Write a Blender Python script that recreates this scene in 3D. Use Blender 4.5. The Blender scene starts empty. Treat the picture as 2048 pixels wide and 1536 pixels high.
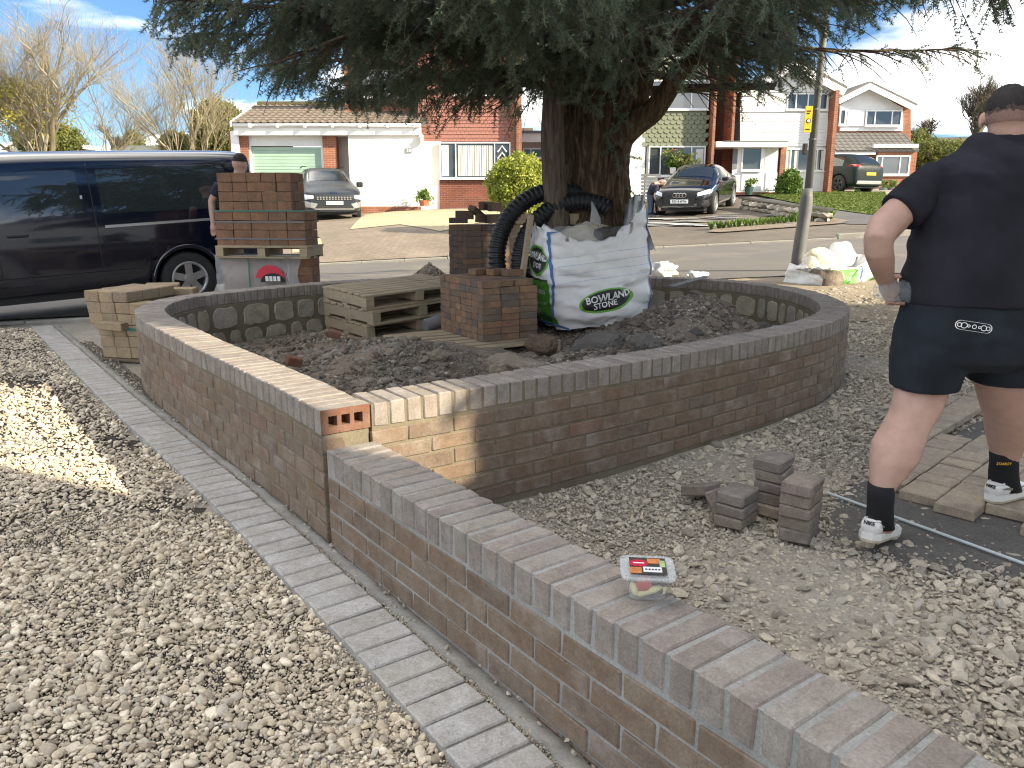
import bpy, bmesh, math, random
import numpy as np
from mathutils import Vector, Matrix, Euler, noise
random.seed(7); RNG = np.random.default_rng(7)
R = math.radians
scene = bpy.context.scene
COL = scene.collection

# ------------------------------------------------------------------ camera
CAMH, PITCH, FPX = 1.376, math.atan(364/1580.), 1580.0
cam_d = bpy.data.cameras.new('camera'); cam = bpy.data.objects.new('camera', cam_d); COL.objects.link(cam)
cam.location = (0, 0, CAMH); cam.rotation_euler = (math.pi/2-PITCH, 0, 0)
cam_d.sensor_width = 36.0; cam_d.lens = FPX/2048*36; cam_d.clip_start = .05; cam_d.clip_end = 3000
scene.camera = cam
# ------------------------------------------------------------------ light
SUN_AZ = Vector((.90, -.44)).normalized()      # towards the sun, seen from above
SUN_EL = R(26)
EXPOSURE = 2.0
scene.view_settings.view_transform = 'Standard'; scene.view_settings.look = 'None'
scene.view_settings.gamma = 1; scene.view_settings.exposure = EXPOSURE
scene.view_settings.use_curve_mapping = False
scene.cycles.filter_width = 1.15
sun_d = bpy.data.lights.new('sun', 'SUN'); sun_d.energy = 2.8; sun_d.angle = R(.55); sun_d.color = (1, .88, .66)
sun = bpy.data.objects.new('sun', sun_d); COL.objects.link(sun)
SUNV = Vector((SUN_AZ.x*math.cos(SUN_EL), SUN_AZ.y*math.cos(SUN_EL), math.sin(SUN_EL)))
sun.rotation_euler = SUNV.to_track_quat('Z', 'Y').to_euler(); sun.location = SUNV*50
world = bpy.data.worlds.new('World'); scene.world = world; world.use_nodes = True
CLOUD_AT = (6, 3, 0)
def make_world():
    nt = world.node_tree; nt.nodes.clear(); N = nt.nodes.new; L = nt.links.new
    out = N('ShaderNodeOutputWorld'); bg = N('ShaderNodeBackground'); bg.inputs[1].default_value = .15
    sky = N('ShaderNodeTexSky'); sky.sky_type = 'NISHITA'; sky.sun_disc = False
    sky.sun_elevation = SUN_EL; sky.sun_rotation = math.atan2(SUN_AZ.x, SUN_AZ.y)
    sky.air_density = .85; sky.dust_density = .15; sky.ozone_density = 1.6
    geo = N('ShaderNodeTexCoord'); sep = N('ShaderNodeSeparateXYZ'); L(geo.outputs['Generated'], sep.inputs[0])
    # project the direction on a cloud sheet: (x,y)/(z+.18)
    ad = N('ShaderNodeMath'); ad.operation = 'ADD'; ad.inputs[1].default_value = .16; L(sep.outputs[2], ad.inputs[0])
    mx = N('ShaderNodeMath'); mx.operation = 'MAXIMUM'; mx.inputs[1].default_value = .05; L(ad.outputs[0], mx.inputs[0])
    cmb = N('ShaderNodeCombineXYZ')
    for i in (0, 1):
        d = N('ShaderNodeMath'); d.operation = 'DIVIDE'; L(sep.outputs[i], d.inputs[0]); L(mx.outputs[0], d.inputs[1]); L(d.outputs[0], cmb.inputs[i])
    mp = N('ShaderNodeMapping'); mp.inputs['Location'].default_value = CLOUD_AT; L(cmb.outputs[0], mp.inputs[0])
    n1 = N('ShaderNodeTexNoise'); n1.inputs['Scale'].default_value = .62; n1.inputs['Detail'].default_value = 9; n1.inputs['Roughness'].default_value = .56; n1.inputs['Distortion'].default_value = .25
    L(mp.outputs[0], n1.inputs['Vector'])
    cr = N('ShaderNodeValToRGB'); cr.color_ramp.elements[0].position = .475; cr.color_ramp.elements[1].position = .63
    L(n1.outputs[0], cr.inputs[0])
    n2 = N('ShaderNodeTexNoise'); n2.inputs['Scale'].default_value = 1.6; n2.inputs['Detail'].default_value = 6; L(mp.outputs[0], n2.inputs['Vector'])
    cc = N('ShaderNodeValToRGB'); cc.color_ramp.elements[0].position = .3; cc.color_ramp.elements[0].color = (3.2, 3.3, 3.45, 1)
    cc.color_ramp.elements[1].position = .68; cc.color_ramp.elements[1].color = (11., 10.5, 9.6, 1); L(n2.outputs[0], cc.inputs[0])
    m = N('ShaderNodeMix'); m.data_type = 'RGBA'; L(cr.outputs[0], m.inputs[0]); dk = N('ShaderNodeMix'); dk.data_type = 'RGBA'; dk.blend_type = 'MULTIPLY'; dk.inputs[0].default_value = 1; dk.inputs[7].default_value = (.17, .225, .28, 1); L(sky.outputs[0], dk.inputs[6]); L(dk.outputs[2], m.inputs[6]); L(cc.outputs[0], m.inputs[7])
    L(m.outputs[2], bg.inputs[0]); L(bg.outputs[0], out.inputs[0])
make_world()

# ------------------------------------------------------------------ pixel helpers (photo pixels, 2048 x 1536) used to measure the place
_c, _s = math.cos(PITCH), math.sin(PITCH)
def ray(x, y):
    u = (x-1024)/FPX; v = (768-y)/FPX
    return Vector((u, _c+v*_s, -_s+v*_c))
def at(x, y, Y):
    d = ray(x, y); return d*(Y/d.y)+Vector((0, 0, CAMH))
def gz(x, y, z):
    d = ray(x, y); return d*((z-CAMH)/d.z)+Vector((0, 0, CAMH))
def sst(a, b, x):
    t = np.clip((x-a)/(b-a), 0, 1); return t*t*(3-2*t)
def mixf(a, b, t): return a*(1-t)+b*t
def g(x, y):
    """height of the lie of the land"""
    x = np.asarray(x, float); y = np.asarray(y, float)
    zn = .025*np.clip(x, 0, 6)*sst(3, 8, y)
    xr = np.clip(x, -25, 22)
    zr = .27+.05*xr
    z = mixf(zn, zr, sst(7.2, 9.8, y+.12*np.clip(x, 0, 4)))
    dy = np.clip(y-16.9, 0, 60)
    left = 1.12*(1-np.exp(-dy/6.2)); mid = np.minimum(.062*dy, 1.05); right = np.minimum(.028*dy, 1.0)
    rise = mixf(mixf(left, mid, sst(-2.5, 3.5, x)), right, sst(9, 19, x))
    return z+rise+.11*np.clip(y-50, 0, 34)
def gh(x, y): return float(g(x, y))
def hit(px, py, lift=0., near=1.2, far=90.):
    """where the ray through a photo pixel meets the ground"""
    d = ray(px, py); d = d/d.y; Y = near; st = .05
    while Y < far:
        p = d*Y
        if p.z+CAMH <= gh(p.x, p.y)+lift: break
        Y += st; st = max(.05, Y*.004)
    p = d*Y; return Vector((p.x, p.y, gh(p.x, p.y)+lift))

# ------------------------------------------------------------------ materials
MATS = {}
class NT:
    def __init__(s, name):
        s.m = bpy.data.materials.new(name); s.m.use_nodes = True; s.t = s.m.node_tree
        s.b = s.t.nodes['Principled BSDF']; MATS[name] = s.m
    def n(s, t, **k):
        o = s.t.nodes.new('ShaderNode'+t)
        for a, v in k.items(): setattr(o, a, v)
        return o
    def l(s, a, b): s.t.links.new(a, b)
    def coord(s, kind='Object'): return s.n('TexCoord').outputs[kind]
    def noise(s, scale, detail=4, rough=.55, vec=None, dist=0):
        o = s.n('TexNoise'); o.inputs['Scale'].default_value = scale; o.inputs['Detail'].default_value = detail
        o.inputs['Roughness'].default_value = rough; o.inputs['Distortion'].default_value = dist
        s.l(vec or s.coord(), o.inputs['Vector']); return o.outputs[0]
    def ramp(s, fac, stops):
        o = s.n('ValToRGB'); e = o.color_ramp.elements
        while len(e) < len(stops): e.new(.5)
        for i, (p, c) in enumerate(stops):
            e[i].position = p; e[i].color = (c, c, c, 1) if isinstance(c, (int, float)) else (*c, 1)
        s.l(fac, o.inputs[0]); return o.outputs[0]
    def mix(s, fac, a, b, blend='MIX'):
        o = s.n('Mix', data_type='RGBA', blend_type=blend)
        for i, v in ((0, fac), (6, a), (7, b)):
            if hasattr(v, 'links'): s.l(v, o.inputs[i])
            elif i == 0: o.inputs[0].default_value = v
            else: o.inputs[i].default_value = (*v, 1)
        return o.outputs[2]
    def math(s, op, a, b=0.):
        o = s.n('Math', operation=op)
        for i, v in enumerate((a, b)):
            if hasattr(v, 'links'): s.l(v, o.inputs[i])
            else: o.inputs[i].default_value = v
        return o.outputs[0]
    def rand(s): return s.n('ObjectInfo').outputs['Random']
    def bump(s, h, strength=.3, dist=.01):
        o = s.n('Bump'); o.inputs['Strength'].default_value = strength; o.inputs['Distance'].default_value = dist
        s.l(h, o.inputs['Height']); s.l(o.outputs[0], s.b.inputs['Normal']); return o
    def col(s, v):
        if hasattr(v, 'links'): s.l(v, s.b.inputs['Base Color'])
        else: s.b.inputs['Base Color'].default_value = (*v, 1)
    def set(s, **k):
        for a, v in k.items():
            i = s.b.inputs[a.replace('_', ' ')]
            if hasattr(v, 'links'): s.l(v, i)
            else: i.default_value = v
        return s.m

def mat_plain(name, c, rough=.6, var=.12, scale=9, bump=.0, bscale=60, metal=0, coat=0, spec=.5, bdist=.004):
    """one colour with cloudy variation, a change from piece to piece and fine relief"""
    k = NT(name); v = k.noise(scale, 5)
    f = k.ramp(v, [(.3, 1-var), (.7, 1+var)])
    cc = k.mix(1, c, f, 'MULTIPLY'); k.col(cc)
    if bump: k.bump(k.noise(bscale, 6, .6), bump, bdist)
    return k.set(Roughness=rough, Metallic=metal, Coat_Weight=coat, Specular_IOR_Level=spec)

def mat_brick(name, cols, rough=.9, grime=(.30, .27, .23), gamt=.35, spots=True, bump=.5, efflo=0.0):
    """fired clay: each brick its own tone, mottled, sandy, with pale bloom"""
    k = NT(name); r = k.rand()
    n = len(cols); base = k.ramp(r, [((i+.5)/n, c) for i, c in enumerate(cols)])
    v3 = k.n('VectorMath', operation='ADD'); comb = k.n('CombineXYZ'); sc = k.math('MULTIPLY', r, 37.)
    k.l(sc, comb.inputs[0]); k.l(sc, comb.inputs[1]); k.l(k.coord(), v3.inputs[0]); k.l(comb.outputs[0], v3.inputs[1]); vec = v3.outputs[0]
    cloud = k.noise(7, 5, .6, vec); fine = k.noise(150, 3, .7, vec); mid = k.noise(34, 4, .6, vec)
    c = k.mix(k.ramp(cloud, [(.42, 0), (.66, gamt)]), base, grime)
    c = k.mix(1, c, k.ramp(fine, [(.25, .72), (.5, 1.), (.78, 1.3)]), 'MULTIPLY')
    c = k.mix(1, c, k.ramp(mid, [(.3, .86), (.7, 1.12)]), 'MULTIPLY')
    if efflo: c = k.mix(k.ramp(k.noise(4.5, 6, .65, vec), [(.55, 0), (.75, efflo)]), c, (.52, .49, .46))
    if spots: c = k.mix(k.ramp(k.noise(60, 2, .5, vec), [(.72, 0), (.8, .6)]), c, (.06, .05, .045))
    k.col(c); k.bump(k.mix(.4, fine, mid), bump, .003)
    return k.set(Roughness=rough, Specular_IOR_Level=.25)

WALLCOLS = [(0.182, 0.129, 0.090), (0.164, 0.116, 0.084), (0.197, 0.139, 0.095), (0.158, 0.118, 0.090), (0.188, 0.128, 0.085), (0.174, 0.124, 0.088), (0.196, 0.144, 0.100), (0.153, 0.112, 0.084)]
mat_brick('wall_brick', WALLCOLS, efflo=.34)
mat_brick('wall_brick_red', [(.20, .125, .090), (.19, .13, .10)], efflo=.1)
mat_brick('brick_core', [(0.165, 0.079, 0.051), (0.180, 0.086, 0.056)], gamt=.25)
mat_brick('coping_brick', [(0.240, 0.203, 0.174), (0.221, 0.188, 0.165), (0.258, 0.217, 0.182), (0.235, 0.205, 0.178), (0.212, 0.181, 0.159), (0.258, 0.226, 0.194)], grime=(.36, .33, .30), gamt=.5, efflo=.35)
mat_brick('paver_brindle', [(0.238, 0.142, 0.088), (0.268, 0.163, 0.099), (0.199, 0.135, 0.090), (0.162, 0.124, 0.095), (0.300, 0.182, 0.103), (0.135, 0.120, 0.103), (0.254, 0.153, 0.088)], grime=(.09, .075, .07), gamt=.6, bump=.3)
mat_brick('paver_dark', [(0.122, 0.087, 0.070), (0.101, 0.081, 0.075), (0.151, 0.099, 0.070), (0.089, 0.081, 0.082), (0.172, 0.106, 0.067)], grime=(.14, .10, .07), gamt=.4, bump=.3)
mat_brick('paver_tegula', [(0.277, 0.234, 0.192), (0.250, 0.211, 0.178), (0.297, 0.247, 0.194), (0.243, 0.211, 0.186)], grime=(.10, .085, .075), gamt=.5, bump=.6)
mat_brick('paver_laid', [(0.380, 0.316, 0.238), (0.345, 0.294, 0.227), (0.397, 0.333, 0.243), (0.328, 0.277, 0.216)], grime=(.20, .175, .15), gamt=.5, bump=.6)
mat_brick('pack_brick', [(0.248, 0.137, 0.082), (0.218, 0.125, 0.082), (0.277, 0.154, 0.089), (0.195, 0.120, 0.084), (0.260, 0.146, 0.089)], grime=(.09, .07, .06), gamt=.5, bump=.3)
mat_brick('buff_block', [(.36, .27, .17), (.33, .25, .165), (.39, .295, .18), (.30, .235, .165)], grime=(.24, .19, .14), gamt=.6, bump=.4)
mat_brick('edging_block', [(0.329, 0.313, 0.284), (0.351, 0.330, 0.296), (0.310, 0.295, 0.271), (0.337, 0.314, 0.280)], grime=(.46, .455, .44), gamt=.6, spots=True, bump=.5, efflo=.25)
mat_brick('inner_block', [(.40, .355, .26), (.36, .325, .25), (.42, .38, .30), (.33, .31, .265)], grime=(.24, .205, .15), gamt=.6, bump=.8)
def mat_mortar(name, c1, c2):
    k = NT(name); n1 = k.noise(5, 6, .65); n2 = k.noise(120, 3, .7)
    c = k.mix(k.ramp(n1, [(.35, 0), (.65, 1)]), c1, c2); c = k.mix(1, c, k.ramp(n2, [(.25, .75), (.75, 1.2)]), 'MULTIPLY')
    k.col(c); k.bump(n2, .6, .004); k.set(Roughness=.95, Specular_IOR_Level=.2)
mat_mortar('mortar', (.165, .138, .095), (.215, .185, .135))
mat_mortar('mortar_pale', (.25, .245, .225), (.36, .36, .345))
mat_mortar('concrete', (.24, .225, .19), (.34, .325, .29))
mat_mortar('concrete_haunch', (.22, .21, .185), (.33, .32, .29))
def mat_ground(name, c1, c2, c3, sc=1.2, bump=.8, fine=55):
    k = NT(name); n1 = k.noise(sc, 7, .62); n2 = k.noise(fine, 4, .7); n3 = k.noise(sc*6, 5, .6)
    c = k.mix(k.ramp(n1, [(.35, 0), (.65, 1)]), c1, c2); c = k.mix(k.ramp(n3, [(.5, 0), (.72, .8)]), c, c3)
    c = k.mix(1, c, k.ramp(n2, [(.25, .62), (.5, 1), (.75, 1.35)]), 'MULTIPLY')
    k.col(c); k.bump(k.mix(.5, n2, n3), bump, .012); k.set(Roughness=.97, Specular_IOR_Level=.15)
mat_ground('yard_dirt', (.27, .24, .195), (.34, .31, .26), (.22, .205, .18))
mat_ground('soil', (.18, .142, .108), (.235, .19, .15), (.30, .275, .235), 1.5, 1., 45)
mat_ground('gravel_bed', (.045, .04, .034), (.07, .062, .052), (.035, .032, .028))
mat_ground('dry_mud', (.26, .215, .155), (.33, .28, .205), (.20, .165, .12), 1.5)
mat_ground('sharp_sand', (.12, .115, .108), (.155, .148, .136), (.10, .096, .09), 3., .8, 90)
def mat_stone(name, cols, rough=.85):
    k = NT(name); base = k.ramp(k.rand(), [((i+.5)/len(cols), c) for i, c in enumerate(cols)])
    c = k.mix(1, base, k.ramp(k.noise(1.3, 5, .65), [(.3, .75), (.7, 1.22)]), 'MULTIPLY')
    k.col(c); k.bump(k.noise(9, 5, .7), .35, .15); k.set(Roughness=rough, Specular_IOR_Level=.3)
mat_stone('pebble', [(0.603, 0.508, 0.364), (0.718, 0.629, 0.482), (0.473, 0.401, 0.294), (0.833, 0.736, 0.575), (0.431, 0.360, 0.276), (0.660, 0.548, 0.388), (0.574, 0.515, 0.423), (0.344, 0.275, 0.200), (0.890, 0.783, 0.612)], .75)
mat_stone('limestone', [(0.520, 0.461, 0.361), (0.602, 0.540, 0.437), (0.438, 0.380, 0.297), (0.493, 0.454, 0.386), (0.356, 0.314, 0.253), (0.644, 0.580, 0.468), (0.302, 0.267, 0.221)])
mat_stone('soil_lump', [(.155, .122, .095), (.20, .162, .125), (.26, .235, .20), (.135, .108, .088), (.33, .295, .245), (.22, .185, .15)], .95)
def mat_asphalt(name, c1, c2, dust, sc=.35):
    k = NT(name); n1 = k.noise(sc, 6, .6); n2 = k.noise(160, 3, .75)
    c = k.mix(k.ramp(n1, [(.38, 0), (.68, 1)]), c1, c2); c = k.mix(k.ramp(k.noise(sc*2.6, 5, .7, dist=.5), [(.52, 0), (.75, .7)]), c, dust)
    c = k.mix(1, c, k.ramp(n2, [(.2, .75), (.5, 1), (.8, 1.3)]), 'MULTIPLY'); k.col(c); k.bump(n2, .4, .004); k.set(Roughness=.9, Specular_IOR_Level=.25)
mat_asphalt('asphalt', (.135, .125, .115), (.165, .152, .135), (.26, .22, .165))
mat_asphalt('asphalt_dark', (.10, .098, .098), (.125, .122, .12), (.16, .15, .135))
def mat_wood(name, c1, c2, c3):
    k = NT(name); mp = k.n('Mapping'); mp.inputs['Scale'].default_value = (3, 26, 26); k.l(k.coord(), mp.inputs[0])
    gr = k.noise(2.2, 5, .6, mp.outputs[0], .6); base = k.mix(k.rand(), c1, c2)
    c = k.mix(k.ramp(gr, [(.3, 0), (.7, .75)]), base, c3); c = k.mix(k.ramp(k.noise(5, 5, .6), [(.55, 0), (.75, .5)]), c, (.10, .085, .065))
    k.col(c); k.bump(gr, .4, .004); k.set(Roughness=.85, Specular_IOR_Level=.2)
mat_wood('pallet_wood', (.46, .37, .25), (.37, .31, .22), (.26, .21, .145))
mat_wood('old_timber', (.23, .17, .115), (.20, .155, .11), (.12, .09, .06))
def mat_glass(name, tint=(.02, .025, .03), rough=.03):
    k = NT(name); k.col(tint); return k.set(Roughness=rough, Specular_IOR_Level=.9, Coat_Weight=.3)
mat_glass('window_glass', (.055, .065, .075), .04); mat_glass('car_glass', (.022, .028, .03), .02)
def mat_clear(name, tint=(.96, .98, .98), rough=.02, ior=1.3, alpha=None, t=1.):
    k = NT(name); k.col(tint); k.set(Roughness=rough, IOR=ior, Transmission_Weight=t, Specular_IOR_Level=.6)
    if alpha is not None: k.set(Alpha=alpha)
mat_clear('clear_plastic', (.80, .83, .83), .05, 1.5, .28, .0)
mat_clear('bottle_plastic', (.55, .62, .66), .03, 1.55, .22, .0)
mat_clear('film', (.80, .83, .86), .16, 1.4, .30, 0.)
def mat_paint(name, c, rough=.25, coat=1., metal=0., flake=0):
    k = NT(name); k.col(k.mix(1, c, k.ramp(k.noise(2, 4), [(.3, .93), (.7, 1.07)]), 'MULTIPLY'))
    k.set(Roughness=k.ramp(k.noise(6, 5, .6), [(.3, rough), (.7, rough+.1)]), Coat_Weight=coat, Coat_Roughness=.05, Metallic=metal)
mat_paint('van_paint', (.003, .005, .014), .10); mat_plain('grey_car_paint', (.026, .032, .040), .35, .08, 3, spec=.3, coat=.15); mat_paint('black_car_paint', (.006, .006, .007), .12); mat_plain('dark_car_paint', (.010, .017, .017), .45, .1, 3, spec=.2); mat_paint('dark_red_paint', (.030, .006, .008), .32)
mat_plain('rubber', (.018, .018, .018), .85, .2, 20, .2)
mat_plain('black_plastic', (.02, .02, .021), .55, .15); mat_plain('alloy', (.48, .48, .47), .35, .08, metal=.75); mat_plain('alloy_dark', (.05, .05, .05), .4, .08, metal=.3)
mat_plain('chrome', (.75, .75, .76), .12, .03, metal=1.); mat_plain('headlamp', (.75, .78, .80), .1, .1, coat=1); mat_plain('tail_lamp', (.30, .02, .02), .2, .1, coat=1)
mat_plain('plate_white', (.80, .80, .77), .4, .04); mat_plain('plate_yellow', (.75, .50, .04), .4, .04); mat_plain('ink_black', (.012, .012, .014), .6, .05); mat_plain('ink_white', (.82, .82, .80), .6, .05)
mat_plain('white_render', (.74, .73, .69), .9, .12, .9, .25, 70); mat_plain('white_upvc', (.80, .80, .79), .35, .03, 3); mat_plain('white_board', (.74, .75, .75), .5, .06, 2); mat_plain('cream_wall', (.55, .47, .41), .9, .08, 2, .2)
mat_plain('garage_green', (.33, .47, .37), .45, .06, 2); mat_plain('curtain', (.62, .63, .60), .9, .08, 8); mat_plain('dark_room', (.035, .037, .04), .9, .2, 2); mat_plain('lead_grey', (.16, .165, .17), .6, .1)
mat_plain('grey_metal', (.15, .155, .15), .55, .18, 6, .1, metal=.2); mat_plain('grey_post', (.125, .128, .122), .6, .15, 5); mat_plain('sign_yellow', (.80, .50, .02), .5, .08, 8)
mat_plain('strap_green', (.03, .16, .12), .4, .1); mat_plain('skin', (.47, .292, .228), .5, .08, 22, .2, 160, spec=.4); mat_plain('hair', (.018, .014, .012), .8, .3, 60, .6, 220); mat_plain('hair_fade_dark', (.085, .058, .048), .8, .2, 60, .4, 220); mat_plain('hair_fade', (.27, .165, .135), .8, .15, 60, .4, 220)
mat_plain('shirt', (.021, .021, .029), .92, .3, 5, .15, 400, spec=.2); mat_plain('shorts', (.017, .022, .029), .9, .3, 6, .2, 300, spec=.25); mat_plain('sock', (.010, .010, .012), .95, .2, 30, .4, 260); mat_plain('shoe_white', (.72, .72, .70), .5, .06, 12); mat_plain('sole', (.42, .37, .28), .8, .3, 14, .3); mat_plain('shoe_grey', (.20, .19, .17), .7, .1); mat_plain('navy_cloth', (.012, .015, .028), .9, .2, 6); mat_plain('denim', (.045, .07, .10), .9, .2, 8); mat_plain('grey_hair', (.25, .23, .21), .9, .2)
mat_plain('bag_white', (.80, .80, .79), .42, .07, 6, .25, 420, spec=.5); mat_plain('bag_green', (.085, .30, .030), .5, .15, 6); mat_plain('bag_lime', (.16, .42, .045), .5, .1); mat_plain('bag_black', (.025, .028, .026), .5, .2); mat_plain('seam_blue', (.08, .18, .42), .7, .1); mat_plain('seam_pale', (.42, .52, .66), .7, .1)
mat_plain('pipe_black', (.010, .011, .013), .48, .2); mat_plain('grape', (.055, .010, .018), .25, .3, 40, coat=.3); mat_plain('strawberry', (.52, .035, .02), .35, .25, 50, coat=.3); mat_plain('apple_flesh', (.70, .66, .36), .5, .15, 30); mat_plain('label_red', (.55, .02, .05), .4, .05); mat_plain('label_white', (.78, .79, .80), .5, .03); mat_plain('label_dark', (.05, .045, .04), .5, .2); mat_plain('label_orange', (.60, .22, .07), .5, .3, 60); mat_plain('label_leaf', (.45, .55, .25), .5, .3, 60)
mat_plain('terracotta', (.38, .14, .07), .85, .15); mat_plain('pot_green', (.02, .06, .05), .5, .15); mat_plain('foam', (.78, .80, .80), .6, .1, 20); mat_plain('pvc_line', (.55, .63, .64), .4, .08, 30); mat_plain('expanded_foam', (.74, .66, .48), .9, .15, 8, .4, 30); mat_plain('shed_felt', (.20, .23, .22), .9, .1)
# ------------------------------------------------------------------ mesh helpers
class MB:
    """collects shapes; build() links them as ONE mesh object"""
    def __init__(s): s.v = []; s.f = []; s.mi = []; s.sm = []; s.cur = 0; s.smooth = False
    def add(s, vs, fs):
        o = len(s.v); s.v.extend([tuple(p) for p in vs])
        for f in fs: s.f.append([i+o for i in f]); s.mi.append(s.cur); s.sm.append(s.smooth)
        return s
    def box(s, lo, hi, mtx=None):
        (a, b, c), (d, e, f) = lo, hi
        vs = [Vector(p) for p in ((a, b, c), (d, b, c), (d, e, c), (a, e, c), (a, b, f), (d, b, f), (d, e, f), (a, e, f))]
        if mtx: vs = [mtx @ p for p in vs]
        return s.add(vs, [(0, 3, 2, 1), (4, 5, 6, 7), (0, 1, 5, 4), (1, 2, 6, 5), (2, 3, 7, 6), (3, 0, 4, 7)])
    def cbox(s, c, d, mtx=None):
        return s.box([c[i]-d[i]/2 for i in range(3)], [c[i]+d[i]/2 for i in range(3)], mtx)
    def rbox(s, lo, hi, b=.004, mtx=None, jit=0):
        """box with bevelled edges"""
        vs = []; idx = {}
        for ix in (0, 1):
            for iy in (0, 1):
                for iz in (0, 1):
                    p = [(lo, hi)[(ix, iy, iz)[k]][k] for k in range(3)]; sg = [(1, -1)[(ix, iy, iz)[k]] for k in range(3)]
                    j = [random.uniform(-jit, jit) for _ in range(3)]
                    for ax in range(3):
                        q = [p[k]+j[k]+(0 if k == ax else sg[k]*b) for k in range(3)]
                        idx[ix, iy, iz, ax] = len(vs); vs.append(Vector(q))
        fs = []
        for ax in range(3):
            u, w = (ax+1) % 3, (ax+2) % 3
            for e in (0, 1):
                q = []
                for a_, b_ in ((0, 0), (1, 0), (1, 1), (0, 1)):
                    c = [0]*3; c[ax] = e; c[u] = a_; c[w] = b_; q.append(idx[(*c, ax)])
                fs.append(q if e else q[::-1])
        for ax in range(3):      # edges along ax
            u, w = (ax+1) % 3, (ax+2) % 3
            for a_ in (0, 1):
                for b_ in (0, 1):
                    c0 = [0]*3; c0[u] = a_; c0[w] = b_; c1 = list(c0); c1[ax] = 1
                    q = [idx[(*c0, u)], idx[(*c1, u)], idx[(*c1, w)], idx[(*c0, w)]]
                    fs.append(q if a_ != b_ else q[::-1])
        for ix in (0, 1):
            for iy in (0, 1):
                for iz in (0, 1):
                    q = [idx[ix, iy, iz, k] for k in range(3)]
                    fs.append(q if (ix+iy+iz) % 2 else q[::-1])
        if mtx: vs = [mtx @ p for p in vs]
        return s.add(vs, fs)
    def tube(s, path, rad, n=8, cap=True, sq=None):
        path = [Vector(p) for p in path]; m = len(path)
        if not hasattr(rad, '__len__'): rad = [rad]*m
        up = Vector((0, 0, 1)); vs = []; prev = None
        for i in range(m):
            t = (path[min(i+1, m-1)]-path[max(i-1, 0)])
            t = t.normalized() if t.length > 1e-9 else Vector((0, 0, 1))
            if prev is None:
                a = t.cross(up) if abs(t.z) < .9 else t.cross(Vector((1, 0, 0)))
            else: a = prev-t*prev.dot(t)
            a = a.normalized() if a.length > 1e-9 else Vector((1, 0, 0)); prev = a; b = t.cross(a)
            for k in range(n):
                an = 2*math.pi*k/n; vs.append(path[i]+(a*math.cos(an)+b*math.sin(an))*rad[i])
        fs = [(i*n+k, i*n+(k+1) % n, (i+1)*n+(k+1) % n, (i+1)*n+k) for i in range(m-1) for k in range(n)]
        if cap: fs += [tuple(range(n))[::-1], tuple((m-1)*n+k for k in range(n))]
        return s.add(vs, fs)
    def loft(s, rings, cap=True, closed=True):
        n = len(rings[0]); vs = [p for r_ in rings for p in r_]
        fs = [(i*n+k, i*n+(k+1) % n, (i+1)*n+(k+1) % n, (i+1)*n+k) for i in range(len(rings)-1) for k in range(n if closed else n-1)]
        if cap: fs += [tuple(range(n))[::-1], tuple((len(rings)-1)*n+k for k in range(n))]
        return s.add(vs, fs)
    def prism(s, poly, ext):
        """poly: 3D outline, ext: vector"""
        n = len(poly); a = [Vector(p) for p in poly]; e = Vector(ext)
        return s.add(a+[p+e for p in a], [tuple(range(n))[::-1], tuple(range(n, 2*n))]+[(k, (k+1) % n, n+(k+1) % n, n+k) for k in range(n)])
    def disc(s, c, r, ax='y', t=.01, n=20):
        a = {'x': (Vector((0, 1, 0)), Vector((0, 0, 1)), Vector((1, 0, 0))), 'y': (Vector((0, 0, 1)), Vector((1, 0, 0)), Vector((0, 1, 0))), 'z': (Vector((1, 0, 0)), Vector((0, 1, 0)), Vector((0, 0, 1)))}[ax]
        c = Vector(c); return s.prism([c-a[2]*t/2+(a[0]*math.cos(2*math.pi*k/n)+a[1]*math.sin(2*math.pi*k/n))*r for k in range(n)], a[2]*t)
    def sphere(s, c, r, n=10, m=7, sc=(1, 1, 1)):
        c = Vector(c); rings = []
        for i in range(1, m):
            th = math.pi*i/m; rings.append([c+Vector((math.sin(th)*math.cos(2*math.pi*k/n)*sc[0], math.sin(th)*math.sin(2*math.pi*k/n)*sc[1], -math.cos(th)*sc[2]))*r for k in range(n)])
        return s.loft(rings)
    def mesh(s, name, mats):
        me = bpy.data.meshes.new(name); me.from_pydata(s.v, [], s.f); me.polygons.foreach_set('material_index', s.mi); me.polygons.foreach_set('use_smooth', s.sm)
        for m in (mats if isinstance(mats, (list, tuple)) else [mats]): me.materials.append(MATS[m])
        me.update(); return me
    def build(s, name, mats, parent=None, loc=None, rot=None, **k):
        return obj(name, s.mesh(name, mats), parent, loc, rot, **k)
def obj(name, me, parent=None, loc=None, rot=None, label=None, cat=None, group=None, kind=None, scale=None):
    o = bpy.data.objects.new(name, me); COL.objects.link(o)
    if parent: o.parent = parent
    if loc is not None: o.location = loc
    if rot is not None: o.rotation_euler = rot
    if scale is not None: o.scale = scale
    tag(o, label, cat, group, kind); return o
def tag(o, label=None, cat=None, group=None, kind=None):
    for a, v in (('label', label), ('category', cat), ('group', group), ('kind', kind)):
        if v: o[a] = v
    return o
def empty(name, loc=(0, 0, 0), rz=0, label=None, cat=None, group=None, rot=None):
    o = obj(name, None, None, loc, rot or (0, 0, rz), label, cat, group); o.empty_display_size = .1; return o
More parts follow.
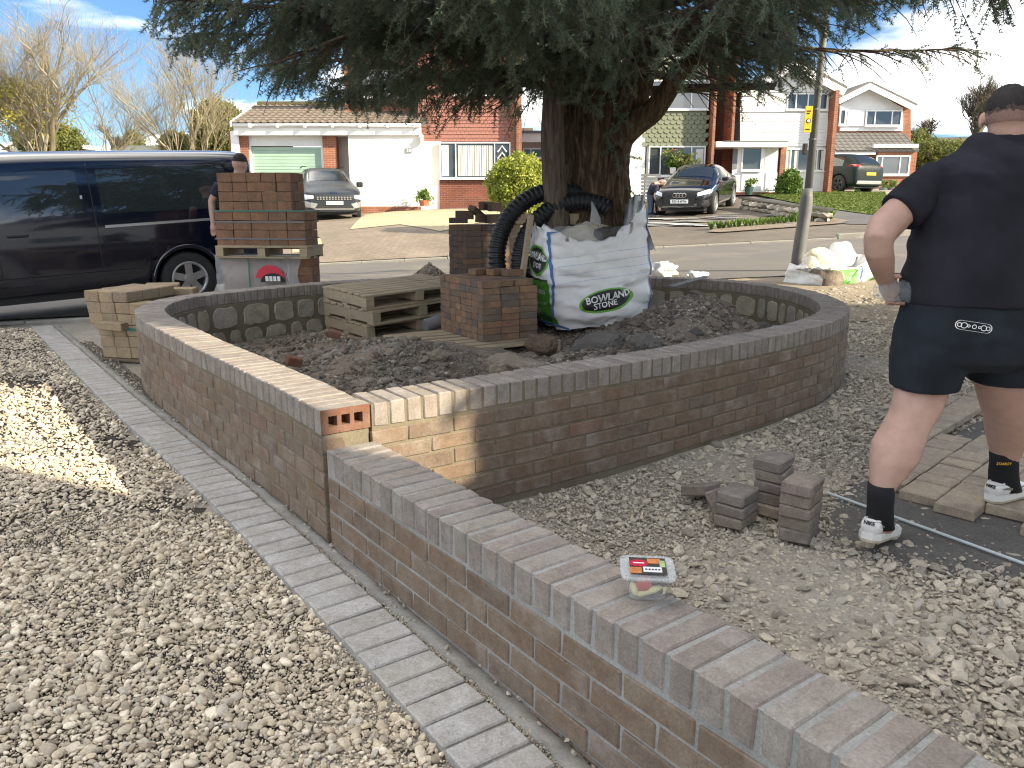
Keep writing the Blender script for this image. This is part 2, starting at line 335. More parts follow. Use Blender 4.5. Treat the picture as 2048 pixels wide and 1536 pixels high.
def np_mesh(name, V, Fq, mats, smooth=False, mi=None):
    """mesh from numpy arrays (all faces the same size)"""
    V = np.asarray(V, np.float32); Fq = np.asarray(Fq, np.int32); k = Fq.shape[1]
    me = bpy.data.meshes.new(name); me.vertices.add(len(V)); me.vertices.foreach_set('co', V.ravel())
    me.loops.add(Fq.size); me.loops.foreach_set('vertex_index', Fq.ravel()); me.polygons.add(len(Fq))
    me.polygons.foreach_set('loop_start', np.arange(0, Fq.size, k, dtype=np.int32)); me.polygons.foreach_set('use_smooth', np.full(len(Fq), smooth))
    for m in (mats if isinstance(mats, (list, tuple)) else [mats]): me.materials.append(MATS[m])
    if mi is not None: me.polygons.foreach_set('material_index', np.asarray(mi, np.int32))
    me.update(calc_edges=True); me.validate(); return me
def grid_mesh(name, xs, ys, zf, mats, smooth=True):
    X, Y = np.meshgrid(xs, ys); Z = zf(X, Y); nx, ny = len(xs), len(ys)
    i = np.arange(nx*ny).reshape(ny, nx); F_ = np.stack([i[:-1, :-1], i[:-1, 1:], i[1:, 1:], i[1:, :-1]], -1).reshape(-1, 4)
    return np_mesh(name, np.stack([X, Y, Z], -1).reshape(-1, 3), F_, mats, smooth)
def text_mesh(name, s, size, mat, ext=.0015, bold=.0, font_scale=(1, 1)):
    cu = bpy.data.curves.new(name, 'FONT'); cu.body = s; cu.size = size; cu.extrude = ext; cu.offset = bold; cu.align_x = 'CENTER'; cu.align_y = 'CENTER'; cu.resolution_u = 2
    o = bpy.data.objects.new(name, cu); COL.objects.link(o); dg = bpy.context.evaluated_depsgraph_get()
    me = bpy.data.meshes.new_from_object(o.evaluated_get(dg)); bpy.data.objects.remove(o); bpy.data.curves.remove(cu)
    if font_scale != (1, 1):
        for v in me.vertices: v.co.x *= font_scale[0]; v.co.y *= font_scale[1]
    me.name = name; me.materials.clear(); me.materials.append(MATS[mat]); return me
def bake(me, mods, name, mats=None):
    """apply modifiers to a mesh and give the result back as a mesh"""
    o = bpy.data.objects.new('tmp', me); COL.objects.link(o)
    for t, kw in mods:
        m = o.modifiers.new(t, t)
        for a, v in kw.items(): setattr(m, a, v)
    dg = bpy.context.evaluated_depsgraph_get(); r = bpy.data.meshes.new_from_object(o.evaluated_get(dg)); r.name = name
    bpy.data.objects.remove(o)
    if mats:
        r.materials.clear()
        for m in mats: r.materials.append(MATS[m])
    r.polygons.foreach_set('use_smooth', [True]*len(r.polygons)); return r
def vnoise(p, s, seed=0.): return noise.fractal(Vector((p[0]*s+seed, p[1]*s-seed, p[2]*s+seed*.7)), 1., 2.1, 4)

# -- scattering: one object whose points carry small meshes
def scatter_group(coll):
    ng = bpy.data.node_groups.new('scatter_'+coll.name, 'GeometryNodeTree')
    ng.interface.new_socket('Geometry', in_out='INPUT', socket_type='NodeSocketGeometry'); ng.interface.new_socket('Geometry', in_out='OUTPUT', socket_type='NodeSocketGeometry')
    N = ng.nodes.new; L = ng.links.new; gi = N('NodeGroupInput'); go = N('NodeGroupOutput'); ins = N('GeometryNodeInstanceOnPoints')
    ci = N('GeometryNodeCollectionInfo'); ci.inputs[0].default_value = coll; ci.inputs['Separate Children'].default_value = True; ci.inputs['Reset Children'].default_value = True
    def at_(n, t):
        a = N('GeometryNodeInputNamedAttribute'); a.data_type = t; a.inputs[0].default_value = n; return a.outputs[0]
    m2p = N('GeometryNodeMeshToPoints'); L(gi.outputs[0], m2p.inputs[0]); L(m2p.outputs[0], ins.inputs['Points']); L(ci.outputs[0], ins.inputs['Instance'])
    ins.inputs['Pick Instance'].default_value = True
    L(at_('idx', 'INT'), ins.inputs['Instance Index']); L(at_('scl', 'FLOAT_VECTOR'), ins.inputs['Scale'])
    e2r = N('FunctionNodeEulerToRotation'); L(at_('rot', 'FLOAT_VECTOR'), e2r.inputs[0]); L(e2r.outputs[0], ins.inputs['Rotation'])
    L(ins.outputs[0], go.inputs[0]); return ng
_groups = {}
def scatter(name, P, rot, scl, idx, coll, parent=None, **k):
    n = len(P); me = bpy.data.meshes.new(name); me.vertices.add(n); me.vertices.foreach_set('co', np.asarray(P, np.float32).ravel())
    scl = np.asarray(scl, np.float32)
    if scl.ndim == 1: scl = np.repeat(scl[:, None], 3, 1)
    for nm, t, f, arr in (('rot', 'FLOAT_VECTOR', 'vector', rot), ('scl', 'FLOAT_VECTOR', 'vector', scl)):
        a = me.attributes.new(nm, t, 'POINT'); a.data.foreach_set(f, np.asarray(arr, np.float32).ravel())
    a = me.attributes.new('idx', 'INT', 'POINT'); a.data.foreach_set('value', np.asarray(idx, np.int32))
    o = obj(name, me, parent, **k); md = o.modifiers.new('scatter', 'NODES')
    if coll.name not in _groups: _groups[coll.name] = scatter_group(coll)
    md.node_group = _groups[coll.name]; return o
def collection_of(name, meshes):
    c = bpy.data.collections.new(name)
    for i, m in enumerate(meshes): c.objects.link(bpy.data.objects.new('%s_%02d' % (name, i), m))
    return c
def stone_mesh(name, mat, angular=.0, sub=2, flat=(1, .8, .55), seed=0):
    bm = bmesh.new(); bmesh.ops.create_icosphere(bm, subdivisions=sub, radius=.5); rnd = random.Random(seed)
    planes = [(Vector((rnd.gauss(0, 1), rnd.gauss(0, 1), rnd.gauss(0, 1))).normalized(), rnd.uniform(.27, .42)) for _ in range(9)]
    for v in bm.verts:
        p = v.co.copy()
        if angular:
            for nn, d in planes:
                e = p.dot(nn)-d
                if e > 0: p -= nn*e*angular
        p *= 1+.22*noise.noise(p*2.2+Vector((seed*3.1, seed, 0)))
        v.co = Vector((p.x*flat[0], p.y*flat[1], p.z*flat[2]))
    me = bpy.data.meshes.new(name); bm.to_mesh(me); bm.free(); me.materials.append(MATS[mat])
    me.polygons.foreach_set('use_smooth', [not angular]*len(me.polygons)); return me
PEB = collection_of('pebble_kinds', [stone_mesh('pebble_%d' % i, 'pebble', 0, 2, (1, .62+.06*(i % 5), .38+.05*(i % 4)), i) for i in range(5)]+[stone_mesh('pebble_%d' % i, 'pebble', .6, 2, (1, .7, .4+.04*i), i+60) for i in range(3)])
RUB = collection_of('rubble_kinds', [stone_mesh('rubble_%d' % i, 'limestone', .9, 2, (1, .6+.07*(i % 4), .35+.06*(i % 5)), i+20) for i in range(10)])
LUMP = collection_of('lump_kinds', [stone_mesh('lump_%d' % i, 'soil_lump', .85, 2, (1, .8, .6), i+40) for i in range(6)])
def rnd_rot(n, tilt=.35):
    return np.stack([RNG.normal(0, tilt, n), RNG.normal(0, tilt, n), RNG.uniform(0, 6.283, n)], 1)
def inside(poly, x, y):
    c = np.zeros(len(x), bool); n = len(poly); j = n-1
    for i in range(n):
        xi, yi = poly[i]; xj, yj = poly[j]
        m = ((yi > y) != (yj > y)) & (x < (xj-xi)*(y-yi)/(yj-yi+1e-12)+xi); c ^= m; j = i
    return c
def jgrid(x0, x1, y0, y1, sp, jit=.45):
    X, Y = np.meshgrid(np.arange(x0, x1, sp), np.arange(y0, y1, sp)); n = X.size
    return X.ravel()+RNG.uniform(-jit, jit, n)*sp, Y.ravel()+RNG.uniform(-jit, jit, n)*sp

def catmull(P, closed=False, sub=10):
    P = [np.array(p, float) for p in P]; n = len(P); out = []
    for i in range(n if closed else n-1):
        a, b, c, d = (P[(i-1) % n], P[i], P[(i+1) % n], P[(i+2) % n]) if closed else (P[max(i-1, 0)], P[i], P[i+1], P[min(i+2, n-1)])
        for k in range(sub):
            t = k/sub; out.append(.5*((2*b)+(-a+c)*t+(2*a-5*b+4*c-d)*t*t+(-a+3*b-3*c+d)*t**3))
    if not closed: out.append(P[-1])
    return np.array(out)
class Path2:
    """plan curve measured along its length"""
    def __init__(s, pts): s.p = np.asarray(pts, float); d = np.linalg.norm(np.diff(s.p, axis=0), axis=1); s.s = np.concatenate([[0], np.cumsum(d)]); s.L = s.s[-1]
    def pos(s, t): return np.array([np.interp(t, s.s, s.p[:, 0]), np.interp(t, s.s, s.p[:, 1])])
    def tan(s, t, h=.06):
        d = s.pos(min(t+h, s.L))-s.pos(max(t-h, 0)); return d/np.linalg.norm(d)
    def kappa(s, t, h=.25):
        a, b = s.tan(max(t-h, 0)), s.tan(min(t+h, s.L)); return math.atan2(a[0]*b[1]-a[1]*b[0], a@b)/(2*h)
    def nearest(s, q):
        d = np.linalg.norm(s.p-np.asarray(q), axis=1); return s.s[int(d.argmin())]
# ------------------------------------------------------------------ ground
xs = np.concatenate([np.linspace(-900, -60, 12), np.arange(-50, -12, 1.5), np.arange(-12, 14, .25), np.arange(14, 60, 1.5), np.linspace(65, 900, 12)])
ys = np.concatenate([np.linspace(-600, -20, 8), np.arange(-15, 1, .8), np.arange(1, 22, .25), np.arange(22, 60, 1.), np.linspace(65, 1500, 14)])
def ground_z(X, Y): return g(X, Y)-.03+.012*np.sin(X*3.1+Y*1.7)*np.sin(X*1.3-Y*2.3)*(Y < 9)
obj('ground', grid_mesh('ground', xs, ys, ground_z, 'yard_dirt'), kind='structure')

# ------------------------------------------------------------------ planter outline (outer top edge, metres, measured)
OUT = [(-.767, 3.051), (-1.06, 3.463), (-1.325, 3.81), (-1.548, 4.107), (-1.834, 4.467), (-2.042, 4.753), (-2.23, 5.009), (-2.504, 5.383), (-2.76, 5.77), (-2.94, 6.15), (-3.03, 6.58), (-3.0, 6.98), (-2.80, 7.38), (-2.444, 7.85), (-1.923, 8.379), (-1.143, 8.87), (-.3, 9.12), (.6, 9.13), (1.5, 8.97), (2.12, 8.72), (2.52, 8.32), (2.76, 7.8), (2.835, 7.17), (2.76, 6.55), (2.57, 5.99), (2.2, 5.42), (1.869, 5.079), (1.52, 4.76), (1.073, 4.385), (.735, 4.12), (.269, 3.77), (-.051, 3.54), (-.33, 3.34), (-.585, 3.165)]
PO = Path2(catmull(OUT, False, 12))
WALL_TOP, LOW_TOP, WT = .5625, .41, .215
def off(path, t, d):
    """point at t, d metres to the inside of the planter"""
    tn = path.tan(t); return path.pos(t)+np.array([tn[1], -tn[0]])*d
inner_poly = [tuple(off(PO, t, WT)) for t in np.arange(.3, PO.L-.1, .08)]
outer_poly = [tuple(PO.pos(t)) for t in np.arange(0, PO.L, .08)]
BR = [None]*6
def brick_mesh(name, mat, d, b=.005, j=.0025): return MB().rbox([-x/2 for x in d], [x/2 for x in d], b, None, j).mesh(name, mat)
planter = empty('planter_wall', (0, 6, 0), 0, 'raised curved brick planter wall around the cedar, open-cornered with brick-on-edge coping', 'garden wall'); planter['kind'] = 'thing'
def swept(name, path, t0, t1, d0, d1, z0, z1, mat, parent, step=.06):
    mb = MB(); rings = []
    ts = np.append(np.arange(t0, t1, step), t1)
    for t in ts:
        a, b = off(path, t, d0), off(path, t, d1); rings.append([Vector((a[0], a[1], z0)), Vector((a[0], a[1], z1)), Vector((b[0], b[1], z1)), Vector((b[0], b[1], z0))])
    mb.loft(rings); o = mb.build(name, mat); o.parent = parent; o.matrix_parent_inverse = parent.matrix_world.inverted() if parent else Matrix(); return o
def keep(o, parent):
    """parent without moving: parents are Empties without scale, at parent.location and turned about z"""
    o.parent = parent; m = Matrix.LocRotScale(parent.location, parent.rotation_euler, Vector((1, 1, 1))); o.matrix_parent_inverse = m.inverted(); return o
MORT = .005
def swept2(name, path, t0, t1, d0, d1, z0, z1, mat, parent, step=.06):
    o = swept(name, path, t0, t1, d0, d1, z0, z1, mat, None, step); return keep(o, parent)
swept2('mortar_core', PO, .075, PO.L-.005, MORT, WT-MORT, -.25, WALL_TOP-.006, 'mortar', planter)
swept2('mortar_core', PO, .004, .085, MORT+.002, WT-MORT-.002, -.25, WALL_TOP-.1065, 'mortar', planter)
cop_m = [brick_mesh('coping_brick_%d' % i, 'coping_brick', (.065, WT, .1025), .005, .0022) for i in range(6)]
st_m = [brick_mesh('brick_%d' % i, 'wall_brick', (.215, .1, .065), .004, .002) for i in range(6)]
st_r = brick_mesh('brick_red', 'wall_brick_red', (.215, .1, .065), .004, .002)
hd_m = [brick_mesh('half_brick_%d' % i, 'wall_brick', (.1025, .1, .065), .004, .002) for i in range(4)]
def place_coping(path, t0, t1, ztop, parent, step=.0777, meshes=cop_m, name='coping_brick', skip_first=0):
    t = t0
    while t < t1:
        k = path.kappa(t); kk = max(0, -k)
        dt = max(step, .0705/(1-WT*kk) if WT*kk < .9 else step)*random.uniform(.985, 1.02)
        tc = t+dt/2
        if tc+.03 > t1: break
        p = off(path, tc, WT/2); tn = path.tan(tc)
        keep(obj(name, random.choice(meshes), None, (p[0]+random.uniform(-.0015, .0015), p[1], ztop-.05125+random.uniform(-.0015, .0012)), (random.gauss(0, .006), random.gauss(0, .005), math.atan2(tn[1], tn[0])+random.gauss(0, .007))), parent)
        t += dt
# the end brick of the high wall shows its three holes; the ordinary coping follows it
place_coping(PO, .072, PO.L-.004, WALL_TOP, planter)
def holed_brick(name, parent, m, mats=('brick_core', 'ink_black')):
    """brick on edge, its bed face with three square perforations turned to the front (-x); local x = thickness 65"""
    mb = MB(); w, h, t = WT, .1025, .066
    ys = [-w/2, -.075, -.037, -.0185, .0185, .037, .075, w/2]; zs = [-h/2, -.021, .022, h/2]
    holes = {(1, 1), (3, 1), (5, 1)}; x0 = -t/2
    for i in range(7):
        for j in range(3):
            q = [Vector((x0, ys[i], zs[j])), Vector((x0, ys[i+1], zs[j])), Vector((x0, ys[i+1], zs[j+1])), Vector((x0, ys[i], zs[j+1]))]
            if (i, j) in holes:
                r = [p+Vector((t*.92, 0, 0)) for p in q]; mb.add(q+r, [(0, 1, 5, 4), (1, 2, 6, 5), (2, 3, 7, 6), (3, 0, 4, 7), (4, 5, 6, 7)])
            else: mb.add(q, [(0, 1, 2, 3)][:1] and [(3, 2, 1, 0)])
    a = [Vector((x0, y, z)) for y, z in ((-w/2, -h/2), (w/2, -h/2), (w/2, h/2), (-w/2, h/2))]; b = [p+Vector((t, 0, 0)) for p in a]
    mb.cur = 1
    mb.add(a+b, [(0, 1, 5, 4), (1, 2, 6, 5), (2, 3, 7, 6), (3, 0, 4, 7), (4, 5, 6, 7)])
    o = mb.build(name, ['brick_core', 'coping_brick']); o.matrix_world = m; return keep(o, parent) if parent else o
p0 = off(PO, .033, WT/2); tn0 = PO.tan(.1)
ob = holed_brick('perforated_brick', planter, Matrix.Translation((p0[0], p0[1], WALL_TOP-.05125)) @ Matrix.Rotation(math.atan2(tn0[1], tn0[0]), 4, 'Z')); ob['label'] = 'orange end brick with three square holes at the open corner'
def courses(path, t0, t1, ztop, parent, nrow, base=0, meshes=st_m, halves=hd_m, reds=()):
    for r_ in range(nrow):
        z = ztop-.1125-.0375-.075*r_; t = t0+(0 if (r_+base) % 2 == 0 else -.1128)
        while t < t1:
            k = abs(path.kappa(min(max(t+.1, 0), path.L))); ln = .215 if k < .62 else .1025
            step = ln+.0105
            a, b = max(t, t0), min(t+ln, t1)
            if b-a > .03:
                tc = (a+b)/2; p = off(path, tc, .05); tn = path.tan(tc); full = (b-a)/ln
                if ln > .2: me = st_r if random.random() < .02 else random.choice(meshes)
                else: me = random.choice(halves)
                keep(obj('brick', me, None, (p[0], p[1], z+random.uniform(-.0025, .0025)), (random.gauss(0, .010), random.gauss(0, .006), math.atan2(tn[1], tn[0])+random.gauss(0, .004)), scale=(full, 1, 1)), parent)
            t += step
TL = PO.nearest((-2.98, 7.05)); TR = PO.nearest((2.78, 7.7))
courses(PO, 0.0, TL, WALL_TOP, planter, 6, 1)
courses(PO, TR, PO.L, WALL_TOP, planter, 6, 0)
# inner leaf of rough blocks
swept2('inner_mortar', PO, PO.nearest((-2.3, 5.1)), PO.nearest((2.2, 5.4)), WT-.03, WT+.028, -.2, WALL_TOP-.1075, 'mortar', planter)
def rough_block(seed, w, h):
    rnd = random.Random(seed); n = 18; mb = MB(); pts = []
    for k in range(n):
        an = 2*math.pi*k/n; c, s_ = math.cos(an), math.sin(an); q = 1/max(abs(c), abs(s_))
        q = min(q, 1.22); rr = q*(1+rnd.uniform(-.09, .05)); pts.append((c*rr*w/2, s_*rr*h/2))
    front = [Vector((x*.94, -.016+rnd.uniform(-.004, .004), z*.94)) for x, z in pts]; mid = [Vector((x, -.004, z)) for x, z in pts]; back = [Vector((x, .03, z)) for x, z in pts]
    mb.loft([back, mid, front]); return mb.mesh('inner_block', 'inner_block')
t = PO.nearest((-2.45, 5.3)); te = PO.nearest((2.45, 5.7)); row_t = [t, t+.1]; sd = 0
for r_, (zc, h) in enumerate(((.338, .20), (.115, .205))):
    t = row_t[r_]
    while t < te:
        w = random.choice((.15, .2, .22, .24, .34 if r_ == 0 else .26)); tc = t+w/2
        kk = 1-WT*max(0, -PO.kappa(tc)); p = off(PO, tc, WT+.022); tn = PO.tan(tc); sd += 1
        # faces inwards
        keep(obj('inner_block', rough_block(sd, w*kk-.02, h-.005), None, (p[0], p[1], zc), (0, 0, math.atan2(tn[1], tn[0]))), planter)
        t += w+.03
# ------------------------------------------------------------------ low front wall
d0 = np.array([math.cos(R(-53.5)), math.sin(R(-53.5))]); n0 = np.array([-d0[1], d0[0]])
S0 = np.array([-.742, 3.02])
PL = Path2([S0+d0*t for t in np.arange(-.002, 4.2, .05)])
low = empty('front_wall', (0, 2, 0), 0, 'low straight brick wall running to the camera with wide brick-on-edge coping', 'garden wall'); low['kind'] = 'thing'
def offl(path, t, d):
    tn = path.tan(t); return path.pos(t)+np.array([-tn[1], tn[0]])*d
_off = off; off = offl
LJ = .015
PL2 = Path2([S0+d0*t for t in np.arange(-.008, 4.2, .05)])
swept2('mortar_core', PL2, .0, 4., .005, WT-.005, -.25, LOW_TOP-.005, 'mortar_pale', low)
i_ = 0; t = .002
while t < 3.6:
    k = min(1, t/1.6); dt = .0775+.003*k; p = off(PL, t+dt/2, WT/2)
    keep(obj('coping_brick', random.choice(cop_m), None, (p[0], p[1], LOW_TOP-.05125+random.uniform(-.0015, .0012)), (random.gauss(0, .006), random.gauss(0, .006), math.atan2(d0[1], d0[0])+random.gauss(0, .008))), low); t += dt
courses(PL, 0.0, 3.6, LOW_TOP, low, 6, 1)
for r_ in range(6):                     # its other face
    z = LOW_TOP-.15-.075*r_; t = .1 if r_ % 2 else 0
    while t < 3.5:
        p = off(PL, t+.108, WT-.05); keep(obj('brick', random.choice(st_m), None, (p[0], p[1], z), (0, 0, math.atan2(d0[1], d0[0]))), low); t += .2255
off = _off
# ------------------------------------------------------------------ block edging along the gravel drive
def px_line(pts, z): return [tuple(gz(x, y, z)[:2]) for x, y in pts]
EL = Path2(catmull(px_line([(1150, 1790), (924, 1535), (799, 1398), (709, 1301), (560, 1147), (467, 1048), (373, 955), (222, 816), (172, 766), (133, 725), (100, 692), (62, 653)], .01), False, 8))
edging = empty('block_edging', (-1, 3, 0), 0, 'straight strip of grey concrete edging blocks beside the gravel drive', 'edging'); edging['kind'] = 'thing'
ed_m = [brick_mesh('edging_block_%d' % i, 'edging_block', (.0985, .2, .06), .005, .002) for i in range(5)]
t = 0
offe = offl
while t < EL.L-.05:
    tc = t+.053; tn = EL.tan(tc, .3); p = EL.pos(tc)+np.array([tn[1], -tn[0]])*.1
    keep(obj('edging_block', random.choice(ed_m), None, (p[0], p[1], -.018+random.uniform(-.0015, .0015)), (random.gauss(0, .006), random.gauss(0, .004), math.atan2(tn[1], tn[0])+random.gauss(0, .006))), edging); t += .107
# concrete haunch behind the edging and the joint bed under it
def strip(name, path, d0_, d1_, z, mat, jit=.0, z1=None, **k):
    V, Fq = [], []; ts = np.arange(0, path.L, .05)
    for i, t in enumerate(ts):
        tn = path.tan(t, .3); nn = np.array([tn[1], -tn[0]]); e = [random.uniform(-jit, jit), random.uniform(-jit, jit)]
        for d_, z_, q in ((d0_-.004, z-.12, 0), (d0_, z, 0), (d1_, z1 if z1 is not None else z, 1), (d1_+.03, z-.12, 1)):
            p = path.pos(t)+nn*(d_+e[q]); V.append((p[0], p[1], z_+(random.uniform(-.003, .003) if jit else 0)))
        if i: b = len(V)-8; Fq += [[b+j, b+j+1, b+j+5, b+j+4] for j in range(3)]
    return obj(name, np_mesh(name, V, Fq, mat, True), None, **k)
keep(strip('joint_bed', EL, .0, .2, .003, 'concrete_haunch'), edging)
keep(strip('concrete_haunch', EL, .222, .29, .006, 'concrete_haunch', .008, -.012), edging)
# ------------------------------------------------------------------ gravel drive
gl = [(-9, 9.3)]+[tuple(EL.pos(t)) for t in np.linspace(EL.L, 0, 40)]+[(.55, .6), (-9, .6)]
def gravel_z(x, y): return -.03+.012*np.sin(x*2.1+y)*np.cos(y*1.6-x)
X, Y = np.meshgrid(np.arange(-9, .8, .15), np.arange(.6, 9.3, .15))
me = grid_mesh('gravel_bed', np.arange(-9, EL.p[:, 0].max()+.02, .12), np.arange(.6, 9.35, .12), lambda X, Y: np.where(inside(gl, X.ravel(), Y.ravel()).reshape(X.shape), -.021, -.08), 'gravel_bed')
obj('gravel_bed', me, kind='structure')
def in_view(x, y, z=0., mg=.12):
    d = y*_c+(CAMH-z)*_s; u = x/np.maximum(d, .1); v = (y*_s-(CAMH-z)*_c)/np.maximum(d, .1)
    return (d > .2) & (abs(u) < .648+mg) & (v > -.486-mg) & (v < .5)
x1, y1 = jgrid(-3.6, .5, .9, 4.2, .0142); m = inside(gl, x1, y1) & in_view(x1, y1); x1, y1 = x1[m], y1[m]
x2, y2 = jgrid(-7.5, -.5, 4.2, 9.3, .025); m = inside(gl, x2, y2) & in_view(x2, y2); x2, y2 = x2[m], y2[m]
x = np.concatenate([x1, x2]); y = np.concatenate([y1, y2]); n = len(x)
bare = np.array([noise.fractal(Vector((a*1.1, b*1.1, 3.)), 1, 2.1, 4) for a, b in zip(x, y)])
de = np.array([0.]*n); pts = EL.p[::4]
de = np.min(np.hypot(x[:, None]-pts[None, :, 0], y[:, None]-pts[None, :, 1]), axis=1)
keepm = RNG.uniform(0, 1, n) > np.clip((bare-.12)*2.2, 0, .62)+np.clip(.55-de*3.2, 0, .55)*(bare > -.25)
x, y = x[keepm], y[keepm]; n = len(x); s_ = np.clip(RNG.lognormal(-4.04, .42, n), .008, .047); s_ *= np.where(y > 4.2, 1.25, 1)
z = -.024+s_*.15+RNG.uniform(0, .013, n)
scatter('gravel', np.stack([x, y, z], 1), rnd_rot(n, .4), s_, RNG.integers(0, 8, n), PEB, label='cream and grey river gravel spread over the drive', cat='gravel', kind='stuff')
xf, yf_ = jgrid(-2.2, .5, .9, 3.4, .0095); m = inside(gl, xf, yf_) & in_view(xf, yf_); xf, yf_ = xf[m], yf_[m]; n = len(xf)
scatter('gravel_fines', np.stack([xf, yf_, np.full(n, -.019)+RNG.uniform(0, .006, n)], 1), rnd_rot(n, .6), RNG.uniform(.004, .011, n), RNG.integers(0, 8, n), PEB, label='fine grit lying between the pebbles of the drive', cat='gravel', kind='stuff')
# ------------------------------------------------------------------ yard rubble on the other side of the walls
yard = [tuple(offl(PL, t, WT+.03)) for t in np.arange(3.4, 0, -.2)]+[tuple(PO.pos(t)+np.array([PO.tan(t)[1], -PO.tan(t)[0]])*-.03) for t in np.arange(PO.L-.05, TR, -.15)]+[(3.2, 9.2), (7, 9.2), (7, .5), (2, .5)]
def yard_z(x, y): return g(x, y)-.03
def rubble(n0, sp, smean, smax, coll, zl, thr, seed, name, label, region=(-.6, 6.5, .9, 9), nk=10, poly=yard, zf=yard_z, lo=.03, **k):
    x, y = jgrid(*region, sp); m = inside(poly, x, y) & in_view(x, y, 0, .05); x, y = x[m], y[m]
    f = np.array([noise.fractal(Vector((a*.75+seed, b*.75, seed)), 1, 2.1, 4) for a, b in zip(x, y)])
    pr_ = np.clip(thr+f*1.6, lo, 1); m = RNG.uniform(0, 1, len(x)) < pr_; x, y = x[m], y[m]; n = len(x)
    s_ = np.clip(RNG.lognormal(math.log(smean), .42, n), smean*.4, smax)*(1+.0*y)
    z = zf(x, y)+s_*zl
    return scatter(name, np.stack([x, y, z], 1), rnd_rot(n, .35), s_, RNG.integers(0, nk, n), coll, label=label, cat='rubble', kind='stuff', **k)
# sand bed for the pavers is kept free of stones by its own raised sheet
rubble(0, .027, .029, .075, RUB, .22, .74, 1.5, 'rubble', 'broken pale limestone hardcore spread over the unfinished yard', lo=.36)
rubble(0, .015, .013, .028, RUB, .3, .9, 7.7, 'fine_rubble', 'small pale stone chippings between the hardcore in the yard', lo=.55)
rubble(0, .085, .045, .09, LUMP, .18, -.22, 4.4, 'clods', 'dark clods of earth among the hardcore by the curved wall', nk=6, region=(-.6, 6.5, 3.2, 9))

# grit in the channel between edging and wall
def channel(n, d0_, d1_, s0, s1, z, coll, nk, name, label, tmax):
    t = RNG.uniform(0, tmax, n); d_ = RNG.uniform(d0_, d1_, n); P = []
    for a, b in zip(t, d_): tn = EL.tan(a, .3); p = EL.pos(a)+np.array([tn[1], -tn[0]])*b; P.append((p[0], p[1], z+random.uniform(-.004, .004)))
    scatter(name, np.array(P), rnd_rot(n, .6), RNG.uniform(s0, s1, n), RNG.integers(0, nk, n), coll, label=label, cat='grit', kind='stuff')
channel(9000, .203, .226, .004, .013, -.004, RUB, 10, 'joint_grit', 'grit in the joint behind the grey edging blocks', 8.)
channel(7000, .285, .40, .005, .020, -.016, LUMP, 6, 'channel_grit', 'earth and crumbs in the channel at the foot of the wall', 8.)
channel(500, .22, .36, .010, .030, -.002, RUB, 10, 'channel_stones', 'scattered chippings on the concrete haunch along the wall', 8.)
channel(700, .005, .195, .003, .008, .0125, RUB, 10, 'edging_crumbs', 'few crumbs of stone lying on the edging blocks', 8.)
# ------------------------------------------------------------------ soil inside the planter
MOUNDS = [(-.95, 5.9, .24, .8), (-1.0, 4.7, .10, .6), (.50, 4.95, .24, .50), (1.55, 6.75, .42, .62), (1.7, 5.9, .25, .5), (1.35, 6.2, .16, .5), (.95, 8.2, .28, .9), (.2, 5.6, .10, .7), (1.0, 5.5, .24, .5), (-.4, 4.2, .06, .5)]
def soil_z(x, y):
    z = np.full(np.shape(x), .09)
    for a, b, h, r_ in MOUNDS: z = z+h*np.exp(-((x-a)**2+(y-b)**2)/r_**2)
    return z
def soil_mesh():
    xs, ys = np.arange(-3, 2.8, .035), np.arange(3.3, 9.1, .035)
    X, Y = np.meshgrid(xs, ys); ins = inside([tuple(_off(PO, t, .12)) for t in np.arange(.1, PO.L-.05, .1)], X.ravel(), Y.ravel()).reshape(X.shape)
    def zf(X, Y):
        Z = soil_z(X, Y); nz = np.array([noise.fractal(Vector((a*2.2, b*2.2, 1)), 1, 2.1, 5)*.045+noise.fractal(Vector((a*9, b*9, 4)), 1, 2.1, 3)*.012 for a, b in zip(X.ravel(), Y.ravel())]).reshape(X.shape)
        return np.where(ins, Z+nz, -.3)
    return grid_mesh('soil', xs, ys, zf, 'soil')
obj('soil', soil_mesh(), kind='structure')
inpoly = [tuple(_off(PO, t, WT+.05)) for t in np.arange(.4, PO.L-.3, .1)]
reg = (-2.8, 2.6, 3.5, 8.9)
rubble(0, .033, .034, .10, LUMP, .2, .8, 2.2, 'soil_clods', 'dark crumbly clods of earth heaped inside the planter', reg, 6, inpoly, soil_z)
rubble(0, .030, .017, .045, RUB, .2, .18, 5.2, 'soil_stones', 'pale stones mixed into the earth inside the planter', reg, 10, inpoly, soil_z)
rubble(0, .016, .011, .024, LUMP, .3, .85, 9.2, 'soil_crumbs', 'fine earth crumbs over the heap inside the planter', (-1.6, 2.4, 3.5, 7.4), 6, inpoly, soil_z)
def rock(name, px, py, Y, size, mat, label, seed, flat=(1, .8, .7), rz=0., sub=4, cat='rock'):
    me = stone_mesh(name, mat, .6, 5, flat, seed)
    for v in me.vertices: v.co *= 1+.17*noise.fractal(v.co*5+Vector((seed, 0, 0)), 1, 2.1, 5)+.05*abs(noise.noise(v.co*26))
    p = at(px, py, Y); return obj(name, me, None, p, (random.uniform(-.2, .2), random.uniform(-.2, .2), rz), label=label, cat=cat, scale=(size,)*3)
mat_stone('lump_grey', [(.13, .12, .108), (.15, .138, .122)], .95); mat_stone('lump_buff', [(.22, .185, .14), (.25, .21, .16)], .95); mat_stone('lump_brown', [(.12, .088, .062), (.135, .10, .07)], .95)
rock('rock', 1085, 688, 5.35, .22, 'lump_brown', 'rounded brown lump of earth beside the pallet corner', 3)
rock('rock', 1010, 728, 4.75, .26, 'lump_buff', 'large buff stone lump lying against the front planter wall', 5, (1, .8, .6), .5)
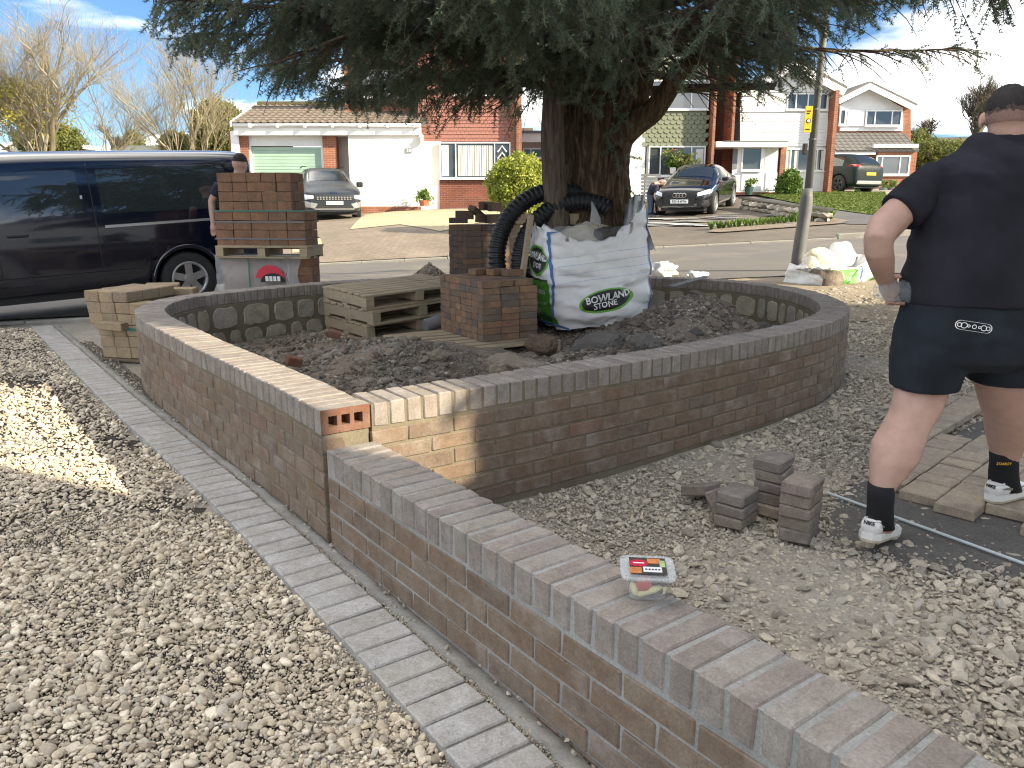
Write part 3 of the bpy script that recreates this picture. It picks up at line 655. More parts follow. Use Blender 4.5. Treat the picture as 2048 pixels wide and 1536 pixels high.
rock('rock', 1065, 735, 4.55, .24, 'lump_buff', 'long grainy buff lump resting on the front wall coping edge', 8, (1.4, .7, .5), -.3)
rock('rock', 1200, 690, 5.3, .34, 'lump_grey', 'big grey clay lump in the heap in front of the white bag', 11, (1.3, .9, .6), .3)
rock('rock', 1290, 690, 5.2, .24, 'lump_grey', 'smaller grey clay lump at the foot of the heap', 12, (1.2, .9, .6), .9)
rock('rock', 1422, 655, 5.9, .20, 'lump_buff', 'angular buff rock on the right slope of the heap', 14, (1, .8, .8))
rock('rock', 1393, 668, 5.7, .13, 'lump_grey', 'dark grey cobble beside the angular buff rock', 15)
rock('rock', 1462, 628, 6.5, .13, 'lump_grey', 'grey cobble on the heap under the wooden plank', 16)
rock('rock', 1500, 655, 6.0, .12, 'lump_buff', 'pale rounded cobble near the right inner wall', 17)
rock('rock', 1522, 655, 6.1, .14, 'lump_grey', 'blue-grey cobble touching the right inner wall', 18)
rock('rock', 880, 712, 5.5, .16, 'lump_buff', 'crumbling pale lump under the pallet corner', 19)
mb = MB().rbox((-.05, -.035, -.03), (.05, .035, .03), .004); mb.build('broken_brick', 'brick_core', None, at(588, 722, 5.2), (.2, .3, .6), label='broken red brick end on the soil by the left wall', cat='brick')
mb = MB().rbox((-.06, -.04, -.03), (.06, .04, .03), .004); mb.build('broken_brick', 'brick_core', None, at(668, 668, 6.9), (.1, .2, .2), label='broken red brick lying below the stacked pallets', cat='brick')
# ------------------------------------------------------------------ pallets
def pallet(loc, rot, label, L=1.2, W=1.0, seed=0, group='wooden pallets in the planter'):
    """deck boards along x, three bearers along y ends; 0.14 high, origin = corner, x along L"""
    rnd = random.Random(seed); e = empty('pallet', loc, 0, label, 'pallet', group, rot)
    def part(name, lo, hi):
        m = Matrix.Translation(((lo[0]+hi[0])/2, (lo[1]+hi[1])/2, (lo[2]+hi[2])/2)); d = [(hi[i]-lo[i])/2 for i in range(3)]
        o = MB().rbox([-x for x in d], d, .003, None, .0025).build(name, 'pallet_wood', e); o.location = m.translation; o.rotation_euler = (rnd.gauss(0, .006), rnd.gauss(0, .004), rnd.gauss(0, .004)); return o
    for k in range(3): x = k*(L-.09)/2; part('bearer', (x, 0, .022), (x+.09, W, .118))      # bearers run along y
    y = 0.; n = 7; bw = .105; gap = (W-n*bw)/(n-1)
    for k in range(n): part('top_board', (-.005, k*(bw+gap), .1185), (L+.005, k*(bw+gap)+bw, .139))
    for k in range(3): yy = k*(W-.1)/2; part('bottom_board', (0, yy, 0), (L, yy+.1, .0215))
    return e
a1 = math.atan2(.51, .86)
pallet((-.62, 6.0, .10), (0, 0, a1), 'weathered pallet under the brindle paver stack, its bare end showing', seed=1)
for k, (dx, dy, dz, da, lb) in enumerate(((.02, -.02, .08, .02, 'bottom pallet of the leaning pile by the back wall'), (-.03, .05, .225, -.03, 'third pallet down in the leaning pile by the back wall'), (.04, .0, .37, .05, 'second pallet down in the leaning pile by the back wall'), (-.02, .02, .512, -.02, 'top pallet of the leaning pile, its weathered deck in the light'))):
    pallet((-1.33+dx, 7.28+dy, dz-.12), (R(2), R(-2), math.atan2(.66, .75)+da), lb, 1.2, .85, 10+k)
pallet((-.02, 7.72, .36), (R(84), 0, R(6)), 'pallet standing on edge between the black pipe and the white bag', 1.0, .9, 31)
MB().rbox((-.024, -.035, 0), (.024, .035, .62), .004).build('timber_post', 'pallet_wood', None, at(1043, 565, 7.35), (R(-4), R(9), .2), label='pale timber batten leaning in front of the upright pallet', cat='timber')
# ------------------------------------------------------------------ stacks of pavers
def frame_mtx(o, e1): e1 = Vector((*e1, 0)).normalized(); e2 = Vector((-e1.y, e1.x, 0)); return lambda a, b, z: Vector((o[0], o[1], 0))+e1*a+e2*b+Vector((0, 0, z)), math.atan2(e1.y, e1.x)
pv = [brick_mesh('paver_%d' % i, 'paver_brindle', (.1775, .0985, .0545), .004, .0015) for i in range(4)]
fr, ra = frame_mtx((-.242, 6.47), (.86, .51))
ORD = ('front corner', 'second', 'third', 'fourth', 'fifth', 'sixth', 'seventh', 'eighth'); LAY = ('top', 'second', 'third', 'fourth', 'fifth', 'sixth', 'seventh', 'eighth', 'ninth', 'tenth', 'eleventh', 'twelfth', 'bottom')
def place_name(i, j): return 'front corner' if i == 0 and j == 0 else ('%s along the left face' % ORD[j] if i == 0 else ('%s along the right face' % ORD[i] if j == 0 else 'row %s back, column %s' % (ORD[j].replace('eighth', 'last'), ORD[i])))
for L_ in range(9):
    for i in range(3):
        for j in range(8):
            if L_ < 8 and 0 < i < 2 and 0 < j < 7: continue          # the heart of the stack shows nowhere
            if L_ < 8 and ((i == 2 and j > 0 and j < 7) ): continue
            if L_ == 8 and (j < 2 and i > 0): continue
            p = fr(.0895+i*.1795+random.uniform(-.003, .003), .05+j*.1005+random.uniform(-.003, .003), .24+.0275+L_*.0555)
            obj('paver', random.choice(pv), None, p, (0, 0, ra+random.gauss(0, .008)), label='brindle paver, %s, %s layer down of the square paver stack' % (place_name(i, j), LAY[8-L_]) if L_ < 8 else 'brindle paver, %s, top layer of the square paver stack' % place_name(i, j), cat='paver', group='brindle pavers of the square stack')
for k, (a, b, dz, rz, lb) in enumerate(((.30, .62, 0, .3, 'left of three loose pavers lying on top of the brindle stack'), (.42, .50, 0, .25, 'middle of three loose pavers lying on top of the brindle stack'), (.50, .36, 0, .1, 'right pale grey paver lying on top of the brindle stack'), (.24, .10, -.0, 0, 'paver with a sunlit face on the stepped front of the brindle stack'), (.43, .10, -.0, .02, 'darker paver next to the sunlit one on the stepped stack'))):
    p = fr(a, b, .24+9*.0555+.0275-(.0555 if k > 2 else 0)); obj('paver', pv[k % 4], None, p, (0, 0, ra+rz), label=lb, cat='paver')
bk = [brick_mesh('dark_brick_%d' % i, 'paver_dark', (.213, .1015, .0645), .004, .0015) for i in range(4)]
fr, ra = frame_mtx((-.535, 9.45), (.82, .57)); zb = .26
for L_ in range(13):
    for i in range(3):
        for j in range(4):
            if L_ < 12 and i > 0 and j > 0: continue
            p = fr(.108+i*.216+random.uniform(-.004, .004), .052+j*.104+random.uniform(-.004, .004), zb+.0325+L_*.0655)
            obj('brick', random.choice(bk), None, p, (0, 0, ra+random.gauss(0, .01)), label='dark brick, %s, %s layer of the tall stack behind the planter' % (place_name(i, j), LAY[12-L_]), cat='brick', group='bricks of the tall stack behind the planter')
zt = zb+13*.0655
pallet((-.62, 9.42, .11), (0, 0, ra), 'pallet carrying the tall dark brick stack behind the planter', .8, .7, 44)
for k, (px, py, rx, ry, rz, lb) in enumerate(((917, 441, 0, 0, -.1, 'grey-brown brick laid flat on the tall stack\'s left corner'), (929, 430, R(90), 0, -.1, 'brick on edge with a row of slots on top of the tall stack'), (953, 424, .2, .5, .9, 'tilted brick leaning among the loose ones on the tall stack'), (972, 412, R(90), 0, .95, 'brick with three holes at the very top of the tall stack'), (990, 414, R(90), 0, .95, 'uppermost right brick on the tall stack beside the yellow bush'), (968, 437, R(90), .1, .6, 'half hidden brick under the two topmost ones on the tall stack'), (990, 437, R(90), 0, .8, 'sunlit brick standing on edge at the right of the tall stack'))):
    p = at(px, py, 9.62); o = obj('brick', bk[k % 4], None, p, (rx, ry, rz), label=lb, cat='brick')
# gravel heap outside the back wall
mb = MB(); rings = []
for i in range(8):
    f = i/7; rings.append([Vector((-1.02+math.cos(a)*.55*(1-f)*(1+.15*math.sin(3*a)), 9.85+math.sin(a)*.5*(1-f), .16+.48*(f**.85))) for a in np.linspace(0, 6.283, 20, False)])
mb.smooth = True; mb.loft(rings); o = mb.build('gravel_heap', 'soil', label='small dark heap of gravel and earth beyond the back wall', cat='gravel heap')
n = 1500; a_ = RNG.uniform(0, 6.283, n); f_ = RNG.uniform(0, 1, n)**.6; P = np.stack([-1.02+np.cos(a_)*.55*f_, 9.85+np.sin(a_)*.5*f_, .16+.48*(1-f_)**.85+.01], 1)
scatter('gravel_heap_stones', P, rnd_rot(n, .5), RNG.uniform(.012, .035, n), RNG.integers(0, 10, n), RUB, o, kind='stuff')
# ------------------------------------------------------------------ strapped packs by the van
def brick_pack():
    Y = 8.95; e = empty('brick_pack', at(520, 498, Y), 0, 'strapped pack of brown bricks on a pallet, on top of the wrapped pack', 'brick pack'); e.rotation_euler = (0, 0, R(-7))
    bm_ = [brick_mesh('pack_brick_%d' % i, 'pack_brick', (.207, .09, .1), .004, .002) for i in range(4)]
    for L_ in range(8):
        nx = 5; x0 = -.5+(.055 if L_ > 3 else -.005)
        for i in range(nx):
            for j in range(4):
                if 0 < i < nx-1 and 0 < j and L_ < 7: continue
                w = .209 if L_ < 4 else .170
                o = obj('brick', random.choice(bm_), e, (x0+w*(i+.5)+random.uniform(-.004, .004), .05+j*.095, .052+L_*.1035+random.uniform(-.001, .001)), (0, random.gauss(0, .006), random.gauss(0, .012)), scale=(w/.211, 1, 1))
    for z in (.30, .42, .115): MB().box((-.522, -.005, z-.012), (.536, .435, z+.003)).build('strap', 'strap_green' if z == .42 else 'lead_grey', e)
    return e
bp = brick_pack()
pallet(tuple(at(432, 513, 8.90)+Vector((0, 0, -.02))), (0, 0, R(-7)), 'pallet between the brown brick pack and the wrapped pack', 1.06, .5, 51, 'pallets by the van')
def wrapped_pack():
    p = at(528, 505, 8.98); z0, z1 = .05, p.z-.03; e = empty('wrapped_pack', (p.x, p.y, z0), R(-4), 'pack of bricks wrapped in clear film with a red and black label', 'brick pack')
    bm_ = [brick_mesh('wrapped_brick_%d' % i, 'pack_brick', (.207, .09, .1), .004, .002) for i in range(3)]; n = int((z1-z0)/.103)
    for L_ in range(n):
        for i in range(5):
            for j in range(3):
                if 0 < i < 4 and j: continue
                obj('brick', random.choice(bm_), e, (-.5+.207*(i+.5), .06+j*.095, .05+L_*.103), (0, 0, random.gauss(0, .01)))
    H_ = n*.103; mb = MB(); mb.smooth = True; nu, nv = 60, 24; V = []
    for v in range(nv):
        for u in range(nu):
            x = -.56+1.0*u/(nu-1); z = H_*(v/(nv-1))*1.04
            y = .0-.028*abs(noise.noise(Vector((x*7+z*4, z*3, 2))))-.02*abs(noise.noise(Vector((x*16-z*9, z*11, 5))))-.015
            if u > nu-10: y -= .02; x += .05*math.sin(z*9)
            V.append((x, y, z-.0))
    mb.add(V, [(v*nu+u, v*nu+u+1, (v+1)*nu+u+1, (v+1)*nu+u) for v in range(nv-1) for u in range(nu-1)]); mb.build('film', 'film', e)
    c = Vector((.08, -.075, .47)); red = [c+Vector((math.cos(a)*.17, 0, math.sin(a)*.17)) for a in np.linspace(.15, math.pi-.15, 14)]
    MB().prism(red, (0, .004, 0)).build('label_red', 'label_red', e); MB().prism([c+Vector((math.cos(a)*.14+.03, -.005, math.sin(a)*.10-.02)) for a in np.linspace(0, math.pi, 14)], (0, .004, 0)).build('label_black', 'ink_black', e)
    mb = MB()
    for k in range(4): mb.box((c.x-.05+k*.045, -.088, c.z-.01), (c.x-.05+k*.045+.033, -.082, c.z+.045))
    mb.build('label_letters', 'ink_white', e)
    MB().box((-.17, -.066, 0), (-.155, -.06, H_)).build('strap', 'strap_green', e); return e
wrapped_pack()
def buff_pack():
    e = empty('block_pack', (-3.72, 7.05, -.03), R(-14), 'pack of buff stone blocks with a green strap at the end of the planter', 'block pack')
    bm_ = [brick_mesh('buff_block_%d' % i, 'buff_block', (.146, .215, .098), .007, .003) for i in range(4)]
    for L_ in range(6):
        for i in range(4):
            for j in range(3):
                if L_ < 5 and 0 < i and 0 < j: continue
                if L_ == 5 and i > 2: continue
                tilt = -.05 if L_ > 2 else .03
                obj('block', random.choice(bm_), e, (-.02+.15*i+(0 if L_ > 2 else .10)-.012*L_+(.03 if L_ > 2 else 0), .11+.22*j, .08+L_*.1005), (0, 0, random.gauss(0, .02)))
    obj('block', bm_[0], e, (.18, -.02, .335), (0, .04, .05), scale=(1.7, .7, .7))
    mb = MB().rbox((.02, -.02, 0), (.7, .66, .028), .004); mb.build('base_board', 'old_timber', e)
    MB().box((.055, -.006, .285), (.70, .70, .31)).build('strap', 'strap_green', e); return e
buff_pack()
for k, (px, py, rz, lb) in enumerate(((325, 573, .3, 'loose buff block on the low heap in front of the van wheel'), (358, 582, .1, 'flat buff block nearest the planter rim in front of the van wheel'))):
    p = at(px, py, 8.1-.3*k); MB().rbox((-.16, -.1, -.03), (.16, .1, .03), .006, None, .004).build('buff_block', 'buff_block', None, p, (0, 0, rz), label=lb, cat='block')
MB().rbox((-.30, -.14, -.5), (.28, .14, .0), .01).build('buff_block_stand', 'buff_block', None, at(340, 587, 7.95), (0, 0, .2), label='squat stack of buff blocks carrying the loose ones by the van wheel', cat='block')
# ------------------------------------------------------------------ bulk bags
def bag_mesh(name, w, d, h, seed, top, bulge=.08, wr=.012, nu=96, nv=44, sag=1.):
    """open-topped woven bag, front towards -y, left side towards -x; top(u)->extra height of the rim"""
    V = []
    for v in range(nv):
        f = v/(nv-1)
        for u in range(nu):
            a = 2*math.pi*u/nu; c, s_ = math.cos(a), math.sin(a); q = (abs(c)**5+abs(s_)**5)**(-1/5.)
            b = 1+bulge*math.sin(math.pi*min(1, f*1.05))**.8-.10*max(0, .12-f)/.12
            x, y = c*q*w/2*b, s_*q*d/2*b; z = f*(h+top(a))
            p = Vector((x, y, z)); k = wr*(noise.noise(Vector((x*4+seed, y*4, z*9)))+.7*noise.noise(Vector((x*3+z*8, y*5-z*6, z*14+seed)))+.5*noise.noise(Vector((x*14, y*14+seed, z*22))))
            k += wr*1.1*max(0, noise.noise(Vector((x*2.5+y*2.5, z*2.0+seed, 1)))+.1)*math.sin(14*(x+y)+9*z+5*noise.noise(Vector((x*3, y*3, z*3+seed))))
            kk = 1+max(0, f-.72)*2.6
            n_ = Vector((c, s_, 0)); V.append(p+n_*k*kk+Vector((0, 0, -k*.5)))
    F_ = [(v*nu+u, v*nu+(u+1) % nu, (v+1)*nu+(u+1) % nu, (v+1)*nu+u) for v in range(nv-1) for u in range(nu)]
    # the rim folds inwards to the contents
    b0 = (nv-1)*nu; ring = [V[b0+u] for u in range(nu)]; prev = b0
    for k, (sc, dz) in enumerate(((.90, -.05), (.6, -.10), (.3, -.07), (.02, -.05))):
        st = len(V)
        for u in range(nu):
            p = ring[u]; V.append(Vector((p.x*sc, p.y*sc, min(p.z, h)+dz+.05*noise.noise(Vector((p.x*sc*9+seed, p.y*sc*9, 3))))))
        F_ += [(prev+u, prev+(u+1) % nu, st+(u+1) % nu, st+u) for u in range(nu)]; prev = st
    mb = MB(); mb.smooth = True; mb.add(V, F_); return mb
def wrapped_on(target, me, name, mat, parent, offs=.004):
    o = bpy.data.objects.new('tmp', me); COL.objects.link(o)
    m = o.modifiers.new('s', 'SHRINKWRAP'); m.target = target; m.wrap_method = 'PROJECT'; m.use_project_y = True; m.use_project_x = False; m.use_negative_direction = True; m.use_positive_direction = True; m.offset = offs; m.wrap_mode = 'ABOVE_SURFACE'
    dg = bpy.context.evaluated_depsgraph_get(); r = bpy.data.meshes.new_from_object(o.evaluated_get(dg)); bpy.data.objects.remove(o)
    r.materials.clear(); r.materials.append(MATS[mat]); return obj(name, r, parent)
def ellipse_sheet(cx, cz, rx, rz, y, tilt=0, rings=8, n=40):
    V = [Vector((cx, y, cz))]; F_ = []
    for i in range(1, rings+1):
        for k in range(n):
            a = 2*math.pi*k/n; x, z = math.cos(a)*rx*i/rings, math.sin(a)*rz*i/rings
            V.append(Vector((cx+x*math.cos(tilt)-z*math.sin(tilt), y, cz+x*math.sin(tilt)+z*math.cos(tilt))))
    F_ = [(0, 1+k, 1+(k+1) % n) for k in range(n)]
    for i in range(rings-1): F_ += [(1+i*n+k, 1+(i+1)*n+k, 1+(i+1)*n+(k+1) % n, 1+i*n+(k+1) % n) for k in range(n)]
    me = bpy.data.meshes.new('sheet'); me.from_pydata(V, [], F_); me.update(); return me
def quad_sheet(poly_uv, y, nu=16, nv=16):
    """bilinear patch from four (x,z) corners"""
    (a, b, c, d) = [Vector((p[0], y, p[1])) for p in poly_uv]; V = []
    for j in range(nv+1):
        for i in range(nu+1):
            u, v = i/nu, j/nv; V.append((a*(1-u)+b*u)*(1-v)+(d*(1-u)+c*u)*v)
    me = bpy.data.meshes.new('sheet'); me.from_pydata(V, [], [(j*(nu+1)+i, j*(nu+1)+i+1, (j+1)*(nu+1)+i+1, (j+1)*(nu+1)+i) for j in range(nv) for i in range(nu)]); me.update(); return me
def text_sheet(s, size, x, z, y, rot=0, xs=1., bold=.0):
    me = text_mesh('lettering', s, size, 'ink_white', .0, bold, (xs, 1)); bm = bmesh.new(); bm.from_mesh(me); bmesh.ops.triangulate(bm, faces=bm.faces); bmesh.ops.subdivide_edges(bm, edges=[e for e in bm.edges if e.calc_length() > .02], cuts=2, use_grid_fill=True); bm.to_mesh(me); bm.free()
    c, s_ = math.cos(rot), math.sin(rot)
    for v in me.vertices: a, b = v.co.x, v.co.y; v.co = Vector((x+a*c-b*s_, y, z+a*s_+b*c))
    return me
def bulk_bag():
    ang = math.atan2(.30, .95); W_, D_, H_ = .97, .74, .80; c = Vector((.417, 7.0))+Vector((.95, .30))*W_/2*.97+Vector((-.30, .95))*D_/2
    e = empty('bulk_bag', (c.x, c.y, .245), 0, 'tall white bulk bag with green side panel and black oval logo in the planter', 'bulk bag'); e.rotation_euler = (R(-3), R(-2.5), ang)
    def top(a):
        x, y = math.cos(a), math.sin(a); r_ = .05*noise.noise(Vector((x*3, y*3, 1)))+.03*noise.noise(Vector((x*9, y*9, 4)))
        r_ += .36*float(sst(.15, .95, x))*(1-.55*float(sst(-.2, .9, y)))+.14*float(sst(.35, .95, -x))
        if abs(x) < .5 and y < 0: r_ -= .02
        return r_
    b = bag_mesh('bag_body', W_, D_, H_, 3.3, top, .07, .027).build('bag_body', 'bag_white', e)
    bt = bpy.data.objects.new('tmpt', b.data); COL.objects.link(bt)
    yf = -D_*.9
    wrapped_on(bt, ellipse_sheet(.0, .245, .275, .105, yf, .13), 'logo_ring', 'bag_lime', e, .004); wrapped_on(bt, ellipse_sheet(-.005, .247, .245, .088, yf, .13), 'logo_oval', 'bag_black', e, .0065)
    wrapped_on(bt, text_sheet('BOWLAND', .088, .012, .276, yf, .13, 1.0, .003), 'lettering', 'ink_white', e, .009); wrapped_on(bt, text_sheet('STONE', .07, -.02, .208, yf, .13, 1.05, .001), 'lettering', 'ink_white', e, .009)
    for x in (-.475, .47): wrapped_on(bt, quad_sheet([(x-.012, .04), (x+.004, .04), (x+.0, .88 if x < 0 else 1.02), (x-.016, .88 if x < 0 else 1.02)], yf, 2, 40), 'seam', 'seam_blue', e, .006)
    for k in range(4): z = .42+.075*k; wrapped_on(bt, quad_sheet([(-.45, z-.002), (.45, z+.05), (.45, z+.0535), (-.45, z+.0015)], yf, 30, 1), 'weave_line', 'seam_pale', e, .004)
    # the left side panel, printed green with the same logo: project along x
    m = Matrix.Rotation(math.pi/2, 4, 'Z')           # side sheets are drawn facing -y and then turned to face -x
    def side(me, name, mat, offs):
        for v in me.vertices: v.co = Vector((v.co.y, -v.co.x, v.co.z))
        o = bpy.data.objects.new('tmp', me); COL.objects.link(o); md = o.modifiers.new('s', 'SHRINKWRAP'); md.target = bt; md.wrap_method = 'PROJECT'; md.use_project_x = True; md.use_project_y = False; md.use_negative_direction = True; md.use_positive_direction = True; md.offset = offs; md.wrap_mode = 'ABOVE_SURFACE'
        dg = bpy.context.evaluated_depsgraph_get(); r_ = bpy.data.meshes.new_from_object(o.evaluated_get(dg)); bpy.data.objects.remove(o); r_.materials.clear(); r_.materials.append(MATS[mat]); obj(name, r_, e)
    ys_ = -W_*.9
    side(quad_sheet([(-.28, .03), (.27, .03), (.27, .44), (-.28, .47)], ys_), 'green_panel', 'bag_green', .004); side(quad_sheet([(-.28, .47), (.27, .44), (.27, .455), (-.28, .49)], ys_, 16, 2), 'panel_line', 'bag_black', .0055)
    side(ellipse_sheet(.02, .63, .24, .14, ys_, -.1), 'logo_ring', 'bag_lime', .004); side(ellipse_sheet(.015, .63, .215, .12, ys_, -.1), 'logo_oval', 'bag_black', .0065)
    side(text_sheet('BOWLAND', .085, .03, .665, ys_, -.1, 1, .003), 'lettering', 'ink_white', .009); side(text_sheet('STONE', .07, .03, .58, ys_, -.1, 1, .001), 'lettering', 'ink_white', .009)
    for s, z, q in (('aggregates', .36, .085), ('bowlandstone.com', .25, .05), ('530', .17, .065)): side(text_sheet(s, q, .02, z, ys_, -.03), 'lettering', 'ink_white', .0065)
    bpy.data.objects.remove(bt)
    # clear film and grey sacks stuffed into the mouth
    for k, (x, y, r_, sc, mt) in enumerate(((-.16, -.02, .27, (1.1, .8, .5), 'film'), (.05, .12, .24, (1.3, .7, .62), 'expanded_foam'), (.22, .0, .15, (1.2, .8, .7), 'lump_grey'))):
        mb = MB(); mb.smooth = True; mb.sphere((x, y, H_+.0), r_, 28, 18, sc)
        mb.v = [tuple(Vector(p)*(1+.0)+Vector((0, 0, 0))+(Vector(p)-Vector((x, y, H_))).normalized()*.05*noise.fractal(Vector(p)*9+Vector((k*7, 0, 0)), 1, 2.1, 3)) for p in mb.v]; mb.build('contents', mt, e)
    mb = MB(); mb.smooth = True; mb.loft([[Vector((.10+w_*math.cos(a)+dx, .05+w_*.3*math.sin(a), z)) for a in np.linspace(0, 6.283, 10, False)] for z, w_, dx in ((.86, .07, 0), (.98, .055, .01), (1.06, .03, .0), (1.14, .006, -.02))]); mb.build('film_peak', 'film', e)
    mb = MB(); mb.smooth = True; V = []
    for i in range(14):
        for j in range(10):
            u, v = i/13, j/9; V.append(Vector((.42+.10*u+.12*v, -.33+.5*u, .98-.34*v+.02*noise.noise(Vector((u*5, v*6, 2)))+.03*math.sin(u*6))))
    mb.add(V, [(i*10+j, i*10+j+1, (i+1)*10+j+1, (i+1)*10+j) for i in range(13) for j in range(9)]); mb.build('loose_flap', 'bag_white', e)
    return e
bulk_bag()
def small_bag():
    p0_, p1_ = gz(1612, 578, .33), gz(1745, 575, .36); W_ = .82
    e = empty('bulk_bag', (at(1662, 560, 9.55).x, 9.62, .25), R(28), 'slumped white and green bulk bag beside the lamp post', 'bulk bag')
    def top(a): x = math.cos(a); return .16*max(0, x-.1)+.05*noise.noise(Vector((x*4, math.sin(a)*4, 7)))-.02
    b = bag_mesh('bag_body', W_, .7, .40, 8.8, top, .10, .022, 80, 30).build('bag_body', 'bag_white', e); bt = bpy.data.objects.new('tmpt', b.data); COL.objects.link(bt); yf = -.9
    def side(me, name, mat, offs):
        for v in me.vertices: v.co = Vector((v.co.y, -v.co.x, v.co.z))
        o = bpy.data.objects.new('tmp', me); COL.objects.link(o); md = o.modifiers.new('s', 'SHRINKWRAP'); md.target = bt; md.wrap_method = 'PROJECT'; md.use_project_x = True; md.use_project_y = False; md.use_negative_direction = True; md.use_positive_direction = True; md.offset = offs; md.wrap_mode = 'ABOVE_SURFACE'
        dg = bpy.context.evaluated_depsgraph_get(); r_ = bpy.data.meshes.new_from_object(o.evaluated_get(dg)); bpy.data.objects.remove(o); r_.materials.clear(); r_.materials.append(MATS[mat]); obj(name, r_, e)
    wrapped_on(bt, quad_sheet([(-.41, .05), (.02, .05), (.06, .36), (-.41, .36)], yf), 'green_panel', 'bag_green', e, .005); wrapped_on(bt, quad_sheet([(-.43, .03), (-.18, .03), (-.22, .35), (-.43, .36)], yf), 'mud_stain', 'soil', e, .008)
    wrapped_on(bt, text_sheet('530', .06, -.12, .25, yf), 'lettering', 'ink_white', e, .009); wrapped_on(bt, quad_sheet([(.09, .03), (.105, .03), (.13, .42), (.115, .42)], yf, 2, 24), 'seam', 'seam_blue', e, .006)
    wrapped_on(bt, ellipse_sheet(.30, .15, .125, .115, yf), 'logo_ring', 'bag_lime', e, .005); wrapped_on(bt, ellipse_sheet(.31, .15, .105, .10, yf), 'logo_oval', 'bag_black', e, .008); wrapped_on(bt, text_sheet('BO', .09, .32, .175, yf), 'lettering', 'ink_white', e, .011); wrapped_on(bt, text_sheet('ST', .06, .31, .095, yf), 'lettering', 'ink_white', e, .011)
    bpy.data.objects.remove(bt)
    for k, (x, y, z, r_, sc, mt) in enumerate(((-.12, .05, .44, .20, (1.0, .9, .7), 'expanded_foam'), (-.33, .0, .36, .13, (.9, 1, 1.0), 'film'), (.26, .08, .46, .19, (.9, .9, 1.0), 'bag_white'))):
        mb = MB(); mb.smooth = True; mb.sphere((x, y, z), r_, 24, 16, sc); mb.v = [tuple(Vector(q)+(Vector(q)-Vector((x, y, z))).normalized()*.045*noise.fractal(Vector(q)*8+Vector((k*5, 1, 0)), 1, 2.1, 3)) for q in mb.v]; mb.build('contents', mt, e)
small_bag()
def crumpled(name, px, py, Y, size, mat, label, cat, seed, sc=(1, .8, .6)):
    mb = MB(); mb.smooth = True; mb.sphere((0, 0, 0), .5, 30, 20, sc)
    mb.v = [tuple(Vector(q)*(1+.5*noise.fractal(Vector(q)*4+Vector((seed, 0, 0)), 1, 2.1, 4))) for q in mb.v]
    return mb.build(name, mat, None, at(px, py, Y), (0, 0, seed), label=label, cat=cat, scale=(size,)*3)
crumpled('sack', 1325, 542, 9.6, .36, 'bag_white', 'crumpled white sack lying behind the back of the planter wall', 'sack', 3.1)
crumpled('sack', 1392, 549, 9.2, .20, 'bag_white', 'small screwed-up white sack behind the wall near the timber strip', 'sack', 6.7, (1.3, .7, .4))
# timber plank and metal strip leaning in the planter
def beam(name, p, q, w, t, mat, label, cat):
    p, q = Vector(p), Vector(q); d = q-p; L_ = d.length; o = MB().rbox((0, -w/2, -t/2), (L_, w/2, t/2), .003).build(name, mat, None, p, None, label=label, cat=cat)
    o.rotation_euler = d.to_track_quat('X', 'Z').to_euler(); return o
beam('plank', at(1385, 585, 7.5), at(1462, 616, 7.0), .10, .045, 'old_timber', 'short brown timber plank leaning on the heap by the right inner wall', 'plank')
beam('angle_bar', at(1340, 573, 7.6), at(1412, 553, 8.6), .07, .012, 'grey_metal', 'flat grey strip resting from the heap onto the back coping', 'metal bar')
# ------------------------------------------------------------------ black land-drain coils
def coil(px, py, Y, rad, label, rz, tilt):
    c = at(px, py, Y); mb = MB(); mb.smooth = True; n = 190; path = []; rr = []
    for i in range(n+1):
        a = R(62)+R(205)*i/n; path.append(Vector((math.cos(a)*rad, 0, math.sin(a)*rad*1.05))); rr.append(.080+(.006 if i % 4 < 2 else -.003))
    mb.smooth = False; mb.tube(path, rr, 16, True); return mb.build('drain_pipe', 'pipe_black', None, c, (tilt, 0, rz), label=label, cat='pipe', group='coiled black drain pipes')
coil(1117, 515, 7.72, .60, 'outer coil of ribbed black drain pipe leaning against the thin stem', R(8), R(-6)); coil(1160, 532, 7.62, .58, 'inner coil of ribbed black drain pipe behind the white bag', R(4), R(-8))
MB().tube([at(850, 652, 7.2), at(885, 640, 7.3), at(925, 640, 7.4)], .06, 14).build('pipe_end', 'lead_grey', None, label='short grey pipe end poking from the soil behind the paver stack', cat='pipe')
# ------------------------------------------------------------------ pavers in the yard
tg = [brick_mesh('tegula_%d' % i, 'paver_tegula', (.168, .13, .051), .007, .003) for i in range(5)]
ordn = {5: ('top', 'second', 'third', 'fourth', 'bottom'), 3: ('top', 'middle', 'bottom')}
def pstack(px, py, n, rz, desc):
    p = gz(px, py, 0.)
    for k in range(n):
        obj('paver', tg[random.randrange(5)], None, (p.x+random.uniform(-.008, .008), p.y+.085+random.uniform(-.008, .008), -.012+.026+k*.0525), (random.gauss(0, .01), random.gauss(0, .01), rz+random.gauss(0, .06)), label='%s paver of %s' % (ordn[n][n-1-k], desc), cat='paver', group='loose pavers stacked in the yard')
pstack(1612, 1083, 5, R(52), "the five-high stack nearest the man's heel"); pstack(1556, 1030, 5, R(54), 'the five-high stack farthest back'); pstack(1480, 1056, 3, R(52), 'the three-high stack on the left')
p = gz(1408, 1003, 0); obj('paver', tg[1], None, (p.x, p.y+.07, .035), (R(-14), R(10), R(50)), label='single paver lying tilted on the rubble left of the stacks', cat='paver'); p = gz(1437, 1032, 0); obj('paver', tg[2], None, (p.x+.01, p.y+.03, .05), (R(60), R(12), R(60)), label='paver standing tilted against the three-high stack', cat='paver')
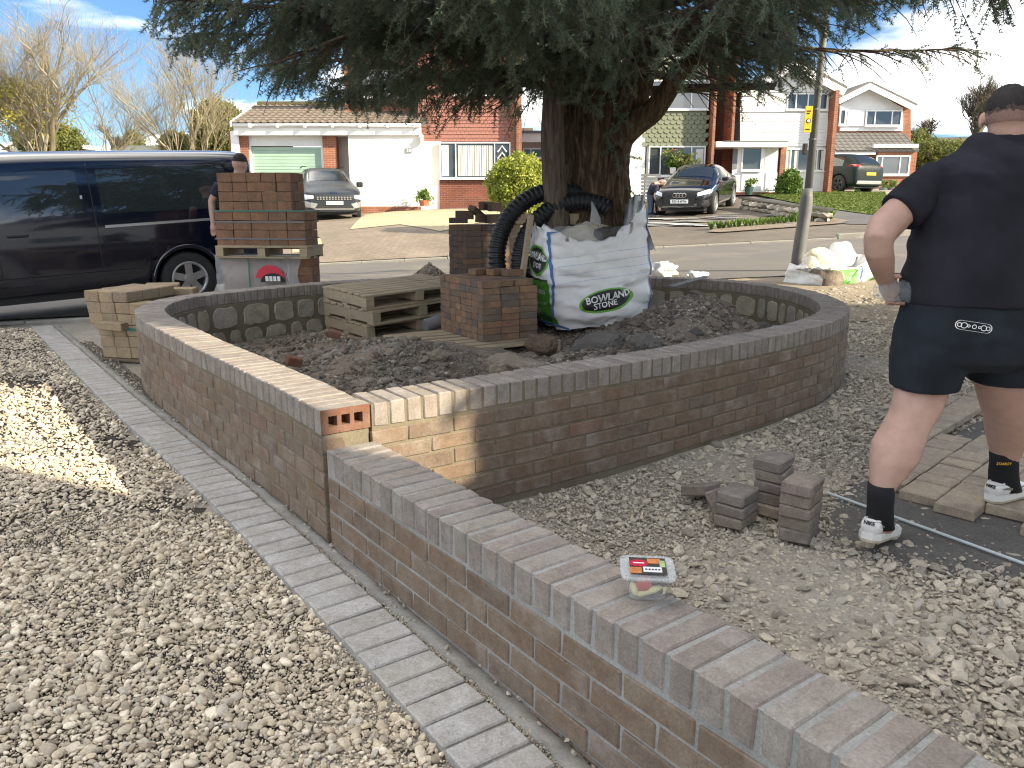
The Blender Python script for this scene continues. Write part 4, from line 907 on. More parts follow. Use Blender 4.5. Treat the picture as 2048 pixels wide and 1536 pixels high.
# laid paving and its sand bed
A = gz(1807, 973, .045); B = gz(1976, 862, .045); e1 = (B-A); e1.z = 0; e1.normalize(); e2 = Vector((e1.y, -e1.x, 0))
paving = empty('paving', (2.2, 3.4, 0)); paving['kind'] = 'structure'
lm = {ln: [brick_mesh('laid_paver', 'paver_laid', (ln, .168, .05), .006, .0025) for _ in range(3)] for ln in (.13, .168, .203)}
org = Vector((A.x, A.y, 0))
for r_ in range(-3, 12):
    t = {-3: 1.1, -2: .55, -1: .02, 0: -.06, 1: -.12, 2: .02, 3: -.14, 4: -.1}.get(r_, -.1-.06*(r_-4)); te = {-3: 2.0, -2: 2.4}.get(r_, 1.02+.05*r_)
    while t < te:
        ln = random.choice((.13, .168, .203)); c_ = org+e1*(t+ln/2)+e2*(r_*.173+.085)
        if c_.y > .9: keep(obj('paver', random.choice(lm[ln]), None, (c_.x, c_.y, .022+gh(c_.x, c_.y)+random.uniform(-.003, .003)), (random.gauss(0, .008), random.gauss(0, .008), math.atan2(e1.y, e1.x)+random.gauss(0, .008))), paving)
        t += ln+.006
q = [gz(1640, 1075, 0), gz(1660, 975, 0), gz(1800, 925, 0), gz(2000, 820, 0), gz(2300, 800, 0), gz(2500, 1250, 0), gz(2048, 1165, 0), gz(1850, 1140, 0)]
cx = sum((p for p in q), Vector())/len(q); V = [(cx.x, cx.y, .0)]; Fq = []
ring = catmull([(p.x, p.y) for p in q], True, 8)
for f in (.85, 1.): V += [(cx.x+(a-cx.x)*f, cx.y+(b-cx.y)*f, gh(a, b)+(-.004 if f < 1 else -.045)) for a, b in ring]
n = len(ring); Fq = [(0, 1+k, 1+(k+1) % n) for k in range(n)]+[(1+k, 1+n+k, 1+n+(k+1) % n) for k in range(n)]+[(1+k, 1+n+(k+1) % n, 1+(k+1) % n) for k in range(n)]
obj('sand_bed', np_mesh('sand_bed', V, Fq, 'sharp_sand', True), kind='structure')
sx, sy = jgrid(.9, 4, 2, 5, .022); m = inside([tuple(p) for p in ring], sx, sy); sx, sy = sx[m], sy[m]; n = len(sx); dd = np.min(np.hypot(sx[:, None]-ring[None, :, 0], sy[:, None]-ring[None, :, 1]), axis=1); m = RNG.uniform(0, 1, n) < np.clip(.75-dd*2.6, .05, 1); sx, sy, dd = sx[m], sy[m], dd[m]; n = len(sx); sc_ = np.clip(RNG.lognormal(-4.3, .45, n), .005, .035)
scatter('sand_bed_stones', np.stack([sx, sy, g(sx, sy)-.006-.03*np.clip(1-dd/.12, 0, 1)+sc_*.2], 1), rnd_rot(n, .4), sc_, RNG.integers(0, 10, n), RUB, label='small stones strewn over the dark sand bed', cat='stones', kind='stuff')
a_, b_ = gz(1655, 985, .012), gz(2200, 1182, .012); MB().tube([a_, a_.lerp(b_, .5), b_], .0065, 8).build('screed_rail', 'pvc_line', None, label='thin pale blue rail lying across the dark sand bed', cat='rail')
# ------------------------------------------------------------------ fruit box
def fruit_box():
    p = gz(1290, 1204, LOW_TOP); c = Vector((p.x+.012, p.y+.05, LOW_TOP+.001)); e = empty('fruit_box', c, R(-6), 'small clear plastic box of cut fruit on the low wall', 'fruit box')
    w, h = .052, .062
    def ring(s_, z, n=36): return [Vector((math.copysign(abs(math.cos(a))**.30, math.cos(a))*s_, math.copysign(abs(math.sin(a))**.30, math.sin(a))*s_, z)) for a in np.linspace(0, 6.283, n, False)]
    mb = MB(); mb.smooth = True; mb.loft([ring(.042, 0), ring(.045, .004), ring(.053, .05), ring(.056, h-.006), ring(.064, h-.004), ring(.064, h)], True); mb.build('tub', 'clear_plastic', e)
    mb = MB(); mb.smooth = True; mb.loft([ring(.068, h+.001), ring(.069, h+.006), ring(.064, h+.008), ring(.061, h+.0065)]); lid = mb.build('lid', 'clear_plastic', e)
    MB().box((-.045, -.046, h+.0095), (.046, .046, h+.0102)).build('label_sheet', 'label_dark', lid); mb = MB(); mb.prism([Vector((-.022+math.cos(a)*.024, .012+math.sin(a)*.02, h+.0106)) for a in np.linspace(0, 6.283, 20, False)], (0, 0, .0005)); mb.build('label_badge', 'label_red', lid)
    MB().box((-.012, -.036, h+.0106), (.034, -.008, h+.0112)).build('label_price', 'label_white', lid); MB().box((.0, .012, h+.0106), (.032, .04, h+.0111)).build('label_print', 'label_orange', lid); MB().box((.03, -.006, h+.0107), (.044, .03, h+.0113)).build('label_print', 'label_leaf', lid); MB().box((-.045, -.045, h+.0106), (-.016, -.012, h+.0111)).build('label_print', 'label_orange', lid)
    mb = MB(); mb.box((-.036, .009, h+.0114), (-.008, .0145, h+.0118)); mb.build('lettering', 'ink_white', lid); mb = MB()
    for k in range(5): mb.box((-.007+k*.008, -.026, h+.0114), (-.002+k*.008, -.019, h+.0117))
    mb.build('lettering', 'ink_black', lid)
    def fruit(nm, x, y, z, r_, sc, mt, rot=(0, 0, 0)):
        mb = MB(); mb.smooth = True; mb.sphere((0, 0, 0), r_*1.22, 14, 10, sc); mb.build(nm, mt, None, c+Vector((x, y, z)), rot, label=lbs.pop(0), cat='fruit', group='fruit in the plastic box')
    lbs = ['halved strawberry at the front of the fruit box', 'dark red strawberry under the halved one', 'grape at the front right top of the fruit box', 'grape beside the strawberry under the lid', 'grape at the left of the fruit box', 'grape at the back of the fruit box', 'grape low at the right of the fruit box', 'strawberry at the back of the fruit box']
    fruit('strawberry', -.012, -.030, .040, .017, (1, .8, 1.1), 'strawberry', (0, .4, 0)); fruit('strawberry', -.018, -.022, .022, .014, (1, .8, 1), 'grape'); fruit('grape', .036, -.030, .046, .0115, (1, 1, 1.1), 'grape'); fruit('grape', .015, -.030, .048, .012, (1.1, 1, 1), 'grape'); fruit('grape', -.036, -.015, .042, .012, (1, 1, 1.1), 'grape'); fruit('grape', .0, .02, .045, .013, (1, 1, 1), 'grape'); fruit('grape', .030, -.030, .022, .009, (1, 1, 1), 'grape'); fruit('strawberry', .02, .028, .035, .016, (1, 1, 1), 'strawberry')
    mb = MB(); mb.smooth = True; rf_ = random.Random(3)
    for k in range(26): mb.sphere((rf_.uniform(-.03, .03), rf_.uniform(-.018, .032), rf_.uniform(.012, .048)), rf_.uniform(.009, .013), 10, 7)
    mb.build('cut_fruit', 'grape', None, c, label='dark mixed berries filling the middle of the fruit box', cat='fruit', kind='stuff')
    for k, (pa, pb, lb) in enumerate((((-.030, -.034, .010), (.030, -.037, .034), 'long pale apple slice slanting across the front of the fruit box'), ((-.040, -.02, .045), (-.032, -.032, .008), 'apple slice at the left side of the fruit box'), ((.036, -.02, .05), (.034, -.035, .012), 'apple slice at the right side of the fruit box'), ((.0, -.03, .03), (.03, -.01, .02), 'apple slice behind the front one in the fruit box'))):
        pa, pb = Vector(pa), Vector(pb); mb = MB(); mb.smooth = True; mb.tube([pa+(pb-pa)*t for t in (0, .1, .3, .7, .9, 1)], [.003, .0075, .0095, .0095, .0075, .003], 10); mb.build('apple_slice', 'apple_flesh', None, c, label=lb, cat='fruit', group='fruit in the plastic box')
fruit_box()
# ------------------------------------------------------------------ foliage pieces
def mat_leaf(name, cols, rough=.6, trans=.25):
    k = NT(name); base = k.ramp(k.rand(), [((i+.5)/len(cols), c) for i, c in enumerate(cols)]); k.col(base)
    k.set(Roughness=rough, Specular_IOR_Level=.3)
    tr = k.n('BsdfTranslucent'); k.l(base, tr.inputs[0]); ms = k.n('MixShader'); ms.inputs[0].default_value = trans
    out = k.t.nodes['Material Output']; k.l(k.b.outputs[0], ms.inputs[1]); k.l(tr.outputs[0], ms.inputs[2]); k.l(ms.outputs[0], out.inputs[0])
mat_leaf('cedar_needle', [(0.107, 0.146, 0.104), (0.139, 0.181, 0.129), (0.088, 0.124, 0.077), (0.162, 0.203, 0.136), (0.119, 0.151, 0.086), (0.203, 0.240, 0.165)])
mat_leaf('bush_leaf', [(0.302, 0.344, 0.050), (0.378, 0.404, 0.070), (0.218, 0.284, 0.040), (0.437, 0.447, 0.120)], .45, .3)
mat_leaf('bud_leaf', [(.34, .30, .06), (.40, .34, .08), (.28, .27, .07)], .7, .3)
mat_leaf('green_leaf', [(.12, .20, .04), (.17, .25, .05), (.09, .16, .03)], .5, .3)
mat_leaf('grass_blade', [(0.104, 0.156, 0.027), (0.136, 0.187, 0.036), (0.160, 0.195, 0.054)], .6, .3)
mat_leaf('hedge_leaf', [(.17, .19, .05), (.22, .22, .06), (.13, .15, .05)], .6, .3)
def mat_bark(name, c1, c2, c3, moss=None):
    k = NT(name); mp = k.n('Mapping'); mp.inputs['Scale'].default_value = (14, 14, 2.2); k.l(k.coord(), mp.inputs[0])
    v = k.noise(1.7, 6, .62, mp.outputs[0], .8); c = k.ramp(v, [(.32, c1), (.5, c2), (.68, c3)])
    if moss: c = k.mix(k.ramp(k.noise(1.4, 5, .6), [(.5, 0), (.7, .55)]), c, moss)
    k.col(c); k.bump(v, .9, .03); k.set(Roughness=.95, Specular_IOR_Level=.15)
mat_bark('cedar_bark', (.022, .015, .010), (.080, .056, .036), (.19, .14, .09), (.10, .085, .035)); mat_bark('stem_bark', (.06, .045, .032), (.125, .098, .075), (.19, .155, .12)); mat_bark('pale_bark', (.26, .225, .145), (.35, .30, .20), (.44, .38, .26)); mat_bark('twig_bark', (.26, .225, .155), (.34, .295, .205), (.42, .365, .26)); mat_bark('grey_bark', (.09, .075, .06), (.13, .11, .085), (.17, .15, .12))
def spray_mesh(name, mat, L=.2, nspur=9, nn=15, nl=.026, nw=.0034, seed=0, twig=True):
    rnd = random.Random(seed); mb = MB()
    for i in range(nspur):
        x = L*(i+.5)/nspur; o = Vector((x, rnd.uniform(-.012, .012), rnd.uniform(-.012, .012)))
        for k in range(nn):
            d = Vector((rnd.uniform(-.2, 1.), rnd.gauss(0, .8), rnd.gauss(.15, .75))).normalized(); s_ = d.cross(Vector((rnd.gauss(0, 1), rnd.gauss(0, 1), rnd.gauss(0, 1)))).normalized()*nw; q = o+d*nl*rnd.uniform(.7, 1.15)
            mb.add([o-s_*.6, o+s_*.6, q+s_*.3, q-s_*.3], [(0, 1, 2, 3)])
    if twig: mb.tube([(0, 0, 0), (L, 0, 0)], [.004, .002], 3, False)
    return mb.mesh(name, mat)
CED = collection_of('cedar_kinds', [spray_mesh('cedar_spray_%d' % i, 'cedar_needle', .17+.02*i, 9, 15, .027, .0036, i) for i in range(5)])
def leaf_clump(name, mat, n=22, r=.12, ls=.05, seed=0):
    rnd = random.Random(seed); mb = MB()
    for k in range(n):
        o = Vector((rnd.gauss(0, 1), rnd.gauss(0, 1), rnd.gauss(0, 1))).normalized()*r*rnd.uniform(.3, 1); a = Vector((rnd.gauss(0, 1), rnd.gauss(0, 1), rnd.gauss(0, .6))).normalized(); b = a.cross(Vector((rnd.gauss(0, 1), rnd.gauss(0, 1), rnd.gauss(0, 1)))).normalized(); l = ls*rnd.uniform(.7, 1.2)
        mb.add([o, o+a*l*.5+b*l*.32, o+a*l, o+a*l*.5-b*l*.32], [(0, 1, 2, 3)])
    return mb.mesh(name, mat)
def dir_rot(d, roll): return (Vector(d).to_track_quat('X', 'Z') @ Euler((roll, 0, 0)).to_quaternion()).to_euler()
# ------------------------------------------------------------------ the cedar
def rough_tube(mb, path, rad, n=40, ridge=.06, freq=7, seed=0, sub=8):
    P = catmull([tuple(p) for p in path], False, sub*2); rr = np.interp(np.linspace(0, len(rad)-1, len(P)), range(len(rad)), rad); rings = []
    prev = None
    for i, p in enumerate(P):
        t = Vector(P[min(i+1, len(P)-1)]-P[max(i-1, 0)]).normalized(); a = (t.cross(Vector((0, 1, 0))) if prev is None else prev-t*prev.dot(t)).normalized(); prev = a; b = t.cross(a); r_ = []
        for k in range(n):
            an = 2*math.pi*k/n; c, s_ = math.cos(an), math.sin(an)
            wv = noise.noise(Vector((c*2, s_*2, p[2]*3+seed)))*.5; q = 1+ridge*.5*noise.noise(Vector((c*freq*.25, s_*freq*.25, p[2]*1.6+seed)))+ridge*.75*(abs(noise.noise(Vector(((c+wv*.1)*freq*.75, (s_+wv*.1)*freq*.75, p[2]*4.2+seed))))-.25)+ridge*.3*noise.noise(Vector((c*freq*2, s_*freq*2, p[2]*14+seed)))
            r_.append(Vector(p)+(a*c+b*s_)*rr[i]*q)
        rings.append(r_)
    mb.smooth = True; mb.loft(rings)
def cedar():
    e = empty('cedar_tree', (.88, 8.0, .3), 0, 'large blue-grey cedar with thick forked trunk and drooping branches in the planter', 'tree')
    def P_(l, Y): return [at(x, y, Y+dy) for x, y, dy in l]
    mb = MB(); rough_tube(mb, P_([(1192, 470, 0), (1192, 420, 0), (1194, 330, 0), (1190, 250, 0), (1182, 150, 0), (1172, 40, 0), (1166, -150, 0), (1160, -420, 0), (1160, -800, 0)], 8.05), [.42, .345, .31, .315, .285, .25, .2, .15, .05], 150, .17, 20, 1)
    keep(mb.build('trunk', 'cedar_bark'), e)
    mb = MB(); rough_tube(mb, P_([(1222, 320, -.05), (1238, 250, -.08), (1266, 180, -.12), (1292, 90, -.2), (1312, -20, -.3), (1340, -220, -.4)], 8.0), [.16, .18, .165, .15, .13, .08], 40, .07, 9, 2); keep(mb.build('limb', 'cedar_bark'), e)
    mb = MB(); rough_tube(mb, P_([(1235, 285, -.05), (1262, 252, -.12), (1305, 222, -.2), (1335, 182, -.25), (1362, 140, -.3), (1412, 105, -.3), (1480, 62, -.3), (1580, 5, -.4)], 7.9), [.12, .125, .105, .092, .085, .075, .06, .035], 28, .08, 8, 3); keep(mb.build('limb', 'cedar_bark'), e)
    mb = MB(); rough_tube(mb, P_([(1115, 460, 0), (1113, 420, 0), (1107, 330, 0), (1105, 250, 0), (1112, 150, 0), (1126, 40, .1), (1145, -120, .2), (1150, -250, .3)], 7.72), [.13, .118, .112, .108, .1, .09, .075, .05], 32, .07, 8, 4); st = keep(mb.build('stem', 'stem_bark'), e); st['label'] = 'thin bare second stem'
    rnd = random.Random(5); B = MB(); B.smooth = True; pos, dirs, rolls, scl = [], [], [], []
    hx = [-.75, -.445, -.41, -.35, -.30, -.27, -.2, -.1, 0, .06, .085, .15, .17, .20, .25, .30, .33, .36, .39, .42, .45, .49, .53, .56, .58, .65, .8]
    hy = [-600, -110, 100, 128, 172, 205, 226, 236, 226, 242, 205, 195, 150, 140, 196, 206, 198, 172, 150, 142, 130, 152, 150, 175, 80, 48, 40]
    def hem(p):
        u = p.x/max(p.y, .5); py = np.interp(u, hx, hy); d = ray(1024+u*FPX*.98, py); return CAMH+d.z/d.y*p.y
    def drop(p, v, L, n, sag, wob):
        out = [p.copy()]; v = v.normalized(); stp = L/n
        for i in range(n):
            v = (v+Vector((rnd.gauss(0, wob), rnd.gauss(0, wob), rnd.gauss(0, wob)-sag))).normalized(); p = p+v*stp; out.append(p.copy())
        return out
    tx, ty = .88, 8.0; nl = 0
    limbs = []
    for i in range(44):                     # main boughs
        z0 = 2.35+5.6*(i/43)**1.25; az = i*2.399+rnd.uniform(-.3, .3); L = (4.6 if z0 < 4.4 else 4.6-(z0-4.4)*.75)*rnd.uniform(.78, 1.1); limbs.append((z0, az, max(L, .8)))
    for az, L in ((2.9, 4.4), (3.2, 4.6), (3.5, 4.5), (3.75, 4.6), (4.1, 4.2), (4.5, 3.6), (5.0, 3.4), (5.4, 3.6), (5.75, 4.0), (6.05, 4.2), (.1, 3.9), (2.5, 3.6), (2.7, 3.9), (.3, 3.4), (3.05, 4.9), (3.35, 4.2), (5.9, 3.6), (4.3, 3.8), (4.75, 3.2), (3.9, 4.3)): limbs.append((rnd.uniform(2.6, 3.4), az, L))
    for z0, az, L in limbs:
        v = Vector((math.cos(az), math.sin(az), .22 if z0 > 3 else .14)); p = Vector((tx, ty, z0))
        path = drop(p, v, L, 14, .022, .05)
        cut = 15
        for i in range(4, 15):
            if path[i].z < hem(path[i])+.12: cut = i; break
        path = path[:max(cut, 3)]; rad = [max(.008, .055*(1-i/15.)**1.2*min(1, L/3)) for i in range(len(path))]; B.tube(path, rad, 6, False)
        hi = z0 > 4.6
        for i in range(2, len(path)):
            q = path[i]; t = (path[i]-path[i-1]).normalized(); f = i/14
            for sd in (-1, 1, 0):
                if hi and rnd.random() < .35: continue
                for rep in range(2 if not hi else 1):
                    side = t.cross(Vector((0, 0, 1))).normalized()*sd; l = (1.0*(1-f)+.38)*rnd.uniform(.6, 1.15)*(.8 if sd == 0 else 1)
                    d = (t*rnd.uniform(.45, .9)+side*rnd.uniform(.5, 1.)+Vector((0, 0, rnd.uniform(-.3, .12)))); sub = drop(q+t*rnd.uniform(-.12, .12), d, l, 6, .10, .10)
                    h0 = hem(sub[-1])+rnd.gauss(0, .03)
                    if sub[3].z < h0+.05: continue
                    B.tube(sub, [.011, .009, .008, .006, .005, .004, .002], 3, False)
                    for j in range(1, 7):
                        for m_ in range(3 if not hi else 2):
                            f2 = rnd.random(); c_ = sub[j-1].lerp(sub[j], f2); tt = (sub[j]-sub[j-1]).normalized()
                            if c_.z < hem(c_)+.0+.30*abs(noise.noise(Vector((c_.x*2.4, c_.y*2.4, 1))))+rnd.gauss(.02, .05): continue
                            u_ = c_.x/max(c_.y, .5); kp = float(np.interp(u_, [-.45, -.3, -.15, 0, .12, .2, .3, .5, .7], [.26, .32, .40, .42, .35, .28, .22, .15, .12]))
                            if rnd.random() > kp+.75*noise.noise(c_*1.7): continue
                            dd = (tt*rnd.uniform(.5, 1.)+Vector((rnd.gauss(0, .5), rnd.gauss(0, .5), rnd.gauss(-.35, .35)))).normalized()
                            pos.append(c_); dirs.append(dd); rolls.append(rnd.uniform(0, 6.28)); scl.append(rnd.uniform(.7, 1.2))
    keep(B.build('branches', 'stem_bark'), e)
    # sprays sprouting from trunk and limbs
    for px, py, Y, n in ((1150, 60, 7.6, 60), (1200, 120, 7.55, 45), (1160, 170, 7.55, 25), (1105, 60, 7.4, 40), (1110, 140, 7.4, 25), (1285, 100, 7.5, 25), (1222, 250, 7.6, 8), (1236, 320, 7.6, 6), (1128, 150, 7.4, 20)):
        for k in range(n):
            c_ = at(px+rnd.gauss(0, 26), py+rnd.gauss(0, 28), Y+rnd.gauss(0, .12)); pos.append(c_); dirs.append(Vector((rnd.gauss(0, .6), rnd.gauss(-.3, .5), rnd.gauss(-.3, .6))).normalized()); rolls.append(rnd.uniform(0, 6.28)); scl.append(rnd.uniform(.8, 1.2))
    o = Vector((.88, 8.0, .3)); n = len(pos); rot = np.array([dir_rot(d, r_) for d, r_ in zip(dirs, rolls)])
    c = scatter('crown', np.array([p-o for p in pos]), rot, np.array(scl), RNG.integers(0, 5, n), CED, e); c['kind'] = 'stuff'
    print('cedar sprays', n)
cedar()
# ------------------------------------------------------------------ bare trees and shrubs
def bare_tree(px, base, top, Y, spread, mat, label, seed, lean=0., twig=None, name='bare_tree', levels=6, n0=5, r0=.2, up=.06, leaf=None, leafn=0, side=1.35):
    rnd = random.Random(seed); p = at(px, base, Y); zt = at(px, top, Y).z; g0 = gh(p.x, Y) if Y < 60 else p.z-.5; Hh = zt-g0
    e = empty(name, (p.x, Y, g0), 0, label, 'tree'); T = MB(); C = MB(); T.smooth = C.smooth = True; tips = []
    def grow(q, v, L, r, lv):
        n = 4; path = [q.copy()]; v = v.normalized()
        for i in range(n): v = (v+Vector((rnd.gauss(0, .10), rnd.gauss(0, .10), rnd.gauss(.02*up, .06)))).normalized(); q = q+v*L/n; path.append(q.copy())
        rr = [r*(1-.45*i/n) for i in range(n+1)]; (T if lv < 2 else C).tube(path, rr, 7 if lv < 2 else (4 if lv < 4 else 3), False)
        if lv >= levels: tips.append(q); return
        k = n0 if lv == 0 else rnd.choice((3, 3, 4))
        for j in range(k):
            f = rnd.uniform(.35, 1.) if j else 1.; b = path[min(n, int(f*n))]; a = rnd.uniform(0, 6.283); s_ = Vector((math.cos(a), math.sin(a), 0))*side*spread
            grow(b, v*rnd.uniform(.55, 1)+s_*rnd.uniform(.35, .95)+Vector((0, 0, up)), L*rnd.uniform(.66, .9), r*(.52 if j else .66), lv+1)
    grow(Vector((0, 0, 0)), Vector((lean, 0, 1)), Hh*.27, r0, 0)
    zz = max(q[2] for q in C.v); s_ = Hh/zz
    for M_ in (T, C): M_.v = [(a*s_, b*s_, c*s_) for a, b, c in M_.v]
    T.build('trunk', mat, e); C.build('crown', twig or mat, e)
    if leaf:
        tp = [tips[rnd.randrange(len(tips))]*s_+Vector((rnd.gauss(0, .25), rnd.gauss(0, .25), rnd.gauss(0, .25))) for _ in range(leafn)]; tp = [q for q in tp if leaf[1](q, Hh)]
        n = len(tp); sc = scatter('leaves', np.array(tp), rnd_rot(n, 1.5), RNG.uniform(.7, 1.4, n), RNG.integers(0, 3, n), leaf[0], e); sc['kind'] = 'stuff'
    return e
BUD = collection_of('bud_kinds', [leaf_clump('bud_%d' % i, 'bud_leaf', 16, .22, .13, i) for i in range(3)])
bare_tree(55, 300, -35, 40, .62, 'pale_bark', 'broad bare tree with yellow catkins above the van roof', 3, .05, 'twig_bark', levels=7, r0=.19, up=.16, side=1.2, leaf=(BUD, lambda q, h: q.z < h*.62 and q.x < .9), leafn=2600)
bare_tree(392, 300, 20, 42, .50, 'pale_bark', 'slender bare tree with pale branches between the van and the garage', 11, .0, 'pale_bark', levels=7, r0=.15, up=.2, side=1.05)
bare_tree(1952, 300, 136, 70, .62, 'grey_bark', 'round-headed leafless tree above the man\'s shoulder', 21, 0, 'grey_bark', levels=7, r0=.4, up=.25, side=1.0)
bare_tree(222, 300, 240, 70, .7, 'grey_bark', 'low distant leafless tree just above the van roof', 31, 0, 'grey_bark', levels=6, r0=.2)
bare_tree(1850, 300, 222, 75, .7, 'grey_bark', 'small far leafless tree beside the right-hand gable', 41, 0, 'grey_bark', levels=6, r0=.2)
def bush(px, py, Y, rx, rz, kinds, n, label, name='bush', cat='bush', stem='stem_bark', sc=(.8, 1.3), flat=.8, base=None):
    p = at(px, py, Y); g0 = base if base is not None else gh(p.x, Y); e = empty(name, (p.x, Y, g0), 0, label, cat); cz = p.z-g0
    d = RNG.normal(0, 1, (n, 3)); d /= np.linalg.norm(d, axis=1)[:, None]; r_ = RNG.uniform(.55, 1, n)**.5
    bump_ = np.array([1+.22*noise.noise(Vector(v)*2.6+Vector((px, 0, 0)))+.12*noise.noise(Vector(v)*6+Vector((px, 2, 0))) for v in d]); P = d*(r_*bump_)[:, None]*np.array([rx, rx*flat, rz])+np.array([0, 0, cz])
    P = P[P[:, 2] > .02]; n = len(P); s_ = scatter('leaves', P, rnd_rot(n, 1.5), RNG.uniform(*sc, n), RNG.integers(0, 3, n), kinds, e); s_['kind'] = 'stuff'
    mb = MB(); mb.smooth = True; mb.tube([(0, 0, -.1), (.03, 0, cz*.6), (0, .02, cz)], [.07*rx, .05*rx, .03*rx], 8); mb.build('stem', stem, e); return e
YB = collection_of('yellow_kinds', [leaf_clump('yellow_%d' % i, 'bush_leaf', 24, .11, .062, i) for i in range(3)]); HB = collection_of('hedge_kinds', [leaf_clump('hedge_%d' % i, 'hedge_leaf', 22, .3, .16, i) for i in range(3)]); GB = collection_of('green_kinds', [leaf_clump('green_%d' % i, 'green_leaf', 20, .10, .08, i) for i in range(3)])
bush(1038, 372, 19.5, .68, .68, YB, 2600, 'clipped rounded yellow-green bush left of the cedar trunk')
bush(440, 270, 46, 1.5, 1.8, HB, 900, 'tall olive hedge bush beside the garage gable'); bush(352, 290, 48, .8, .6, HB, 300, 'dark low conifer bush behind the van roof'); bush(268, 292, 60, .6, .9, HB, 300, 'small dark conifer far behind the van')
bush(1868, 316, 58, 2.2, 1.1, HB, 600, 'long olive hedge below the far tan house'); bush(1930, 318, 58, 2.6, 1.2, HB, 700, 'far hedge behind the man\'s shoulder'); bush(1835, 310, 62, 1.4, 1.6, HB, 500, 'brown leafless shrub between the far houses'); bush(100, 282, 58, 2.2, 1.2, HB, 600, 'far hedge behind the van roof at the left edge')
# ------------------------------------------------------------------ houses (front planes are parallel to the picture; sizes measured on them)
mat_plain('red_tile', (.30, .135, .105), .8, .12, 3, .1); mat_plain('olive_tile', (.185, .20, .13), .85, .15, 4, .1); mat_plain('roof_tile', (.17, .135, .105), .9, .18, 3, .3); mat_plain('grey_roof_tile', (.15, .14, .13), .9, .15, 3, .3); mat_plain('rust_moss', (.26, .20, .09), .95, .2, 6)
def mat_wallbrick(name, c1, c2, mort, sc=1.):
    k = NT(name); mp = k.n('Mapping'); mp.inputs['Rotation'].default_value = (R(90), 0, 0); k.l(k.coord(), mp.inputs[0])
    sw = k.n('SeparateXYZ'); k.l(k.coord(), sw.inputs[0]); cb = k.n('CombineXYZ'); ad = k.math('ADD', sw.outputs[0], sw.outputs[1]); k.l(ad, cb.inputs[0]); k.l(sw.outputs[2], cb.inputs[1])
    b = k.n('TexBrick'); b.inputs['Scale'].default_value = 1; b.inputs['Brick Width'].default_value = .225*sc; b.inputs['Row Height'].default_value = .075*sc; b.inputs['Mortar Size'].default_value = .006; b.inputs['Color1'].default_value = (*c1, 1); b.inputs['Color2'].default_value = (*c2, 1); b.inputs['Mortar'].default_value = (*mort, 1); b.inputs['Bias'].default_value = 0.
    k.l(cb.outputs[0], b.inputs['Vector']); c = k.mix(1, b.outputs[0], k.ramp(k.noise(1.5, 5), [(.3, .8), (.7, 1.2)]), 'MULTIPLY'); k.col(c); k.bump(b.outputs[1], -.4, .008); k.set(Roughness=.92, Specular_IOR_Level=.2)
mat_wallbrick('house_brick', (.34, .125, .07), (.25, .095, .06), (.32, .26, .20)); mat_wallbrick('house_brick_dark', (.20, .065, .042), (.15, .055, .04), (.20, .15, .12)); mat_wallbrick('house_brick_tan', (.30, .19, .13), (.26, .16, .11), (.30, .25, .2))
class House:
    def __init__(s, Y, label, px, base, cat='house', name='house'):
        s.Y = Y; p = at(px, base, Y); s.e = empty(name, (p.x, Y, p.z), 0, label, cat); s.zb = p.z
    def rect(s, name, x0, y0, x1, y1, mat, dy=0., th=.12, parent=None):
        """box whose front lies dy in front (-) of / behind the main front plane; corners in photo pixels on that plane"""
        Y = s.Y+dy; a, b = at(x0, y1, Y), at(x1, y0, Y); o = MB().box((a.x, Y, a.z), (b.x, Y+th, b.z)).build(name, mat); return s.adopt(o, parent)
    def adopt(s, o, parent=None):
        keep(o, s.e)
        if parent is not None: o.parent = parent; o.matrix_parent_inverse = Matrix()
        return o
    def window(s, x0, y0, x1, y1, panes, dy=-.04, inside='dark_room', name='window', glass='window_glass', fr=2.4, tr=None):
        """white frame > glass panes; panes = list of x splits in pixels"""
        Y = s.Y+dy; a, b = at(x0, y1, Y), at(x1, y0, Y); t = fr/FPX*Y; mb = MB(); xs_ = [at(x, y0, Y).x for x in panes]; edges = [a.x]+xs_+[b.x]
        mb.box((a.x, Y, b.z-t), (b.x, Y+.09, b.z)); mb.box((a.x, Y, a.z), (b.x, Y+.09, a.z+t))
        for i, x in enumerate(edges): k = t if i in (0, len(edges)-1) else t*.8; xa = x if i == 0 else (x-k if i == len(edges)-1 else x-k/2); mb.box((xa, Y+.003, a.z+t), (xa+k, Y+.087, b.z-t))
        f = s.adopt(mb.build(name, 'white_upvc'))
        for i in range(len(edges)-1):
            xl, xr = edges[i]+t*.6, edges[i+1]-t*.6
            if tr and i in tr:       # a fanlight bar
                zz = at(x0, tr[i], Y).z; s.adopt(MB().box((xl, Y+.01, zz-t*.4), (xr, Y+.08, zz+t*.4)).build('bar', 'white_upvc'), f)
            s.adopt(MB().box((xl, Y+.05, a.z+t*.8), (xr, Y+.056, b.z-t*.8)).build('pane', glass), f)
        s.adopt(MB().box((a.x-.02, Y-.05, a.z-t*.9), (b.x+.02, Y+.1, a.z-.002)).build('sill', 'white_upvc'), f); return f
